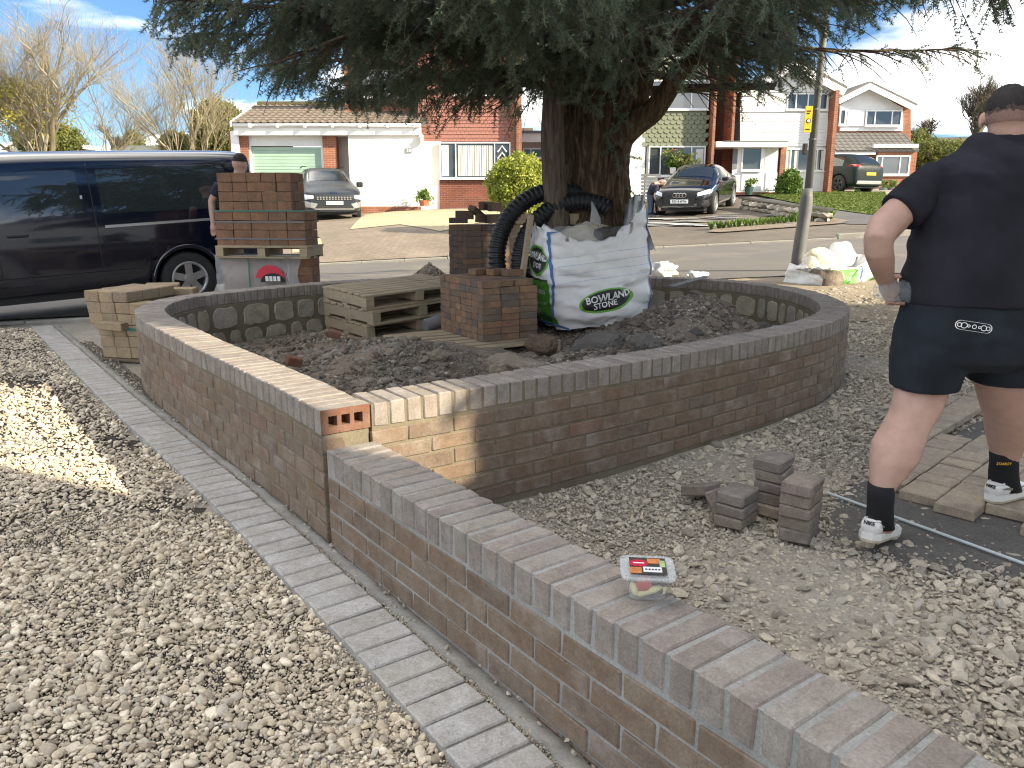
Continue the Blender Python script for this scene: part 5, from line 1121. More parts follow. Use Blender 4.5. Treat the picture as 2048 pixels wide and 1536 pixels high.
def tiles(h, x0, y0, x1, y1, dy, cols, rows, mat, shape='rect', name='tile', lip=.03, parent=None):
    """hung tiles, each its own piece; corners in pixels on the plane"""
    Y = h.Y+dy; a, b = at(x0, y1, Y), at(x1, y0, Y); w = (b.x-a.x)/cols; hh = (b.z-a.z)/rows; t = .018
    mb = MB()
    if shape == 'rect': mb.add([(-w*.48, -lip, -hh*.5), (w*.48, -lip, -hh*.5), (w*.48, -.004, hh*.62), (-w*.48, -.004, hh*.62), (-w*.48, -lip+t, -hh*.5), (w*.48, -lip+t, -hh*.5)], [(0, 1, 2, 3), (0, 4, 5, 1)])
    else:                       # fish scale: lower edge cut to a point
        P = [(-w*.48, hh*.62), (-w*.48, -.05*hh), (-w*.25, -.5*hh), (w*.25, -.5*hh), (w*.48, -.05*hh), (w*.48, hh*.62)]; n = 6
        mb.add([(x, -lip*(.5-z/hh/1.3) - .006, z) for x, z in P]+[(x, -lip*(.5-z/hh/1.3)+t-.006, z) for x, z in P], [tuple(range(n)), tuple(range(2*n-1, n-1, -1))]+[(k, k+n, (k+1) % n+n, (k+1) % n) for k in range(n)])
    me = mb.mesh(name, mat)
    for r_ in range(rows):
        o_ = (r_ % 2)*.5 if shape != 'rect' else (r_ % 2)*.5
        for c_ in range(cols+(1 if o_ else 0)):
            x = a.x+(c_+.5-o_)*w
            if x < a.x+w*.2 or x > b.x-w*.2: continue
            h.adopt(obj(name, me, None, (x, Y+random.uniform(-.003, .003), a.z+hh*(r_+.5)), (random.gauss(0, .01), random.gauss(0, .012), 0)), parent)
def roof_slope(h, x0, x1, ye, yr, dye, dyr, cols, rows, mat, name='roof'):
    """tiled slope from eaves (pixel row ye on plane dye) back and up to the ridge (yr on dyr)"""
    A = at(x0, ye, h.Y+dye); B = at(x1, ye, h.Y+dye); C = at(x0, yr, h.Y+dyr); L_ = (Vector((0, C.y-A.y, C.z-A.z))).length; ang = math.atan2(C.z-A.z, C.y-A.y)
    n = Vector((0, math.sin(ang), -math.cos(ang)))*.07
    rf = h.adopt(MB().prism([(A.x, A.y, A.z), (B.x, A.y, A.z), (B.x, C.y, C.z), (A.x, C.y, C.z)], n).build(name, 'lead_grey')); w = (B.x-A.x)/cols; hh = L_/rows
    mb = MB(); q = 10; prof = [(-w/2+w*k/q, .03*max(0, math.cos(2*math.pi*k/q*1.0+math.pi*.2))) for k in range(q+1)]
    V = [Vector((x*.995, -hh*.08, .034+z)) for x, z in prof]+[Vector((x*.995, hh, .006+z)) for x, z in prof]+[Vector((x*.995, -hh*.08, .008+z)) for x, z in prof]
    mb.add(V, [(k, k+1, k+q+2, k+q+1) for k in range(q)]+[(k+2*q+2, k+2*q+3, k+1, k) for k in range(q)]); me = mb.mesh('roof_tile', mat)
    for r_ in range(rows):
        for c_ in range(cols):
            p = Vector((A.x+(c_+.5)*w, A.y+math.cos(ang)*r_*hh, A.z+math.sin(ang)*r_*hh)); h.adopt(obj('roof_tile', me, None, p, (ang+random.gauss(0, .006), random.gauss(0, .004), 0)), rf)
    return rf
# --- house with the garage
h1 = House(29., 'two-storey red tile-hung house with white garage and green roller door', 800, 421)
h1.rect('garage_wall', 470, 262, 494, 440, 'house_brick', .0, 6); h1.rect('garage_wall', 653, 262, 671, 440, 'house_brick', .0, .4); h1.rect('porch_recess', 671, 262, 703, 432, 'cream_wall', .55, .2)
h1.rect('garage_header', 494, 268, 653, 292, 'white_board', .10, .2); dr = h1.rect('garage_door', 500, 294, 652, 440, 'garage_green', .18, .05)
for k in range(22): h1.rect('slat', 500.5, 294.6+k*6.4, 651.5, 300.2+k*6.4, 'garage_green', .165, .012, dr)
for a in (494, 649): h1.rect('door_frame', a, 290, a+7, 440, 'white_upvc', .08, .15)
h1.rect('porch_wall', 702, 266, 842, 413, 'white_render', -.25, .5); h1.rect('porch_plinth', 702, 413, 842, 428, 'house_brick', -.26, .5)
h1.rect('fascia', 468, 253, 842, 270, 'white_upvc', -.36, .06); h1.rect('soffit', 468, 266, 842, 271, 'white_upvc', -.30, 1.)
g_ = MB(); g_.smooth = True; a, b = at(466, 250, 28.55), at(842, 250, 28.55); g_.tube([a, b], .06, 8); h1.adopt(g_.build('gutter', 'white_upvc'))
for k in range(7): q = at(500+k*55, 251, 28.5); h1.adopt(MB().cbox(q, (.07, .16, .13)).build('gutter_bracket', 'white_upvc'))
rs = roof_slope(h1, 464, 850, 246, 210, -.45, 2.6, 26, 8, 'roof_tile')
p = at(467, 240, 28.6); c = at(464, 246, 28.55); zz = at(500, 208.5, 31.6).z; h1.adopt(MB().prism([(c.x-.06, 28.5, c.z-.12), (c.x-.06, 31.6, zz-.1), (c.x-.06, 31.6, zz+.06), (c.x-.06, 28.5, c.z+.05)], (.06, 0, 0)).build('verge', 'white_upvc')); h1.adopt(MB().prism([(c.x+.1, 28.75, c.z-.3), (c.x+.1, 31.6, c.z-.3), (c.x+.1, 31.6, zz-.1)], (.2, 0, 0)).build('gable_wall', 'house_brick')); c = at(464, 246, 28.55); d = at(850, 246, 28.55); zz = at(500, 208.5, 31.6).z; g_ = MB(); g_.tube([(c.x, 31.62, zz), (d.x, 31.62, zz)], .11, 8); h1.adopt(g_.build('ridge', 'rust_moss'))
h1.rect('downpipe', 472, 262, 476, 420, 'white_upvc', -.1, .07)
np_ = h1.rect('number_plate', 811, 296, 823, 306, 'shed_felt', -.28, .02); t = text_mesh('house_number', '28', .16, 'ink_white'); o = obj('house_number', t, None, at(817, 301, 28.715), (R(90), 0, 0)); h1.adopt(o, np_)
h1.rect('main_wall', 700, 80, 1044, 428, 'house_brick', 1.4, 7); h1.rect('hall_wall', 840, 283, 882, 420, 'white_render', .25, 1.2); h1.rect('hall_corner', 836, 266, 842, 420, 'white_upvc', -.2, .6)
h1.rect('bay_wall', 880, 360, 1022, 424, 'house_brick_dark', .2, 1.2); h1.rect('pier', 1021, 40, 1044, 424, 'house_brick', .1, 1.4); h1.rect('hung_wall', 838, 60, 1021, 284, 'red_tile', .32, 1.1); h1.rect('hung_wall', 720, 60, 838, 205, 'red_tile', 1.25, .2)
tiles(h1, 838, 196, 1021, 283, .30, 22, 12, 'red_tile'); h1.rect('downpipe', 1029, 150, 1033, 420, 'black_plastic', .0, .08)
w = h1.window(880, 284, 1021, 357, [911, 989], .1)
for k in range(15):        # vertical blinds
    h1.rect('blind', 917+k*4.7, 291, 920+k*4.7, 352, 'curtain', .138, .006, w)
h1.rect('net_curtain', 884, 290, 897, 352, 'curtain', .138, .006, w); mb = MB()
for k in range(3): mb.tube([at(995, 330-k*13, 29.14), at(1004, 318-k*13, 29.14), at(1013, 330-k*13, 29.14)], .03, 4)
h1.adopt(mb.build('glass_lead', 'curtain'), w)
h1.window(722, 140, 812, 195, [750, 780], 1.15); h1.window(906, 140, 988, 190, [930, 962], .22); h1.rect('eaves', 690, 58, 1050, 66, 'white_upvc', -.2, .5); rf = h1.rect('main_roof', 690, 20, 1050, 60, 'roof_tile', .5, 6)
l_ = MB(); l_.tube([at(842, 272, 28.7), at(842, 276, 28.65)], [.09, .07], 8); l_.tube([at(842, 276, 28.65), at(842, 287, 28.65)], [.11, .06], 8); h1.adopt(l_.build('porch_lamp', 'curtain'))
h1.rect('chimney', 700, 120, 720, 196, 'house_brick', 1.38, .5)  # brick pier at the left edge of the main house
# --- flat-roofed link behind the stems
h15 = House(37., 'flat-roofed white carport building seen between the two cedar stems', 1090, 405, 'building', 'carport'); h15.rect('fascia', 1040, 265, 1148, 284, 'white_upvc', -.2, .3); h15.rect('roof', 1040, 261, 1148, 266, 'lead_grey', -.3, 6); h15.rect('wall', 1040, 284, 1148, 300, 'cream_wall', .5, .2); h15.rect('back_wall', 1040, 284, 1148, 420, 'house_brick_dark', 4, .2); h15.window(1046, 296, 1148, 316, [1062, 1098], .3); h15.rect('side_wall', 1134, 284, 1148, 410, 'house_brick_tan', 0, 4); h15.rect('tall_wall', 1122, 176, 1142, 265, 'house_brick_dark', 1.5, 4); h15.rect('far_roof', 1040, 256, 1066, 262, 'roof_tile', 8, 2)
# --- olive fish-scale house
h2 = House(31., 'house with olive fish-scale tiles between two large white windows behind the black car', 1350, 398)
h2.rect('side_wall', 1246, 262, 1292, 404, 'white_render', .05, 5); h2.rect('wall', 1246, 60, 1292, 262, 'white_board', .06, 5); h2.rect('wall', 1290, 60, 1420, 404, 'white_render', .12, 6)
tiles(h2, 1284, 222, 1420, 293, .06, 11, 8, 'olive_tile', 'fish'); tiles(h2, 1284, 118, 1420, 160, .06, 11, 5, 'olive_tile', 'fish')
h2.window(1297, 160, 1420, 219, [1327, 1385], .0, tr={0: 180}); w = h2.window(1296, 292, 1412, 352, [1322, 1384], .0)
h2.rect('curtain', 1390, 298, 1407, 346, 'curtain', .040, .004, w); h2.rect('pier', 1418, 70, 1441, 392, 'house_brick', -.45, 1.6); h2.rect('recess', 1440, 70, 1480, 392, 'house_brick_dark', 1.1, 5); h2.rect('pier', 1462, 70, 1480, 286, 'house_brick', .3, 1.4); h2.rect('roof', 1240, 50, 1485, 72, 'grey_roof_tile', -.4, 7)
for k, (px, kk, n) in enumerate(((1345, 'orange flower plant in a white pot on the olive house\'s window sill', 26), (1368, 'smaller brown plant beside the flower pot on the window sill', 14))):
    p = at(px, 347, 30.8); e = empty('potted_plant', p, 0, kk, 'plant'); MB().tube([(0, 0, 0), (0, 0, .22)], [.09, .12], 10).build('pot', 'white_upvc', e)
    P = np.stack([RNG.normal(0, .16, n), RNG.normal(0, .08, n), RNG.uniform(.25, .75 if k == 0 else .5, n)], 1); s_ = scatter('leaves', P, rnd_rot(n, 1.5), RNG.uniform(.8, 1.4, n), RNG.integers(0, 3, n), GB if k == 0 else HB, e); s_['kind'] = 'stuff'
    if k == 0: P = np.stack([RNG.normal(0, .2, 16), RNG.normal(0, .06, 16), RNG.uniform(.6, .95, 16)], 1); s_ = scatter('flowers', P, rnd_rot(16, 1.5), RNG.uniform(.7, 1, 16), RNG.integers(0, 3, 16), collection_of('flower_kinds', [leaf_clump('flower_%d' % i, 'terracotta', 8, .05, .05, i) for i in range(3)]), e); s_['kind'] = 'stuff'
sf = empty('slat_fence', (at(1300, 400, 29.5).x, 29.5, at(1300, 402, 29.5).z), 0, 'grey slatted fence panel behind the bending man', 'fence')
for k in range(8): a, b = at(1282, 402-k*7, 29.5), at(1322, 397-k*7, 29.5); keep(MB().box((a.x, 29.5, a.z), (b.x, 29.53, b.z)).build('slat', 'lead_grey'), sf)
# --- white clad gable house
h3 = House(32., 'white weatherboarded house with low gable and glazed porch', 1570, 386)
def gable(h, pts, dy, th, mat, name): a = [at(x, y, h.Y+dy) for x, y in pts]; return h.adopt(MB().prism(a, (0, th, 0)).build(name, mat))
def boards(h, x0, y0, x1, y1, n, mat, dy, parent=None):
    for k in range(n):
        f0, f1 = y0+(y1-y0)*k/n, y0+(y1-y0)*(k+1)/n; Y = h.Y+dy; a, b = at(x0, f1, Y), at(x1, f0, Y)
        h.adopt(MB().add([(a.x, Y-.03, a.z), (b.x, Y-.03, a.z), (b.x, Y-.005, b.z), (a.x, Y-.005, b.z), (a.x, Y, a.z), (b.x, Y, a.z)], [(0, 1, 2, 3), (0, 4, 5, 1)]).build('board', mat), parent)
gable(h3, [(1478, 392), (1662, 392), (1664, 182), (1590, 130), (1490, 186)], .1, 7, 'white_board', 'wall'); boards(h3, 1480, 226, 1656, 292, 12, 'white_board', .06); boards(h3, 1540, 150, 1636, 184, 5, 'white_board', .06)
for (xa, ya), (xb, yb) in (((1590, 122), (1482, 182)), ((1590, 122), (1694, 178))):
    a, b = at(xa, ya, 31.6), at(xb, yb, 31.6); d = b-a; nn = Vector((-d.z, 0, d.x)).normalized(); nn = nn if nn.z > 0 else -nn
    h3.adopt(MB().prism([a, b, b-nn*.26, a-nn*.26], (0, .06, 0)).build('bargeboard', 'white_upvc')); h3.adopt(MB().prism([a+nn*.1, b+nn*.1, b+nn*.005, a+nn*.005], (0, 7.5, 0)).build('roof', 'grey_roof_tile'))
h3.rect('pier', 1654, 180, 1680, 392, 'house_brick', -.5, 7); h3.window(1573, 186, 1658, 220, [1594, 1618, 1640], .02, 'dark_room'); h3.rect('panel', 1480, 186, 1573, 224, 'white_upvc', .04, .05); w = h3.window(1569, 297, 1652, 342, [1583, 1620, 1636], .0)
for x in (1572, 1587, 1622, 1640): h3.rect('curtain', x, 301, x+11, 338, 'curtain', .040, .004, w)
h3.rect('panel', 1570, 342, 1652, 384, 'white_board', .0, .08); pr = h3.rect('porch_roof', 1432, 283, 1576, 294, 'white_upvc', -1.3, 1.5); h3.rect('porch_roof_edge', 1448, 281.5, 1577, 283.5, 'lead_grey', -1.32, 1.5); h3.rect('porch_front', 1462, 293, 1558, 384, 'white_upvc', -.75, .06); h3.window(1482, 294, 1526, 341, [], -.82); h3.rect('porch_panel', 1529, 296, 1555, 338, 'curtain', -.77, .02); h3.rect('porch_panel', 1482, 345, 1524, 380, 'white_board', -.78, .03); h3.rect('porch_panel', 1530, 345, 1555, 380, 'white_board', -.78, .03); h3.rect('porch_door', 1464, 298, 1476, 338, 'lead_grey', -.78, .03); h3.rect('porch_pier', 1556, 292, 1574, 386, 'house_brick', -.8, .9); h3.rect('plinth', 1452, 384, 1560, 390, 'house_brick', -.76, .7)
# --- gable house far right
h4 = House(47., 'white gabled house with dark tiled porch roof and brick bay', 1750, 388); gable(h4, [(1676, 392), (1822, 392), (1822, 214), (1740, 172), (1676, 205)], 1.6, 8, 'house_brick', 'wall'); gable(h4, [(1680, 262), (1806, 262), (1806, 216), (1740, 178), (1680, 210)], 1.5, .1, 'white_board', 'gable_panel')
for (xa, ya), (xb, yb) in (((1740, 166), (1676, 198)), ((1740, 166), (1834, 212))):
    a, b = at(xa, ya, 47.8), at(xb, yb, 47.8); d = b-a; nn = Vector((-d.z, 0, d.x)).normalized(); nn = nn if nn.z > 0 else -nn; h4.adopt(MB().prism([a, b, b-nn*.3, a-nn*.3], (0, .08, 0)).build('bargeboard', 'white_upvc')); h4.adopt(MB().prism([a+nn*.12, b+nn*.12, b+nn*.005, a+nn*.005], (0, 9, 0)).build('roof', 'grey_roof_tile'))
h4.window(1730, 220, 1806, 252, [1752, 1786], 1.35); h4.window(1678, 218, 1694, 250, [], 1.35); h4.rect('panel', 1694, 220, 1730, 252, 'white_upvc', 1.4, .05)
roof_slope(h4, 1672, 1838, 301, 266, -.6, 1.5, 14, 6, 'grey_roof_tile', 'porch_roof'); h4.rect('bay_wall', 1748, 294, 1836, 392, 'house_brick', -.4, 2); h4.rect('porch_wall', 1672, 306, 1748, 392, 'house_brick', .4, 1.3); h4.rect('bay_fascia', 1748, 288, 1838, 295, 'white_upvc', -.7, .2); h4.rect('porch_fascia', 1672, 302, 1752, 309, 'white_upvc', -.5, .2); h4.window(1750, 311, 1822, 350, [1766, 1802], -.5); d_ = h4.rect('door', 1685, 311, 1712, 345, 'white_upvc', .35, .05); h4.rect('door_glass', 1692, 319, 1704, 326, 'window_glass', .335, .012, d_); h4.rect('side_light', 1713, 311, 1721, 340, 'window_glass', .35, .05)
# --- far houses
h5 = House(75., 'tan gabled far house beyond the white gable', 1850, 312); gable(h5, [(1832, 330), (1868, 330), (1868, 292), (1850, 279), (1832, 290)], 0, 8, 'house_brick_tan', 'wall'); gable(h5, [(1830, 291), (1850, 276), (1870, 292), (1870, 295), (1850, 279.5), (1830, 294)], -.3, 9, 'roof_tile', 'roof')
h6 = House(80., 'far pale house with long dark roof behind the man\'s shoulder', 1920, 310); h6.rect('wall', 1864, 290, 1990, 330, 'white_board', 0, 8); gable(h6, [(1858, 292), (1884, 275), (1990, 272), (1996, 292)], -.4, 9, 'grey_roof_tile', 'roof')
for x in (1872, 1900, 1930): h6.window(x, 294, x+14, 306, [], -.1, fr=1.)
h7 = House(60., 'far brick house with white gable boards above the van roof', 70, 310); h7.rect('wall', 20, 290, 118, 330, 'house_brick', 0, 7); gable(h7, [(0, 296), (48, 272), (122, 288), (122, 292), (48, 277), (0, 300)], -.4, 8, 'white_upvc', 'bargeboard'); h7.rect('gable_panel', 20, 285, 74, 303, 'white_board', -.1, .1); h7.window(34, 290, 68, 302, [50], -.15, fr=1.)
h8 = House(52., 'low grey-green shed roof behind the van', 318, 320, 'shed', 'shed'); h8.rect('wall', 232, 300, 402, 330, 'house_brick_tan', 0, 4); gable(h8, [(228, 303), (250, 291), (396, 290), (406, 303)], -.3, 5, 'shed_felt', 'roof')
# ------------------------------------------------------------------ road, kerbs, drives, lawn
def sheet(name, pts, lift, mat, cell=.5, **k):
    """flat sheet following the land: plan polygon cut into cells"""
    bm = bmesh.new(); vs = [bm.verts.new((p[0], p[1], 0)) for p in pts]; bm.faces.new(vs)
    xs_ = [p[0] for p in pts]; ys_ = [p[1] for p in pts]
    for ax, lo, hi in ((0, min(xs_), max(xs_)), (1, min(ys_), max(ys_))):
        for v in np.arange(lo+cell, hi, cell):
            co = [0, 0, 0]; co[ax] = v; no = [0, 0, 0]; no[ax] = 1
            bmesh.ops.bisect_plane(bm, geom=bm.verts[:]+bm.edges[:]+bm.faces[:], plane_co=co, plane_no=no)
    for v in bm.verts: v.co.z = gh(v.co.x, v.co.y)+lift
    bmesh.ops.recalc_face_normals(bm, faces=bm.faces); 
    if sum(f.normal.z for f in bm.faces) < 0: bmesh.ops.reverse_faces(bm, faces=bm.faces)
    me = bpy.data.meshes.new(name); bm.to_mesh(me); bm.free(); me.materials.append(MATS[mat]); return obj(name, me, **k)
def hp(pts): return [tuple(hit(x, y)[:2]) for x, y in pts]
def mat_blocks(name, c1, c2, mort, w, h, rot=0.):
    k = NT(name); mp = k.n('Mapping'); mp.inputs['Rotation'].default_value = (0, 0, rot); k.l(k.coord(), mp.inputs[0]); b = k.n('TexBrick'); b.inputs['Scale'].default_value = 1; b.inputs['Brick Width'].default_value = w; b.inputs['Row Height'].default_value = h; b.inputs['Mortar Size'].default_value = .006
    for i, c in (('Color1', c1), ('Color2', c2), ('Mortar', mort)): b.inputs[i].default_value = (*c, 1)
    k.l(mp.outputs[0], b.inputs['Vector']); c = k.mix(1, b.outputs[0], k.ramp(k.noise(.8, 6, .65), [(.3, .78), (.7, 1.2)]), 'MULTIPLY'); k.col(c); k.bump(b.outputs[1], -.3, .006); k.set(Roughness=.9, Specular_IOR_Level=.2)
mat_blocks('drive_blocks', (.26, .215, .165), (.22, .18, .14), (.15, .125, .095), .2, .1, R(45)); mat_blocks('wet_drive', (.17, .145, .115), (.14, .12, .10), (.09, .078, .065), .2, .1, R(30))
mat_ground('yellow_gravel', (.42, .35, .22), (.50, .43, .29), (.30, .25, .16), 2., .8, 30); mat_ground('lawn', (.12, .155, .04), (.15, .185, .05), (.18, .18, .07), 1.5, .6, 40); mat_ground('hill_grass', (.07, .085, .03), (.10, .11, .045), (.06, .065, .03), .05, .3, 1.)
sheet('road', [(-40, 9.75), (-3.3, 9.75), (-1.2, 10.4), (3.2, 10.3), (6, 9.7), (30, 9.2), (30, 16.9), (-40, 16.9)], .0, 'asphalt', 1., kind='structure')
sheet('verge', [(-3.2, 9.0), (-2.2, 8.3), (-1.2, 9.1), (0, 9.4), (1.6, 9.15), (2.6, 8.5), (3.1, 7.9), (4.2, 7.8), (7, 7.6), (7, 9.9), (3.4, 10.45), (-1.2, 10.55), (-3.2, 9.9)], -.012, 'dry_mud', .3, kind='structure')
xs_ = np.concatenate([np.linspace(-400, -30, 10), np.arange(-28, 50, 4), np.linspace(55, 400, 10)]); obj('hill', grid_mesh('hill', xs_, np.concatenate([np.arange(49, 110, 4), np.linspace(120, 420, 8)]), lambda X, Y: g(X, Y)+.02, 'hill_grass'), kind='structure')
kerb = empty('kerb', (0, 17, 0)); kerb['kind'] = 'structure'
km = brick_mesh('kerb_stone', 'concrete', (.905, .125, .25), .012, .003)
for i in range(-14, 22):
    x = i*.915; drop_ = -.075 if (-7.5 < x < -1.2 or 2.4 < x < 6.6) else 0
    keep(obj('kerb_stone', km, None, (x, 16.96, gh(x, 16.96)-.02+drop_), (0, -math.atan(.05), 0)), kerb)
for i in range(-6, 3):
    x = -6.3+i*.915
    if x < -5.2: keep(obj('kerb_stone', km, None, (x, 9.46, gh(x, 9.5)-.118), (0, -math.atan(.05), 0)), kerb)
sheet('front_drive', [(-14, 17.03), (-.6, 17.03), (-.3, 20.5), (-.5, 29.5), (-14, 29.5)], .03, 'drive_blocks', .6, kind='structure')
gp = hp([(700, 462), (730, 432), (800, 424), (1000, 424), (1010, 440), (900, 462), (880, 466), (800, 452)]); sheet('gravel_patch', gp, .045, 'yellow_gravel', .5, kind='structure'); sheet('gravel_patch', hp([(585, 478), (640, 480), (645, 492), (620, 508), (585, 510)]), .045, 'yellow_gravel', .5, kind='structure')
sheet('side_drive', [(-.4, 17.03), (9.2, 17.03), (9.6, 22), (8.6, 27), (8.2, 31), (-.3, 31.2)], .03, 'wet_drive', .6, kind='structure')
sheet('lawn', hp([(1500, 389), (1560, 386), (1768, 386), (1775, 434), (1735, 432), (1640, 418), (1560, 402)]), .05, 'lawn', .6, kind='structure')
sheet('garden_path', hp([(1500, 400), (1545, 401), (1640, 420), (1735, 433), (2100, 440), (2100, 452), (1700, 452), (1650, 446)]), .045, 'asphalt_dark', .6, kind='structure')
sheet('flower_bed', hp([(1415, 468), (1440, 458), (1660, 440), (1700, 446), (1680, 452), (1440, 470)]), .06, 'soil', .4, kind='structure')
GR = collection_of('grass_kinds', [leaf_clump('grass_%d' % i, 'grass_blade', 14, .05, .10, i) for i in range(3)])
lp = hp([(1500, 389), (1560, 386), (1768, 386), (1775, 434), (1735, 432), (1640, 418), (1560, 402)]); xa, ya = jgrid(min(p[0] for p in lp), max(p[0] for p in lp), min(p[1] for p in lp), max(p[1] for p in lp), .13); m = inside(lp, xa, ya); xa, ya = xa[m], ya[m]; n = len(xa)
scatter('grass', np.stack([xa, ya, g(xa, ya)+.06], 1), rnd_rot(n, .4), RNG.uniform(.35, .65, n), RNG.integers(0, 3, n), GR, label='bright green lawn grass in front of the white houses', cat='grass', kind='stuff')
# soap suds
mb = MB(); rnd = random.Random(4)
for k in range(46):
    px, py = rnd.uniform(1300, 1590), rnd.uniform(428, 452)
    if 1330 < px < 1440 and py < 434: continue
    c = hit(px, py, .038); r_ = rnd.uniform(.12, .45); mb.add([Vector((c.x+math.cos(a)*r_*rnd.uniform(.5, 1.2)*1.5, c.y+math.sin(a)*r_*rnd.uniform(.4, 1), gh(c.x, c.y)+.045)) for a in np.linspace(0, 6.283, 11, False)], [tuple(range(11))])
mb.build('soap_suds', 'foam', label='white soap suds on the wet drive around the black car', cat='suds', kind='stuff')
# low rubble wall with slab coping
gw = empty('stone_wall', hit(1560, 428), 0, 'low grey rubble wall between the black car and the lawn', 'wall'); gw['kind'] = 'thing'; a, b = hit(1484, 419), hit(1652, 449); n = 14
for i in range(n):
    for r_ in range(2):
        p = a.lerp(b, (i+.5)/n+(.02 if r_ % 2 else 0)); keep(obj('stone', stone_mesh('wall_stone', 'limestone', .8, 1, (1, .8, .7), i*3+r_), None, (p.x, p.y, gh(p.x, p.y)+.07+.14*r_), (0, 0, rnd.uniform(0, 3)), scale=((b-a).length/n*1.35,)*2+(.30,)), gw)
d = (b-a); keep(MB().prism([a+Vector((-.1, -.16, .33)), b+Vector((.1, -.16, .33)), b+Vector((.1, .16, .33)), a+Vector((-.1, .16, .33))], (0, 0, .06)).build('coping_slab', 'concrete'), gw)
mb = MB().prism([a+Vector((0, -.06, 0)), b+Vector((0, -.06, 0)), b+Vector((0, .1, 0)), a+Vector((0, .1, 0))], (0, 0, .33)); keep(mb.build('wall_core', 'mortar'), gw)
NTH = 'first second third fourth fifth sixth seventh eighth ninth tenth eleventh twelfth thirteenth fourteenth fifteenth sixteenth seventeenth eighteenth nineteenth twentieth twenty-first twenty-second'.split()
for i in range(22):
    px = 1425+i*11.2+rnd.uniform(-3, 3); py = 463-.085*(px-1425); p = hit(px, py); s_ = .9 if i < 14 else 1.25
    e = empty('daffodil_clump', p, 0, '%s young green plant from the left in the kerbside bed' % NTH[i], 'plant', 'young plants in the kerbside flower bed'); mb = MB()
    for j in range(16): an = rnd.uniform(0, 6.28); q = Vector((math.cos(an)*rnd.uniform(.05, .16), math.sin(an)*rnd.uniform(.05, .16), rnd.uniform(.16, .3)*s_)); w_ = Vector((-math.sin(an), math.cos(an), 0))*.016; mb.add([-w_, w_, q*.6+w_*1.2+Vector((0, 0, .06)), q, q*.6-w_*1.2+Vector((0, 0, .06))], [(0, 1, 2, 3, 4)])
    mb.build('leaves', 'green_leaf', e); mb = MB(); mb.tube([(0, 0, -.03), (0, 0, .08)], .01, 4); mb.build('stem', 'green_leaf', e)
bush(1578, 372, 30.5, .42, .55, GB, 500, 'round green shrub against the white porch house'); bush(1722, 378, 41.5, .3, .3, GB, 60, 'small plant tub plants beside the parked hatchback')
def pot(px, py, Y, r_, h, mat, label, kinds, n): 
    p = at(px, py, Y); e = empty('plant_pot', (p.x, Y, p.z), 0, label, 'plant pot'); MB().tube([(0, 0, 0), (0, 0, h)], [r_*.75, r_], 14).build('pot', mat, e); P = np.stack([RNG.normal(0, r_*.5, n), RNG.normal(0, r_*.5, n), h+RNG.uniform(0, r_*1.6, n)], 1); s_ = scatter('leaves', P, rnd_rot(n, 1.5), RNG.uniform(.7, 1.2, n), RNG.integers(0, 3, n), kinds, e); s_['kind'] = 'stuff'
pot(1497, 390, 30.2, .17, .3, 'pot_green', 'dark green plant pot by the glazed porch', GB, 20); pot(849, 412, 28.2, .2, .2, 'terracotta', 'terracotta trough with a small conifer by the white porch wall', GB, 40); pot(1765, 390, 44, .22, .4, 'lead_grey', 'grey pot beside the parked hatchback', GB, 24); pot(1782, 390, 44, .22, .4, 'lead_grey', 'second grey pot beside the bay window', GB, 24)
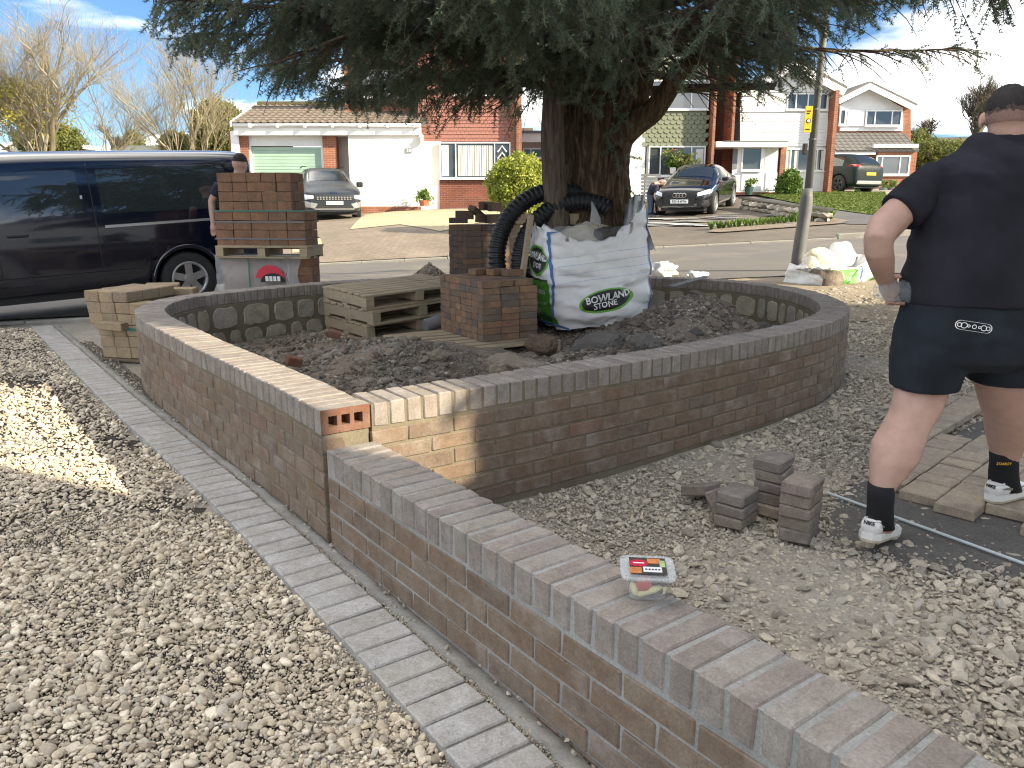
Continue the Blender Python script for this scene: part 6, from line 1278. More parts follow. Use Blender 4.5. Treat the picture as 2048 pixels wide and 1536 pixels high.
# ------------------------------------------------------------------ lamp post
def lamp_post():
    Y = 10.9; b = at(1602, 500, Y); top = at(1640, -120, Y); base = Vector((b.x-.03, Y, gh(b.x, Y)-.1)); e = empty('lamp_post', base, 0, 'grey steel lamp post with a yellow sign beside the slumped bag', 'lamp post'); mb = MB(); mb.smooth = True
    zz = at(1610, 395, Y).z; pts = [base, Vector((base.x, Y, base.z+.3)), Vector((b.x+.02, Y, zz-.1)), Vector((b.x+.022, Y, zz)), Vector((b.x+.03, Y, zz+.12))]; mb.tube(pts, [.088, .086, .083, .08, .052], 20); keep(mb.build('base_section', 'grey_post'), e)
    x1_ = b.x+.03; mb = MB(); mb.smooth = True; mb.tube([Vector((x1_, Y, zz+.05)), Vector((x1_+.03, Y, 3.)), Vector((x1_+.06, Y, 5.5))], [.051, .048, .04], 18); mb.tube([Vector((x1_+.06, Y, 5.45)), Vector((x1_+.07, Y+.2, 5.75)), Vector((x1_+.07, Y+.7, 5.85))], .035, 10); keep(mb.build('column', 'grey_post'), e); keep(MB().rbox((x1_-.04, Y+.6, 5.78), (x1_+.18, Y+1.2, 5.92), .03).build('lantern', 'lead_grey'), e)
    a, c = at(1607, 265, Y-.08), at(1626, 212, Y-.08); s_ = keep(MB().rbox((a.x, Y-.085, a.z), (c.x-.0, Y-.075, c.z), .002).build('sign', 'sign_yellow'), e); s_['label'] = 'yellow notice sign'
    m_ = (a+c)/2; mb = MB(); mb.disc((m_.x+.005, Y-.087, m_.z-.02), .03, 'y', .003); mb.box((a.x+.02, Y-.088, c.z-.07), (c.x-.02, Y-.0855, c.z-.055)); mb.box((a.x+.02, Y-.088, c.z-.10), (c.x-.035, Y-.0855, c.z-.085)); mb.box((a.x+.02, Y-.088, a.z+.03), (c.x-.02, Y-.0855, a.z+.045)); o = mb.build('sign_print', 'ink_black'); o.parent = s_; o.matrix_parent_inverse = Matrix()
    mb = MB(); mb.disc((m_.x+.005, Y-.0895, m_.z-.02), .019, 'y', .003); o = mb.build('sign_symbol', 'ink_white'); o.parent = s_; o.matrix_parent_inverse = Matrix()
    a, c = at(1606, 309, Y-.07), at(1615, 287, Y-.07); keep(MB().rbox((a.x, Y-.09, a.z), (c.x, Y-.02, c.z), .006).build('cable_box', 'black_plastic'), e)
    for z in (c.z+.05, at(1615, 220, Y).z): mb = MB(); mb.tube([Vector((x1_+.006, Y, z)), Vector((x1_+.006, Y, z+.018))], .054, 16); keep(mb.build('clamp', 'grey_metal'), e)
lamp_post()
# ------------------------------------------------------------------ vehicles: local x forward, y to the left, origin on the ground
def section(wb, ws, wr, zb, zs, zr, crown=.03):
    h = [(0, zb), (wb*.8, zb), (wb, zb+.07), (wb+(ws-wb)*.7, zb+(zs-zb)*.35), (ws, zb+(zs-zb)*.72), (ws*.985, zs), (wr+(ws-wr)*.42, zs+(zr-zs)*.5), (wr, zr-.12*(zr-zs)-.015), (wr*.82, zr), (0, zr+crown)]
    return h
def body_mesh(stations, wheels, name, mat, wr_=.36, sub=2, cut=.30, arch=.40):
    mb = MB(); rings = []
    for x, *q in stations: h = section(*q); rings.append([Vector((x, y, z)) for y, z in h]+[Vector((x, -y, z)) for y, z in h[-2:0:-1]])
    mb.loft(rings); me = mb.mesh(name, mat); me = bake(me, [('SUBSURF', dict(levels=sub, render_levels=sub))], name, [mat, 'ink_black'])
    cutters = MB()
    for (x, hw) in wheels:
        for s_ in (1, -1): cutters.disc((x, s_*(hw-cut/2+.12), wr_-.01), arch, 'y', cut+.24, 40)
    cm = cutters.mesh('cut', 'ink_black'); co = bpy.data.objects.new('cut', cm); COL.objects.link(co)
    r_ = bake(me, [('BOOLEAN', dict(object=co, operation='DIFFERENCE', solver='EXACT'))], name, [mat, 'ink_black']); bpy.data.objects.remove(co)
    for p in r_.polygons: p.use_smooth = True
    return r_
def wheel(e, x, y, r_, w, rim, spokes=5, dark='alloy_dark', side=1, twin=False):
    we = MB(); we.smooth = True
    prof = [(.60*r_, -.46*w), (.72*r_, -.5*w), (.93*r_, -.48*w), (r_, -.34*w), (r_, .34*w), (.93*r_, .48*w), (.72*r_, .5*w), (.60*r_, .46*w)]
    n = 36; rings = [[Vector((math.cos(a)*q[0], q[1], math.sin(a)*q[0])) for a in np.linspace(0, 6.283, n, False)] for q in prof]; we.loft(rings, False); t = we.build('wheel', 'rubber', e, (x, y, r_))
    mb = MB(); mb.disc((0, side*.10*w, 0), .62*r_, 'y', .02, 30); mb.build('wheel_well', dark, t)
    mb = MB(); mb.smooth = False; k = 30
    mb.loft([[Vector((math.cos(a)*q[0], side*q[1], math.sin(a)*q[0])) for a in np.linspace(0, 6.283, k, False)] for q in ((.655*r_, .50*w), (.60*r_, .515*w), (.56*r_, .44*w), (.555*r_, .1*w))], False)
    for i in range(spokes):
        for dd in ((-.13, .13) if twin else (0,)):
            a = 2*math.pi*i/spokes+.3+dd; u = Vector((math.cos(a), 0, math.sin(a))); v = Vector((-math.sin(a), 0, math.cos(a))); w0, w1 = (.05, .035) if twin else (.13, .10)
            P = [u*.08*r_-v*w0*r_, u*.08*r_+v*w0*r_, u*.59*r_+v*w1*r_*1.3, u*.59*r_-v*w1*r_*1.3]; mb.prism([p+Vector((0, side*(.42*w if side > 0 else .47*w), 0)) for p in P], (0, .05*w, 0))
    mb.build('rim', rim, t)
    mb = MB(); mb.disc((0, side*.47*w, 0), .17*r_, 'y', .04, 20)
    for i in range(5): a = 2*math.pi*i/5; mb.disc((math.cos(a)*.27*r_, side*.485*w, math.sin(a)*.27*r_), .032*r_, 'y', .02, 8)
    mb.build('hub', rim, t); mb = MB(); mb.disc((0, side*.50*w, 0), .07*r_, 'y', .02, 16); mb.build('hub_cap', 'ink_black', t); return t
def overlay(e, body, polys, name, mat, axis='y', offs=.004, far=1.5, sgn=1, n=10, parent=None):
    """sheet laid on the body: quads given as four (a,b) pairs in the side plane (x,z), the top plane (x,y) or the end plane (y,z)"""
    for P in polys:
        V = []
        for j in range(n+1):
            for i in range(n+1):
                u, v = i/n, j/n; a = [(P[0][k]*(1-u)+P[1][k]*u)*(1-v)+(P[3][k]*(1-u)+P[2][k]*u)*v for k in (0, 1)]
                V.append({'y': (a[0], sgn*far, a[1]), 'x': (sgn*far, a[0], a[1]), 'z': (a[0], a[1], far)}[axis])
        me = bpy.data.meshes.new(name); me.from_pydata(V, [], [(j*(n+1)+i, j*(n+1)+i+1, (j+1)*(n+1)+i+1, (j+1)*(n+1)+i) for j in range(n) for i in range(n)]); me.update()
        o = bpy.data.objects.new('tmp', me); COL.objects.link(o); t = bpy.data.objects.new('tt', body.data); COL.objects.link(t)
        m = o.modifiers.new('s', 'SHRINKWRAP'); m.target = t; m.wrap_method = 'PROJECT'; m.use_project_x = axis == 'x'; m.use_project_y = axis == 'y'; m.use_project_z = axis == 'z'; m.use_negative_direction = True; m.use_positive_direction = sgn < 0; m.offset = offs; m.wrap_mode = 'ABOVE_SURFACE'
        if sgn < 0: m.use_negative_direction = False; m.use_positive_direction = True
        dg = bpy.context.evaluated_depsgraph_get(); r_ = bpy.data.meshes.new_from_object(o.evaluated_get(dg)); bpy.data.objects.remove(o); bpy.data.objects.remove(t)
        r_.materials.clear(); r_.materials.append(MATS[mat]); r_.polygons.foreach_set('use_smooth', [True]*len(r_.polygons)); ob = obj(name, r_, parent or e)
    return ob
def plate(e, x, z, txt, mat, sgn=1, y=0, w=.52, tilt=0):
    p = MB().rbox((-.006, -w/2, -.055), (.006, w/2, .055), .002).build('number_plate', mat, e, (x, y, z), (0, tilt, 0)); t = text_mesh('plate_lettering', txt, .095, 'ink_black', .001, .002, (.95, 1)); obj('plate_lettering', t, p, (.0075*sgn, 0, -.002), (R(90), 0, R(90)*sgn))
def van():
    al = R(36); fw = Vector((-math.cos(al), -math.sin(al), 0)); lf = Vector((-fw.y, fw.x, 0)); c = Vector((-4.18, 10.33, 0))-lf*.93; z = gh(-4.18, 10.3)-.0
    e = empty('van', (c.x, c.y, z), math.atan2(fw.y, fw.x), 'dark navy panel van parked at the kerb behind the gravel drive', 'van'); e.rotation_euler = (0, R(2.6), math.atan2(fw.y, fw.x))
    st = [(-1.02, .80, .88, .74, .34, 1.12, 1.88), (-1.00, .90, .96, .80, .30, 1.12, 1.92), (-.9, .93, .985, .82, .28, 1.12, 1.95), (-.4, .94, .99, .83, .27, 1.12, 1.965), (.5, .94, .99, .835, .27, 1.12, 1.97), (1.5, .94, .99, .84, .27, 1.12, 1.97), (2.3, .94, .99, .83, .27, 1.12, 1.95), (2.75, .94, .985, .76, .27, 1.12, 1.84), (3.45, .93, .98, .62, .27, 1.10, 1.30), (3.75, .92, .97, .6, .27, 1.02, 1.17), (4.15, .86, .92, .6, .27, .92, 1.02), (4.27, .7, .8, .5, .32, .75, .85)]
    b = obj('body', body_mesh(st, [(0, .94), (3.3, .94)], 'body', 'van_paint', .345, 2, .30, .405), e)
    for s_ in (1, -1):
        wheel(e, 0, s_*.86, .345, .215, 'alloy', 5, 'ink_black', s_); wheel(e, 3.3, s_*.86, .345, .215, 'alloy', 5, 'ink_black', s_)
        gaps = [(.985, .33, 1.93), (2.03, .33, 1.90)]; 
        for gx, z0, z1 in gaps: overlay(e, b, [[(gx, z0), (gx+.011, z0), (gx+.011+.0, z1), (gx, z1)]], 'panel_gap', 'ink_black', 'y', .002, 1.5, s_, 14)
        overlay(e, b, [[(1.10, 1.22), (1.95, 1.22), (1.93, 1.72), (1.12, 1.74)]], 'side_panel', 'car_glass', 'y', .003, 1.5, s_, 14); overlay(e, b, [[(-.72, 1.22), (.90, 1.22), (.90, 1.74), (-.62, 1.76)]], 'side_panel', 'car_glass', 'y', .003, 1.5, s_, 16); overlay(e, b, [[(2.15, 1.16), (3.05, 1.12), (2.72, 1.68), (2.15, 1.74)]], 'door_window', 'car_glass', 'y', .003, 1.5, s_)
        rl = overlay(e, b, [[(-.86, 1.075), (.90, 1.05), (.90, 1.082), (-.86, 1.105)]], 'slide_rail', 'alloy', 'y', .008, 1.5, s_, 14); overlay(e, b, [[(.55, .50), (2.9, .50), (2.9, .535), (.55, .535)]], 'side_trim', 'black_plastic', 'y', .014, 1.5, s_); overlay(e, b, [[(-.5, .62), (.52, .62), (.40, .66), (-.42, .66)]], 'arch_flare', 'van_paint', 'y', .0, 1.5, s_)
        hd = MB().rbox((-.11, -.02, -.022), (.11, .025, .022), .012).build('door_handle', 'black_plastic', e, (1.82, s_*.985, 1.02)); MB().rbox((-.012, -.01, -.02), (.012, .01, .02), .004).build('lock', 'alloy', e, (1.10, s_*.925, 1.42))
        # arch lip
        mb = MB(); mb.smooth = True; mb.tube([Vector((math.cos(a)*.425, s_*(.957+.028*math.sin(a)), .345+math.sin(a)*.425)) for a in np.linspace(.05, math.pi-.05, 24)], .022, 6); mb.build('arch_lip', 'van_paint', e)
        overlay(e, b, [[(-.93, .95), (-.82, .95), (-.80, 1.65), (-.90, 1.65)]], 'tail_lamp', 'tail_lamp', 'y', .004, 1.5, s_)
        MB().rbox((2.75, s_*1.0-.09, 1.05), (2.95, s_*1.0+.13, 1.35), .03).build('mirror', 'black_plastic', e)
    overlay(e, b, [[(2.72, -.72), (2.72, .72), (3.42, .80), (3.42, -.80)]], 'windscreen', 'car_glass', 'z', .004, 3.); MB().rbox((-1.09, -.9, .35), (-.98, .9, .58), .03).build('rear_bumper', 'black_plastic', e); MB().box((-1.0, -.78, .22), (4.1, .78, .30)).build('underside', 'ink_black', e)
    mb = MB(); mb.box((-.95, -.6, .24), (-.85, .6, .34)); mb.build('tow_bar', 'ink_black', e); MB().rbox((.415, .84, .28), (.445, .955, .52), .008).build('mud_flap', 'rubber', e)
van()
def estate_car(name, label, mat, loc, heading, dims, front, plate_txt, plate_mat, roofline, rim='alloy', lamps='headlamp', rear=False, twin=False):
    """generic passenger car; roofline = list of (x, shoulder z, roof z, roof half width)"""
    L_, W_, H_ = dims; e = empty(name, loc, math.atan2(heading[1], heading[0]), label, 'car'); hw = W_/2; n_ = len(roofline); st = []
    for i, (x, zs, zr, wr) in enumerate(roofline):
        k = 1.; ed = min(x-roofline[0][0], roofline[-1][0]-x)
        if ed < .05: k = .78
        elif ed < .3: k = .93
        st.append((x, (hw-.05)*k, hw*k, wr, .20+(.05 if ed < .05 else 0), zs, zr, .02))
    xf, xr = L_*.305, -L_*.30; r_ = .345
    b = obj('body', body_mesh(st, [(xf, hw-.05), (xr, hw-.05)], 'body', mat, r_, 2, .28, r_+.055), e)
    for s_ in (1, -1):
        for x in (xf, xr): wheel(e, x, s_*(hw-.13), r_, .22, rim, 10 if twin else 5, 'ink_black', s_, twin)
    MB().box((-L_/2+.15, -hw+.2, .17), (L_/2-.15, hw-.2, .24)).build('underside', 'ink_black', e); return e, b, hw
# grey crossover by the garage
p = hit(668, 441); kd = Vector((math.sin(R(20)), -math.cos(R(20)))); c0 = Vector((p.x, p.y))-kd*1.9
e, b, hw = estate_car('crossover_car', 'grey crossover car facing the road in front of the green garage door', 'grey_car_paint', (c0.x, c0.y, gh(c0.x, c0.y)), kd, (4.42, 1.84, 1.62), 2.2, '', '', [(-2.2, .95, 1.05, .6), (-2.12, .98, 1.25, .62), (-1.75, 1.0, 1.52, .60), (-1.0, 1.0, 1.60, .62), (0, .99, 1.62, .63), (.45, .99, 1.56, .62), (1.15, .98, 1.13, .70), (1.6, .94, 1.03, .70), (2.05, .84, .92, .66), (2.18, .7, .8, .6), (2.21, .55, .68, .5)])
e.rotation_euler = (0, -math.atan((gh(c0.x+kd.x, c0.y+kd.y)-gh(c0.x-kd.x, c0.y-kd.y))/2), math.atan2(kd.y, kd.x))
overlay(e, b, [[(.50, -.60), (.50, .60), (1.10, .68), (1.10, -.68)]], 'windscreen', 'car_glass', 'z', .006, 3.)
for s_ in (1, -1):
    overlay(e, b, [[(-1.5, 1.04), (.85, 1.04), (.45, 1.46), (-1.35, 1.46)]], 'side_window', 'car_glass', 'y', .005, 1.5, s_); overlay(e, b, [[(s_*.62, .74), (s_*.88, .78), (s_*.86, .62), (s_*.62, .66)] if s_ > 0 else [(-.88, .78), (-.62, .74), (-.62, .66), (-.86, .62)]], 'headlamp', 'headlamp', 'x', .006, 3., 1, 6); MB().rbox((.72, s_*1.02-.1, 1.0), (.86, s_*1.02+.1, 1.17), .03).build('mirror', 'grey_car_paint', e); mb = MB(); mb.tube([(-1.6, s_*.60, 1.63), (-.6, s_*.62, 1.665), (.3, s_*.61, 1.64)], .018, 6); mb.build('roof_rail', 'black_plastic', e)
    overlay(e, b, [[(s_*.5, .50), (s_*.86, .58), (s_*.84, .40), (s_*.6, .36)] if s_ > 0 else [(-.86, .58), (-.5, .50), (-.6, .36), (-.84, .40)]], 'bumper_trim', 'alloy', 'x', .007, 3., 1, 6)
gr = overlay(e, b, [[(-.55, .60), (.55, .60), (.62, .73), (-.62, .73)]], 'grille', 'ink_black', 'x', .008, 3.)
mb = MB()
for i in range(12):
    for j in range(2): mb.cbox((2.222-.0, -.5+i*.09, .64+j*.055), (.012, .05, .03))
mb.build('grille_pattern', 'alloy', e); overlay(e, b, [[(-.55, .36), (.55, .36), (.6, .47), (-.6, .47)]], 'lower_grille', 'ink_black', 'x', .006, 3.); overlay(e, b, [[(-.6, .33), (.6, .33), (.6, .36), (-.6, .36)]], 'bumper_trim', 'alloy', 'x', .009, 3.); plate(e, 2.235, .525, 'WV71 RLD', 'plate_white')
t = text_mesh('badge', 'KIA', .11, 'chrome', .006, .004, (1.15, .9)); obj('badge', t, e, (2.17, 0, .835), (R(58), 0, R(90)))
# black saloon with the bending man
p = hit(1362, 434); kd = Vector((-.44, -.90)); c0 = Vector((p.x, p.y))-kd*1.95
e, b, hw = estate_car('saloon_car', 'wet black saloon car being washed on the drive', 'black_car_paint', (c0.x, c0.y, gh(c0.x, c0.y)), kd, (4.46, 1.80, 1.42), 2.2, '', '', [(-2.2, .90, 1.02, .6), (-2.1, .93, 1.06, .62), (-1.6, .94, 1.10, .62), (-.95, .95, 1.38, .58), (-.2, .95, 1.43, .58), (.3, .95, 1.40, .58), (1.0, .94, 1.06, .66), (1.5, .88, .95, .68), (2.0, .78, .86, .66), (2.17, .65, .76, .58), (2.21, .5, .62, .5)], 'alloy', twin=True)
e.rotation_euler = (0, -math.atan((gh(c0.x+kd.x, c0.y+kd.y)-gh(c0.x-kd.x, c0.y-kd.y))/2), math.atan2(kd.y, kd.x))
overlay(e, b, [[(.34, -.56), (.34, .56), (.97, .64), (.97, -.64)]], 'windscreen', 'car_glass', 'z', .006, 3.)
for s_ in (1, -1):
    overlay(e, b, [[(-1.15, .99), (.72, .98), (.35, 1.30), (-.85, 1.31)]], 'side_window', 'window_glass', 'y', .005, 1.5, s_); overlay(e, b, [[(-.13, .98), (-.08, .98), (-.10, 1.31), (-.15, 1.31)]], 'door_pillar', 'black_car_paint', 'y', .008, 1.5, s_, 4); overlay(e, b, [[(s_*.52, .60), (s_*.84, .68), (s_*.86, .80), (s_*.52, .70)] if s_ > 0 else [(-.84, .68), (-.52, .60), (-.52, .70), (-.86, .80)]], 'headlamp', 'headlamp', 'x', .006, 3., 1, 6); MB().rbox((.58, s_*.99-.1, .95), (.72, s_*.99+.09, 1.08), .03).build('mirror', 'black_car_paint', e); overlay(e, b, [[(-1.0, .30), (1.0, .30), (1.0, .36), (-1.0, .36)]], 'sill_trim', 'alloy', 'y', .006, 1.5, s_)
    overlay(e, b, [[(s_*.5, .30), (s_*.82, .32), (s_*.80, .50), (s_*.52, .48)] if s_ > 0 else [(-.82, .32), (-.5, .30), (-.52, .48), (-.80, .50)]], 'air_intake', 'ink_black', 'x', .006, 3., 1, 6)
overlay(e, b, [[(-.42, .34), (.42, .34), (.50, .72), (-.50, .72)]], 'grille', 'ink_black', 'x', .006, 3.); plate(e, 2.225, .46, 'RX18 HTA', 'plate_white')
mb = MB()
for k in range(4): mb.tube([Vector((2.225, -.135+k*.09+math.cos(a)*.06, .63+math.sin(a)*.06)) for a in np.linspace(0, 6.283, 21)], .011, 6, False)
mb.build('badge', 'chrome', e); mb = MB(); mb.tube([(-.9, .25, 1.40), (-1.05, .25, 1.78)], .007, 5); mb.build('aerial', 'black_plastic', e)
# dark hatchback seen from behind
p = hit(1722, 388); kd = Vector((-.42, .91)).normalized(); c0 = Vector((p.x, p.y))+kd*1.7
e, b, hw = estate_car('hatchback_car', 'dark hatchback seen from behind on the far drive', 'dark_car_paint', (c0.x, c0.y, gh(c0.x, c0.y)), kd, (4.2, 1.80, 1.56), 2.1, '', '', [(-2.1, .85, .98, .62), (-2.0, .98, 1.12, .62), (-1.65, 1.0, 1.46, .58), (-.9, 1.0, 1.55, .6), (0, 1.0, 1.57, .6), (.4, .99, 1.5, .6), (1.1, .98, 1.12, .68), (1.6, .92, 1.0, .68), (2.0, .8, .9, .64), (2.1, .6, .72, .5)], 'alloy_dark')
overlay(e, b, [[(-.58, 1.10), (.58, 1.10), (.50, 1.40), (-.50, 1.40)]], 'rear_window', 'car_glass', 'x', .006, 3., -1)
for s_ in (1, -1): overlay(e, b, [[(s_*.5, .98), (s_*.82, 1.0), (s_*.82, 1.1), (s_*.55, 1.07)]], 'tail_lamp', 'tail_lamp', 'x', .006, 3., -1, 6); overlay(e, b, [[(-1.4, 1.04), (.8, 1.04), (.42, 1.42), (-1.3, 1.42)]], 'side_window', 'car_glass', 'y', .005, 1.5, s_)
overlay(e, b, [[(-.7, .32), (.7, .32), (.66, .45), (-.66, .45)]], 'bumper_trim', 'alloy', 'x', .006, 3., -1); plate(e, -2.12, .80, '', 'plate_yellow', -1) if False else MB().rbox((-2.125, -.26, .66), (-2.10, .26, .77), .003).build('number_plate', 'plate_yellow', e)
# ------------------------------------------------------------------ people
def ell(c, rx, ry, n=24, sq=2.3, rot=0.):
    out = []
    for k in range(n):
        a = 2*math.pi*k/n; x = math.copysign(abs(math.cos(a))**(2/sq), math.cos(a))*rx; y = math.copysign(abs(math.sin(a))**(2/sq), math.sin(a))*ry
        out.append(Vector((c[0]+x*math.cos(rot)-y*math.sin(rot), c[1]+x*math.sin(rot)+y*math.cos(rot), c[2])))
    return out
def pring(xl, xr, py, Y, d, **k):
    a, b = at(xl, py, Y), at(xr, py, Y); return ell(((a.x+b.x)/2, Y, a.z), (b.x-a.x)/2, d, **k)
def blob(mb, c, r, sc=(1, 1, 1)): mb.sphere(c, r, 20, 14, sc)
def fuse(mb, name, mat, vox=.007, sm=6, rough=None, amp=.0, freq=10, fold=None):
    me = mb.mesh(name, mat); bm = bmesh.new(); bm.from_mesh(me); bmesh.ops.recalc_face_normals(bm, faces=bm.faces); bm.to_mesh(me); bm.free()
    r_ = bake(me, [('REMESH', dict(mode='VOXEL', voxel_size=vox)), ('SMOOTH', dict(factor=.5, iterations=sm))], name, [mat])
    if amp or fold:
        no = [v.normal.copy() for v in r_.vertices]
        for v, n_ in zip(r_.vertices, no):
            q = v.co; d = amp*noise.fractal(q*freq, 1, 2.1, 3)
            if fold: d = max(d+fold(q), -.003)
            v.co = q+n_*d
    return r_
def worker():
    Y = 3.2; e = empty('person', (1.75, 3.2, 0), 0, 'man in black polo shirt and shorts walking away, holding a water bottle', 'person')
    # --- bare body: one continuous mesh
    B = MB()
    B.loft([pring(1798, 1898, 735, 3.20, .10), pring(1796, 1896, 770, 3.19, .098), pring(1785, 1878, 822, 3.15, .088), pring(1766, 1856, 855, 3.11, .082), pring(1747, 1846, 885, 3.07, .084), pring(1742, 1834, 918, 3.045, .082), pring(1741, 1810, 950, 3.02, .062), pring(1741, 1789, 975, 3.00, .048), pring(1742, 1781, 1005, 2.99, .042), pring(1741, 1780, 1035, 2.99, .045), pring(1738, 1785, 1060, 3.0, .05)])
    B.loft([pring(1948, 2066, 735, 3.22, .10), pring(1955, 2064, 775, 3.25, .098), pring(1972, 2062, 835, 3.31, .088), pring(1975, 2060, 865, 3.35, .084), pring(1982, 2042, 900, 3.385, .06), pring(1986, 2030, 930, 3.40, .045), pring(1986, 2030, 962, 3.41, .045), pring(1984, 2036, 985, 3.42, .05)])
    B.loft([pring(1830, 2050, 606, 3.2, .14), pring(1850, 2070, 450, 3.22, .13), pring(1880, 2090, 350, 3.24, .11), pring(1960, 2060, 300, 3.25, .07)])
    B.tube([at(1885, 368, 3.22), at(1805, 418, 3.17), at(1768, 455, 3.10), at(1757, 478, 3.07), at(1757, 500, 3.08), at(1762, 520, 3.11), at(1767, 545, 3.16), at(1772, 562, 3.2)], [.045, .064, .064, .055, .053, .05, .041, .033], 20)
    B.tube([at(2092, 360, 3.22), at(2140, 420, 3.2), at(2170, 480, 3.22), at(2180, 540, 3.3), at(2180, 590, 3.36)], [.06, .064, .056, .045, .033], 20)
    # hands: palm, four fingers under the bottle, thumb over it
    def hand(P, fingers, thumb):
        B.tube([P[0], P[1], P[2]], [.031, .040, .036], 16)
        for f, r_ in fingers: B.tube(f, [r_, r_*.95, r_*.9, r_*.7], 10)
        B.tube(thumb, [.0125, .012, .011, .008], 10)
    hand([at(1772, 556, 3.22), at(1778, 575, 3.262), at(1784, 590, 3.268)], [([at(1772+k*11, 592, 3.268), at(1773+k*11, 606, 3.245), at(1775+k*11, 609, 3.20), at(1777+k*11, 604, 3.165+.006*k)], .0098-.0006*abs(k-1.5)) for k in range(4)], [at(1776, 566, 3.26), at(1788, 553, 3.235), at(1796, 551, 3.20), at(1802, 556, 3.165)])
    hand([at(2180, 590, 3.36), at(2182, 612, 3.375), at(2182, 630, 3.38)], [([at(2170+k*9, 628, 3.38), at(2170+k*9, 645, 3.39), at(2171+k*9, 660, 3.40), at(2173+k*9, 668, 3.40)], .0095) for k in range(4)], [at(2168, 605, 3.38), at(2160, 622, 3.40), at(2158, 635, 3.41), at(2160, 645, 3.415)])
    # head turned a little to the right; back of the head to the camera
    hc = at(2016, 226, 3.27); fd = Vector((.42, .90, -.12)).normalized(); rt = Vector((fd.y, -fd.x, 0)).normalized(); up_ = rt.cross(fd)
    def H(a, b, c): return hc+rt*a+fd*b+up_*c
    def hball(a, b, c, r_, sc): 
        m = MB(); m.sphere((0, 0, 0), r_, 24, 16, sc); B.add([H(q[0]+a, q[1]+b, q[2]+c) for q in m.v], m.f)
    hball(0, .0, .005, .1, (.80, .98, 1.0)); hball(0, .045, -.055, .07, (.86, .85, 1.0)); hball(0, .112, -.035, .016, (.8, 1.1, 1.5)); hball(0, .095, -.085, .014, (1.8, .7, .5)); hball(0, .09, .012, .02, (3., .6, .6))
    for s_ in (1, -1): hball(s_*.090, -.002, -.03, .034, (.22, .62, 1.)); hball(s_*.094, -.010, -.026, .024, (.3, .5, 1.1))
    B.tube([at(2010, 330, 3.25), at(2011, 300, 3.26), H(0, -.01, -.045)], [.075, .068, .064], 20)
    keep(obj('skin', fuse(B, 'skin', 'skin', .0075, 6)), e)
    for s_ in (1, -1): mb = MB(); mb.smooth = True; blob(mb, H(s_*.032, .088, -.005), .012); keep(mb.build('eye', 'ink_white'), e)
    hm = MB(); hm.smooth = True; m = MB(); m.sphere((0, 0, 0), .1, 48, 32, (.845, 1.03, 1.05)); 
    def shell(name, mat, zlo, zhi, k, amp):
        m = MB(); m.sphere((0, 0, 0), .1, 140, 100, (.80*k, .98*k, 1.0*k)); ok = {}; mb = MB(); mb.smooth = True
        for i, q in enumerate(m.v):
            if zlo(q) < q[2] and q[1] < .078+max(0, q[2]-.05)*.6: ok[i] = len(mb.v); mb.v.append(tuple(H(q[0]*(1+amp*noise.noise(Vector(q)*60)), q[1], q[2]*(1+amp*noise.noise(Vector(q)*75))+.005)))
        for f in m.f:
            if all(i in ok for i in f): mb.f.append([ok[i] for i in f]); mb.mi.append(0); mb.sm.append(True)
        keep(mb.build(name, mat), e)
    shell('hair_fade', 'hair_fade', lambda q: -.052+.03*max(0, q[1]/.1), 1, 1.018, .004); shell('hair_fade', 'hair_fade_dark', lambda q: -.018+.02*max(0, q[1]/.1)+.012*noise.noise(Vector(q)*70), 1, 1.026, .006); shell('hair', 'hair', lambda q: -.002+.02*max(0, q[1]/.1)+.014*noise.noise(Vector(q)*60), 1, 1.040, .035)  # second shell is the darker upper band of the hair fade
    # --- polo shirt
    S = MB()
    S.loft([pring(1958, 2062, 284, 3.265, .088), pring(1938, 2082, 300, 3.25, .112), pring(1890, 2112, 322, 3.235, .135), pring(1852, 2125, 348, 3.22, .15), pring(1838, 2122, 400, 3.21, .162), pring(1830, 2105, 450, 3.205, .168), pring(1823, 2088, 500, 3.2, .176), pring(1817, 2072, 550, 3.2, .184), pring(1811, 2058, 592, 3.2, .188), pring(1811, 2056, 606, 3.2, .187)])
    S.tube([at(1880, 352, 3.22), at(1835, 388, 3.195), at(1798, 425, 3.165)], [.078, .082, .086], 22); S.tube([at(2092, 352, 3.22), at(2122, 390, 3.21), at(2146, 430, 3.2)], [.078, .082, .086], 22)
    def fold(q):
        f = .020*math.sin(q.z*34+q.x*22+5*noise.noise(q*3))*max(0, noise.noise(q*3.4+Vector((3, 0, 0)))+.18)+.026*noise.noise(Vector((q.x*5, q.y*5, q.z*2.3)))
        if q.z < .98: f += .007*math.sin(q.z*95+q.x*9)*max(0, 1-(q.z-.90)/.09)
        return f
    shirt = keep(obj('shirt', fuse(S, 'shirt', 'shirt', .0085, 4, None, .004, 9, fold)), e)
    mb = MB(); mb.smooth = True; mb.loft([pring(1957, 2063, 294, 3.262, .084), pring(1955, 2064, 284, 3.265, .084), pring(1958, 2062, 272, 3.272, .078), pring(1962, 2058, 272, 3.272, .072), pring(1962, 2058, 286, 3.27, .074)], False); keep(mb.build('collar', 'shirt'), e)
    # --- shorts
    Q = MB()
    Q.loft([pring(1813, 2056, 598, 3.2, .175), pring(1806, 2060, 625, 3.2, .182), pring(1797, 2064, 655, 3.2, .19), pring(1791, 2067, 690, 3.2, .192), pring(1789, 2070, 715, 3.2, .185), pring(1810, 2050, 735, 3.2, .12)])
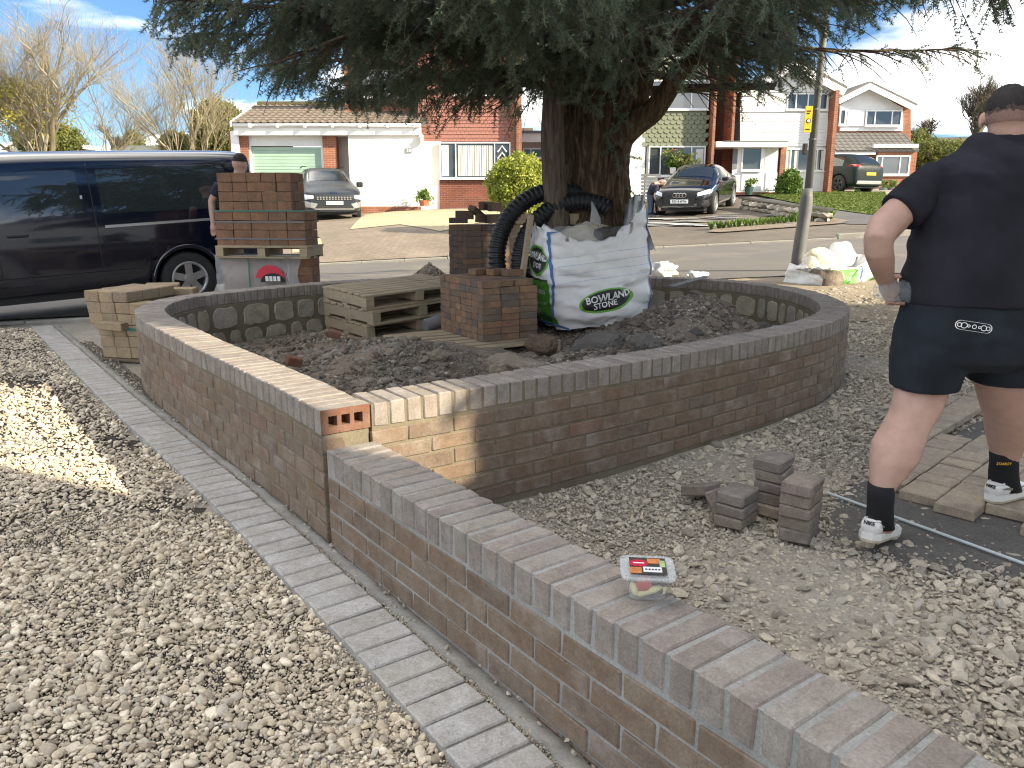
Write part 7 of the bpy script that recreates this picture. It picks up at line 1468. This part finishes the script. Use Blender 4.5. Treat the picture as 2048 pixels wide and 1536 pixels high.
    Q.loft([pring(1795, 1925, 690, 3.2, .17), pring(1788, 1928, 720, 3.2, .168), pring(1788, 1914, 752, 3.195, .145), pring(1787, 1906, 776, 3.19, .138)]); Q.loft([pring(1935, 2068, 690, 3.21, .17), pring(1933, 2075, 720, 3.225, .168), pring(1940, 2074, 745, 3.24, .145), pring(1944, 2076, 764, 3.25, .138)])
    sh = fuse(Q, 'shorts', 'shorts', .008, 4, None, .004, 8, lambda q: .006*math.sin(q.z*60+q.x*14+5*noise.noise(q*4))*max(0, noise.noise(q*3)+.2)); shorts = keep(obj('shorts', sh), e)
    # emblem on the shorts: an outlined capsule with rings and bars
    c_ = at(1898, 640, 3.2); ex = Vector((math.cos(R(-8)), 0, math.sin(R(-8)))); ez = Vector((-ex.z, 0, ex.x)); em = MB()
    def cap(L_, r_, n=10): return [(L_*s_+r_*math.cos(a+(0 if s_ > 0 else math.pi)-math.pi/2), r_*math.sin(a+(0 if s_ > 0 else math.pi)-math.pi/2)) for s_ in (1, -1) for a in np.linspace(0, math.pi, n)]
    def ribbon(P, w_): 
        V = [c_+ex*a+ez*b+Vector((0, -.4, 0)) for a, b in P]; cen = sum(V, Vector())/len(V); V2 = [v+(cen-v).normalized()*w_ for v in V]; n = len(V); em.add(V+V2, [(k, (k+1) % n, n+(k+1) % n, n+k) for k in range(n)])
    ribbon(cap(.049, .0185), .0035)
    for dx, r_ in ((-.036, .012), (.036, .012), (0, .009), (-.052, .009), (.052, .009), (-.02, .006), (.02, .006)): ribbon([(dx+r_*math.cos(a), r_*math.sin(a)) for a in np.linspace(0, 6.283, 16, False)], .003)
    bt = bpy.data.objects.new('tmpt', sh); COL.objects.link(bt); keep(wrapped_on(bt, em.mesh('emblem', 'ink_white'), 'emblem', 'label_white', None, .004), e); bpy.data.objects.remove(bt)
    # --- socks and shoes
    for nm, rr in (('l', [(1739, 1787, 968, 3.0, .052), (1737, 1786, 990, 2.99, .052), (1737, 1784, 1010, 2.99, .052), (1736, 1784, 1032, 2.99, .055), (1735, 1786, 1052, 3.0, .057)]), ('r', [(1982, 2034, 905, 3.385, .052), (1982, 2034, 925, 3.395, .05), (1980, 2034, 945, 3.40, .052), (1980, 2036, 962, 3.41, .055), (1980, 2040, 978, 3.42, .057)])):
        mb = MB(); mb.smooth = True; mb.loft([pring(*q) for q in rr]); so = keep(mb.build('sock', 'sock'), e)
        if nm == 'r': t = text_mesh('sock_lettering', 'STANLEY', .016, 'sign_yellow', .001); o = keep(obj('sock_lettering', t, None, at(2008, 928, 3.335), (R(90), 0, 0)), e)
    def shoe(px, py, Y, pitch, rz, nm):
        se = Matrix.Translation(at(px, py, Y)) @ Matrix.Rotation(rz, 4, 'Z') @ Matrix.Rotation(pitch, 4, 'Y')
        U = MB(); U.smooth = True; prof = [(0, .030, .030, .080), (.015, .037, .028, .088), (.06, .041, .028, .084), (.10, .041, .028, .088), (.15, .044, .028, .078), (.20, .049, .028, .062), (.25, .046, .028, .050), (.285, .032, .028, .040), (.295, .015, .03, .034)]
        U.loft([[se @ Vector((x, math.copysign(abs(math.cos(a))**.7, math.cos(a))*w_, z0+(z1-z0)*(.5+.5*math.copysign(abs(math.sin(a))**.7, math.sin(a))))) for a in np.linspace(0, 6.283, 20, False)] for x, w_, z0, z1 in prof]); so = keep(U.build('shoe', 'shoe_white'), e)
        def sub(mb, n_, m_): o = mb.build(n_, m_); o.parent = so; o.matrix_parent_inverse = Matrix(); return o
        V = [(-.006, .022), (.03, .044), (.10, .045), (.16, .046), (.21, .053), (.26, .050), (.298, .028), (.305, 0)]; out = [(x, y) for x, y in V]+[(x, -y) for x, y in V[::-1]]
        mb = MB(); mb.prism([se @ Vector((x, y, .008)) for x, y in out], (se.to_3x3() @ Vector((0, 0, .026)))); sub(mb, 'midsole', 'shoe_white'); mb = MB(); mb.prism([se @ Vector((x*.99, y*.97, -.002)) for x, y in out], (se.to_3x3() @ Vector((0, 0, .010)))); sub(mb, 'outsole', 'sole')
        for s_ in (1, -1):
            mb = MB(); P = [(.02, .066), (.05, .070), (.09, .064), (.13, .056), (.16, .062), (.165, .066), (.13, .050), (.08, .054)]
            mb.prism([se @ Vector((x, s_*(.0405+.012*max(0, x-.1)/.1), z)) for x, z in P], se.to_3x3() @ Vector((0, s_*.004, 0))); sub(mb, 'swoosh', 'ink_black' if s_ > 0 else 'shoe_grey')
        mb = MB(); mb.smooth = True; mb.tube([se @ Vector((.035+.035*math.cos(a)*1.0, .03*math.sin(a), .084)) for a in np.linspace(0, 6.283, 20)], .005, 8, False); sub(mb, 'ankle_collar', 'shoe_white')
        t = text_mesh('heel_lettering', 'NIKE', .020, 'ink_black', .0008, .0006); o = obj('heel_lettering', t); o.matrix_world = se @ Matrix.Translation((-.0025, 0, .073)) @ Matrix.Rotation(R(-90), 4, 'Z') @ Matrix.Rotation(R(86), 4, 'X'); m_ = o.matrix_world.copy(); o.parent = so; o.matrix_parent_inverse = Matrix(); o.matrix_world = m_
    shoe(1733, 1082, 2.93, R(10), math.atan2(.72, .69), 'l'); shoe(1978, 1003, 3.36, 0, math.atan2(.45, .89), 'r')
    # --- bottle in the hand
    b = empty('water_bottle', at(1755, 577, 3.2), 0, 'clear plastic water bottle held behind the man\'s back', 'bottle'); ax = (at(1850, 590, 3.2)-at(1752, 577, 3.2)).normalized(); b.rotation_euler = ax.to_track_quat('X', 'Z').to_euler()
    mb = MB(); mb.smooth = True; prof = [(0, .012), (-.004, .03), (.004, .043), (.02, .0475)]+[(.03+k*.008, .0475-(.0022 if k % 2 else 0)) for k in range(16)]+[(.17, .046), (.19, .040), (.21, .024), (.222, .014), (.235, .0135)]
    mb.loft([[Vector((x, math.cos(a)*r_*(1+(.06*math.cos(5*a) if x < .02 else 0)), math.sin(a)*r_)) for a in np.linspace(0, 6.283, 30, False)] for x, r_ in prof]); mb.build('shell', 'bottle_plastic', b); mb = MB(); mb.tube([(.232, 0, 0), (.25, 0, 0)], .016, 14); mb.build('cap', 'label_white', b)
worker()
def figure(label, J, cloth, legs, hair, h=1.78, group=None, bald=False):
    """a clothed figure from its joints"""
    e = empty('person', J['base'], 0, label, 'person'); B = MB(); hd = J['head']; nk = J['neck']; up_ = (hd-nk).normalized(); fd = J['face'].normalized(); rt = fd.cross(up_).normalized()
    def hb(a, b, c, r_, sc): m = MB(); m.sphere((0, 0, 0), r_, 20, 14, sc); B.add([hd+rt*(q[0]+a)+fd*(q[1]+b)+up_*(q[2]+c) for q in m.v], m.f)
    hb(0, 0, 0, .1, (.8, .98, 1.08)); hb(0, .045, -.06, .065, (.86, .85, 1.)); hb(0, .11, -.03, .016, (.8, 1.1, 1.5)); hb(.082, 0, -.02, .03, (.4, .6, 1)); hb(-.082, 0, -.02, .03, (.4, .6, 1)); hb(0, .095, -.08, .014, (1.8, .7, .5)); B.tube([nk, hd-up_*.05], [.066, .06], 16); B.tube([J['chest'], nk], [.1, .065], 16)
    for s_ in 'lr':
        B.tube([J['sh'+s_], J['sh'+s_].lerp(J['el'+s_], .5), J['el'+s_], J['el'+s_].lerp(J['ha'+s_], .4), J['ha'+s_]], [.055, .052, .043, .042, .028], 14); d = (J['ha'+s_]-J['el'+s_]).normalized(); sd = d.cross(Vector((0, 1, .3))).normalized(); p = J['ha'+s_]; B.tube([p, p+d*.05, p+d*.09], [.03, .038, .033], 12)
        for k in range(4): o_ = p+d*.085+sd*(k-1.5)*.019; B.tube([o_, o_+d*.035, o_+d*(.06+.008*(1.5-abs(k-1.5)))+Vector((0, .01, -.01))], [.0095, .009, .007], 8)
        B.tube([p+d*.02+sd*.03, p+d*.055+sd*.055, p+d*.085+sd*.058], [.012, .011, .008], 8)
    B.tube([J['pelvis'], J['chest']], [.1, .11], 16); keep(obj('skin', fuse(B, 'skin', 'skin', .011, 3)), e)
    S = MB(); n1 = (J['shl']-J['shr']).normalized(); pv, ch = J['pelvis'], J['chest']
    def tor(c, w_, d_): 
        ax = (ch-pv).normalized(); dd = ax.cross(n1).normalized(); return [c+n1*math.cos(a)*w_+dd*math.sin(a)*d_ for a in np.linspace(0, 6.283, 24, False)]
    S.loft([tor(pv-(ch-pv)*.05, .185, .12), tor(pv.lerp(ch, .3), .175, .12), tor(pv.lerp(ch, .7), .205, .13), tor(ch, .20, .12), tor(ch.lerp(nk, .6), .12, .09), tor(nk, .07, .065)])
    for s_ in 'lr': S.tube([J['sh'+s_].lerp(ch, .15), J['sh'+s_], J['sh'+s_].lerp(J['el'+s_], .62)], [.08, .078, .068], 16)
    keep(obj('shirt', fuse(S, 'shirt', cloth, .012, 4, None, .006, 8)), e); T = MB(); T.loft([tor(pv+(ch-pv)*.12, .178, .118), tor(pv, .188, .13), tor(pv-(ch-pv)*.15, .17, .12)])
    for s_ in 'lr': T.tube([J['hip'+s_], J['hip'+s_].lerp(J['kn'+s_], .5), J['kn'+s_], J['kn'+s_].lerp(J['an'+s_], .5), J['an'+s_]], [.105, .092, .072, .068, .058], 16)
    keep(obj('trousers', fuse(T, 'trousers', legs, .013, 3, None, .006, 7)), e)
    for s_ in 'lr':
        mb = MB(); mb.smooth = True; a = J['an'+s_]; f = J.get('toe', fd); f = Vector((f.x, f.y, 0)).normalized(); mb.loft([[a+f*x+Vector((0, 0, -.09+z))+f.cross(Vector((0, 0, 1)))*math.cos(q)*w_+Vector((0, 0, math.sin(q)*hh)) for q in np.linspace(0, 6.283, 12, False)] for x, w_, z, hh in ((-.08, .03, .05, .045), (-.05, .042, .05, .05), (.05, .045, .045, .045), (.14, .048, .035, .033), (.19, .03, .03, .024))]); keep(mb.build('shoe', 'ink_black'), e)
    mb = MB(); mb.smooth = True; m = MB(); m.sphere((0, 0, 0), .1, 30, 22, (.855, 1.04, 1.14)); ok = {}
    for i, q in enumerate(m.v):
        if q[2] > .012 and q[1] < .075+q[2]*.2: ok[i] = len(mb.v); mb.v.append(tuple(hd+rt*q[0]+fd*q[1]+up_*q[2]*(1+.02*noise.noise(Vector(q)*60))))
    for f in m.f:
        if all(i in ok for i in f): mb.f.append([ok[i] for i in f]); mb.mi.append(0); mb.sm.append(True)
    keep(mb.build('hair', hair), e); return e
V3 = Vector
# man by the van, back turned, left arm hanging
Yv = 10.05; hd = at(479, 325, Yv); g0 = gh(hd.x, Yv); X0 = hd.x-.06
figure('man in navy T-shirt with short dark hair standing between the van and the brick pack', dict(base=V3((X0, Yv, g0)), head=hd, neck=V3((hd.x-.02, Yv, hd.z-.17)), chest=V3((X0+.0, Yv, hd.z-.34)), pelvis=V3((X0-.02, Yv, g0+.95)), face=V3((.5, .85, 0)), shl=V3((X0-.21, Yv, hd.z-.29)), shr=V3((X0+.21, Yv, hd.z-.29)), ell=at(423, 402, Yv), elr=V3((X0+.3, Yv+.05, hd.z-.6)), hal=at(426, 448, Yv-.05), har=V3((X0+.3, Yv+.15, hd.z-.85)), hipl=V3((X0-.1, Yv, g0+.92)), hipr=V3((X0+.08, Yv, g0+.92)), knl=V3((X0-.12, Yv, g0+.5)), knr=V3((X0+.1, Yv+.03, g0+.5)), anl=V3((X0-.12, Yv-.02, g0+.09)), anr=V3((X0+.12, Yv, g0+.09))), 'navy_cloth', 'navy_cloth', 'hair')
# man bending to wash the car
Ym = 24.3; c = at(1304, 427, Ym); gm = gh(c.x, Ym); sx = c.x
def q(px, py, dy=0): return at(px, py, Ym+dy)
figure('grey-haired man in navy shirt and jeans bending to wash the black car', dict(base=V3((sx, Ym, gm)), head=q(1324, 364), neck=q(1317, 367), chest=q(1309, 370), pelvis=q(1301, 388), face=V3((.75, -.2, -.55)), shl=q(1316, 368, .18), shr=q(1313, 374, -.18), ell=q(1330, 366, .25), elr=q(1310, 393, -.25), hal=q(1337, 376, .2), har=q(1317, 411, -.3), hipl=q(1303, 390, .1), hipr=q(1301, 391, -.1), knl=q(1304, 410, .15), knr=q(1300, 411, -.1), anl=q(1303, 424, .2), anr=q(1299, 427, -.15), toe=V3((1, -.2, 0))), 'navy_cloth', 'denim', 'grey_hair')
# ------------------------------------------------------------------ unseen house, garage and tree added to shade the yard
def shade_house():  # added out of view, its side set along the sun to edge the shade
    d1 = Vector((SUN_AZ.x, SUN_AZ.y, 0)); d2 = Vector((SUN_AZ.y, -SUN_AZ.x, 0)); P0 = Vector((6.5, SHW-.489*6.5, -.2)); zt = 5.6
    e = empty('added_shade_house', P0+d1*3+d2*4, 0, 'unseen flat-roofed white house added behind the camera to shade the yard', 'house')
    q = [P0, P0+d1*6, P0+d1*6+d2*9, P0+d2*9]; keep(MB().prism(q, (0, 0, zt)).build('wall', 'white_render'), e)  # walls white to bounce light onto the yard
    keep(MB().prism([p+Vector((0, 0, zt+.002)) for p in (q[0]-d1*.1, q[1]+d1*.1, q[2]+d1*.1+d2*.1, q[3]-d1*.1+d2*.1)], (0, 0, .18)).build('roof', 'lead_grey'), e)
    for k in (1.5, 4.5): 
        a = P0+d2*k-d1*.05; o = keep(MB().prism([a+Vector((0, 0, 1.1)), a+d2*1.6+Vector((0, 0, 1.1)), a+d2*1.6+Vector((0, 0, 2.4)), a+Vector((0, 0, 2.4))], d1*.045).build('window', 'white_upvc'), e)
        a = a-d1*.015+d2*.1; o2 = MB().prism([a+Vector((0, 0, 1.2)), a+d2*1.4+Vector((0, 0, 1.2)), a+d2*1.4+Vector((0, 0, 2.3)), a+Vector((0, 0, 2.3))], d1*.012).build('pane', 'window_glass'); o2.parent = o; o2.matrix_parent_inverse = Matrix()
SHW = 2.72
shade_house()
d1 = Vector((SUN_AZ.x, SUN_AZ.y, 0)); d2 = Vector((SUN_AZ.y, -SUN_AZ.x, 0)); P0 = Vector((6.4, SHW+1.1-.489*6.4, -.2)); q_ = [P0, P0+d1*2.2, P0+d1*2.2+d2*.98, P0+d2*.98]
gar = empty('garage', P0+d1+d2*.5, 0, 'unseen narrow white garage added beside the house to shade the yard', 'garage'); keep(MB().prism(q_, (0, 0, 3.72)).build('wall', 'white_render'), gar); keep(MB().prism([p+Vector((0, 0, 3.722)) for p in q_], (0, 0, .1)).build('roof', 'lead_grey'), gar)  # low unseen block added to keep the near yard in shade
SHD = collection_of('shade_kinds', [leaf_clump('shade_%d' % i, 'green_leaf', 40, .34, .20, i) for i in range(3)])
def shade_tree(x, y, z0, z1, r_, n, label, seed, hole=.15):  # unseen tree added to shade and dapple the planter
    rnd = np.random.default_rng(seed); e = empty('added_shade_tree', (x, y, 0), 0, label, 'tree'); mb = MB(); mb.smooth = True; mb.tube([(0, 0, -.2), (.05, 0, z0), (0, .1, z1*.8)], [.3, .24, .08], 12); mb.build('trunk', 'cedar_bark', e)
    d = rnd.normal(0, 1, (n, 3)); d /= np.linalg.norm(d, axis=1)[:, None]; P = d*(rnd.uniform(.2, 1, n)**.45)[:, None]; zz = (P[:, 2]+1)/2; wd = np.where(zz < .3, .8+.7*zz, 1.02-1.05*(zz-.3)); P = np.stack([P[:, 0]*r_*wd, P[:, 1]*r_*wd, z0+zz*(z1-z0)], 1)
    ok = np.array([noise.noise(V3(p)*.8+V3((seed, 0, 0))) > -.38+hole for p in P]); wv = (y+P[:, 1])+.489*(x+P[:, 0]); ok &= ~((wv > 3.8) & (wv < 4.5) & (P[:, 2] > 5.0) & (P[:, 2] < 7.4)); P = P[ok]; n = len(P); s_ = scatter('crown', P, rnd_rot(n, 1.5), RNG.uniform(.8, 1.5, n), RNG.integers(0, 3, n), SHD, e); s_['kind'] = 'stuff'  # gap cut in the crown to let sun reach the man
shade_tree(9.2, 2.2, 1.6, 10., 3.1, 4200, 'unseen dense evergreen tree added beside the yard to shade the planter', 4, .10)
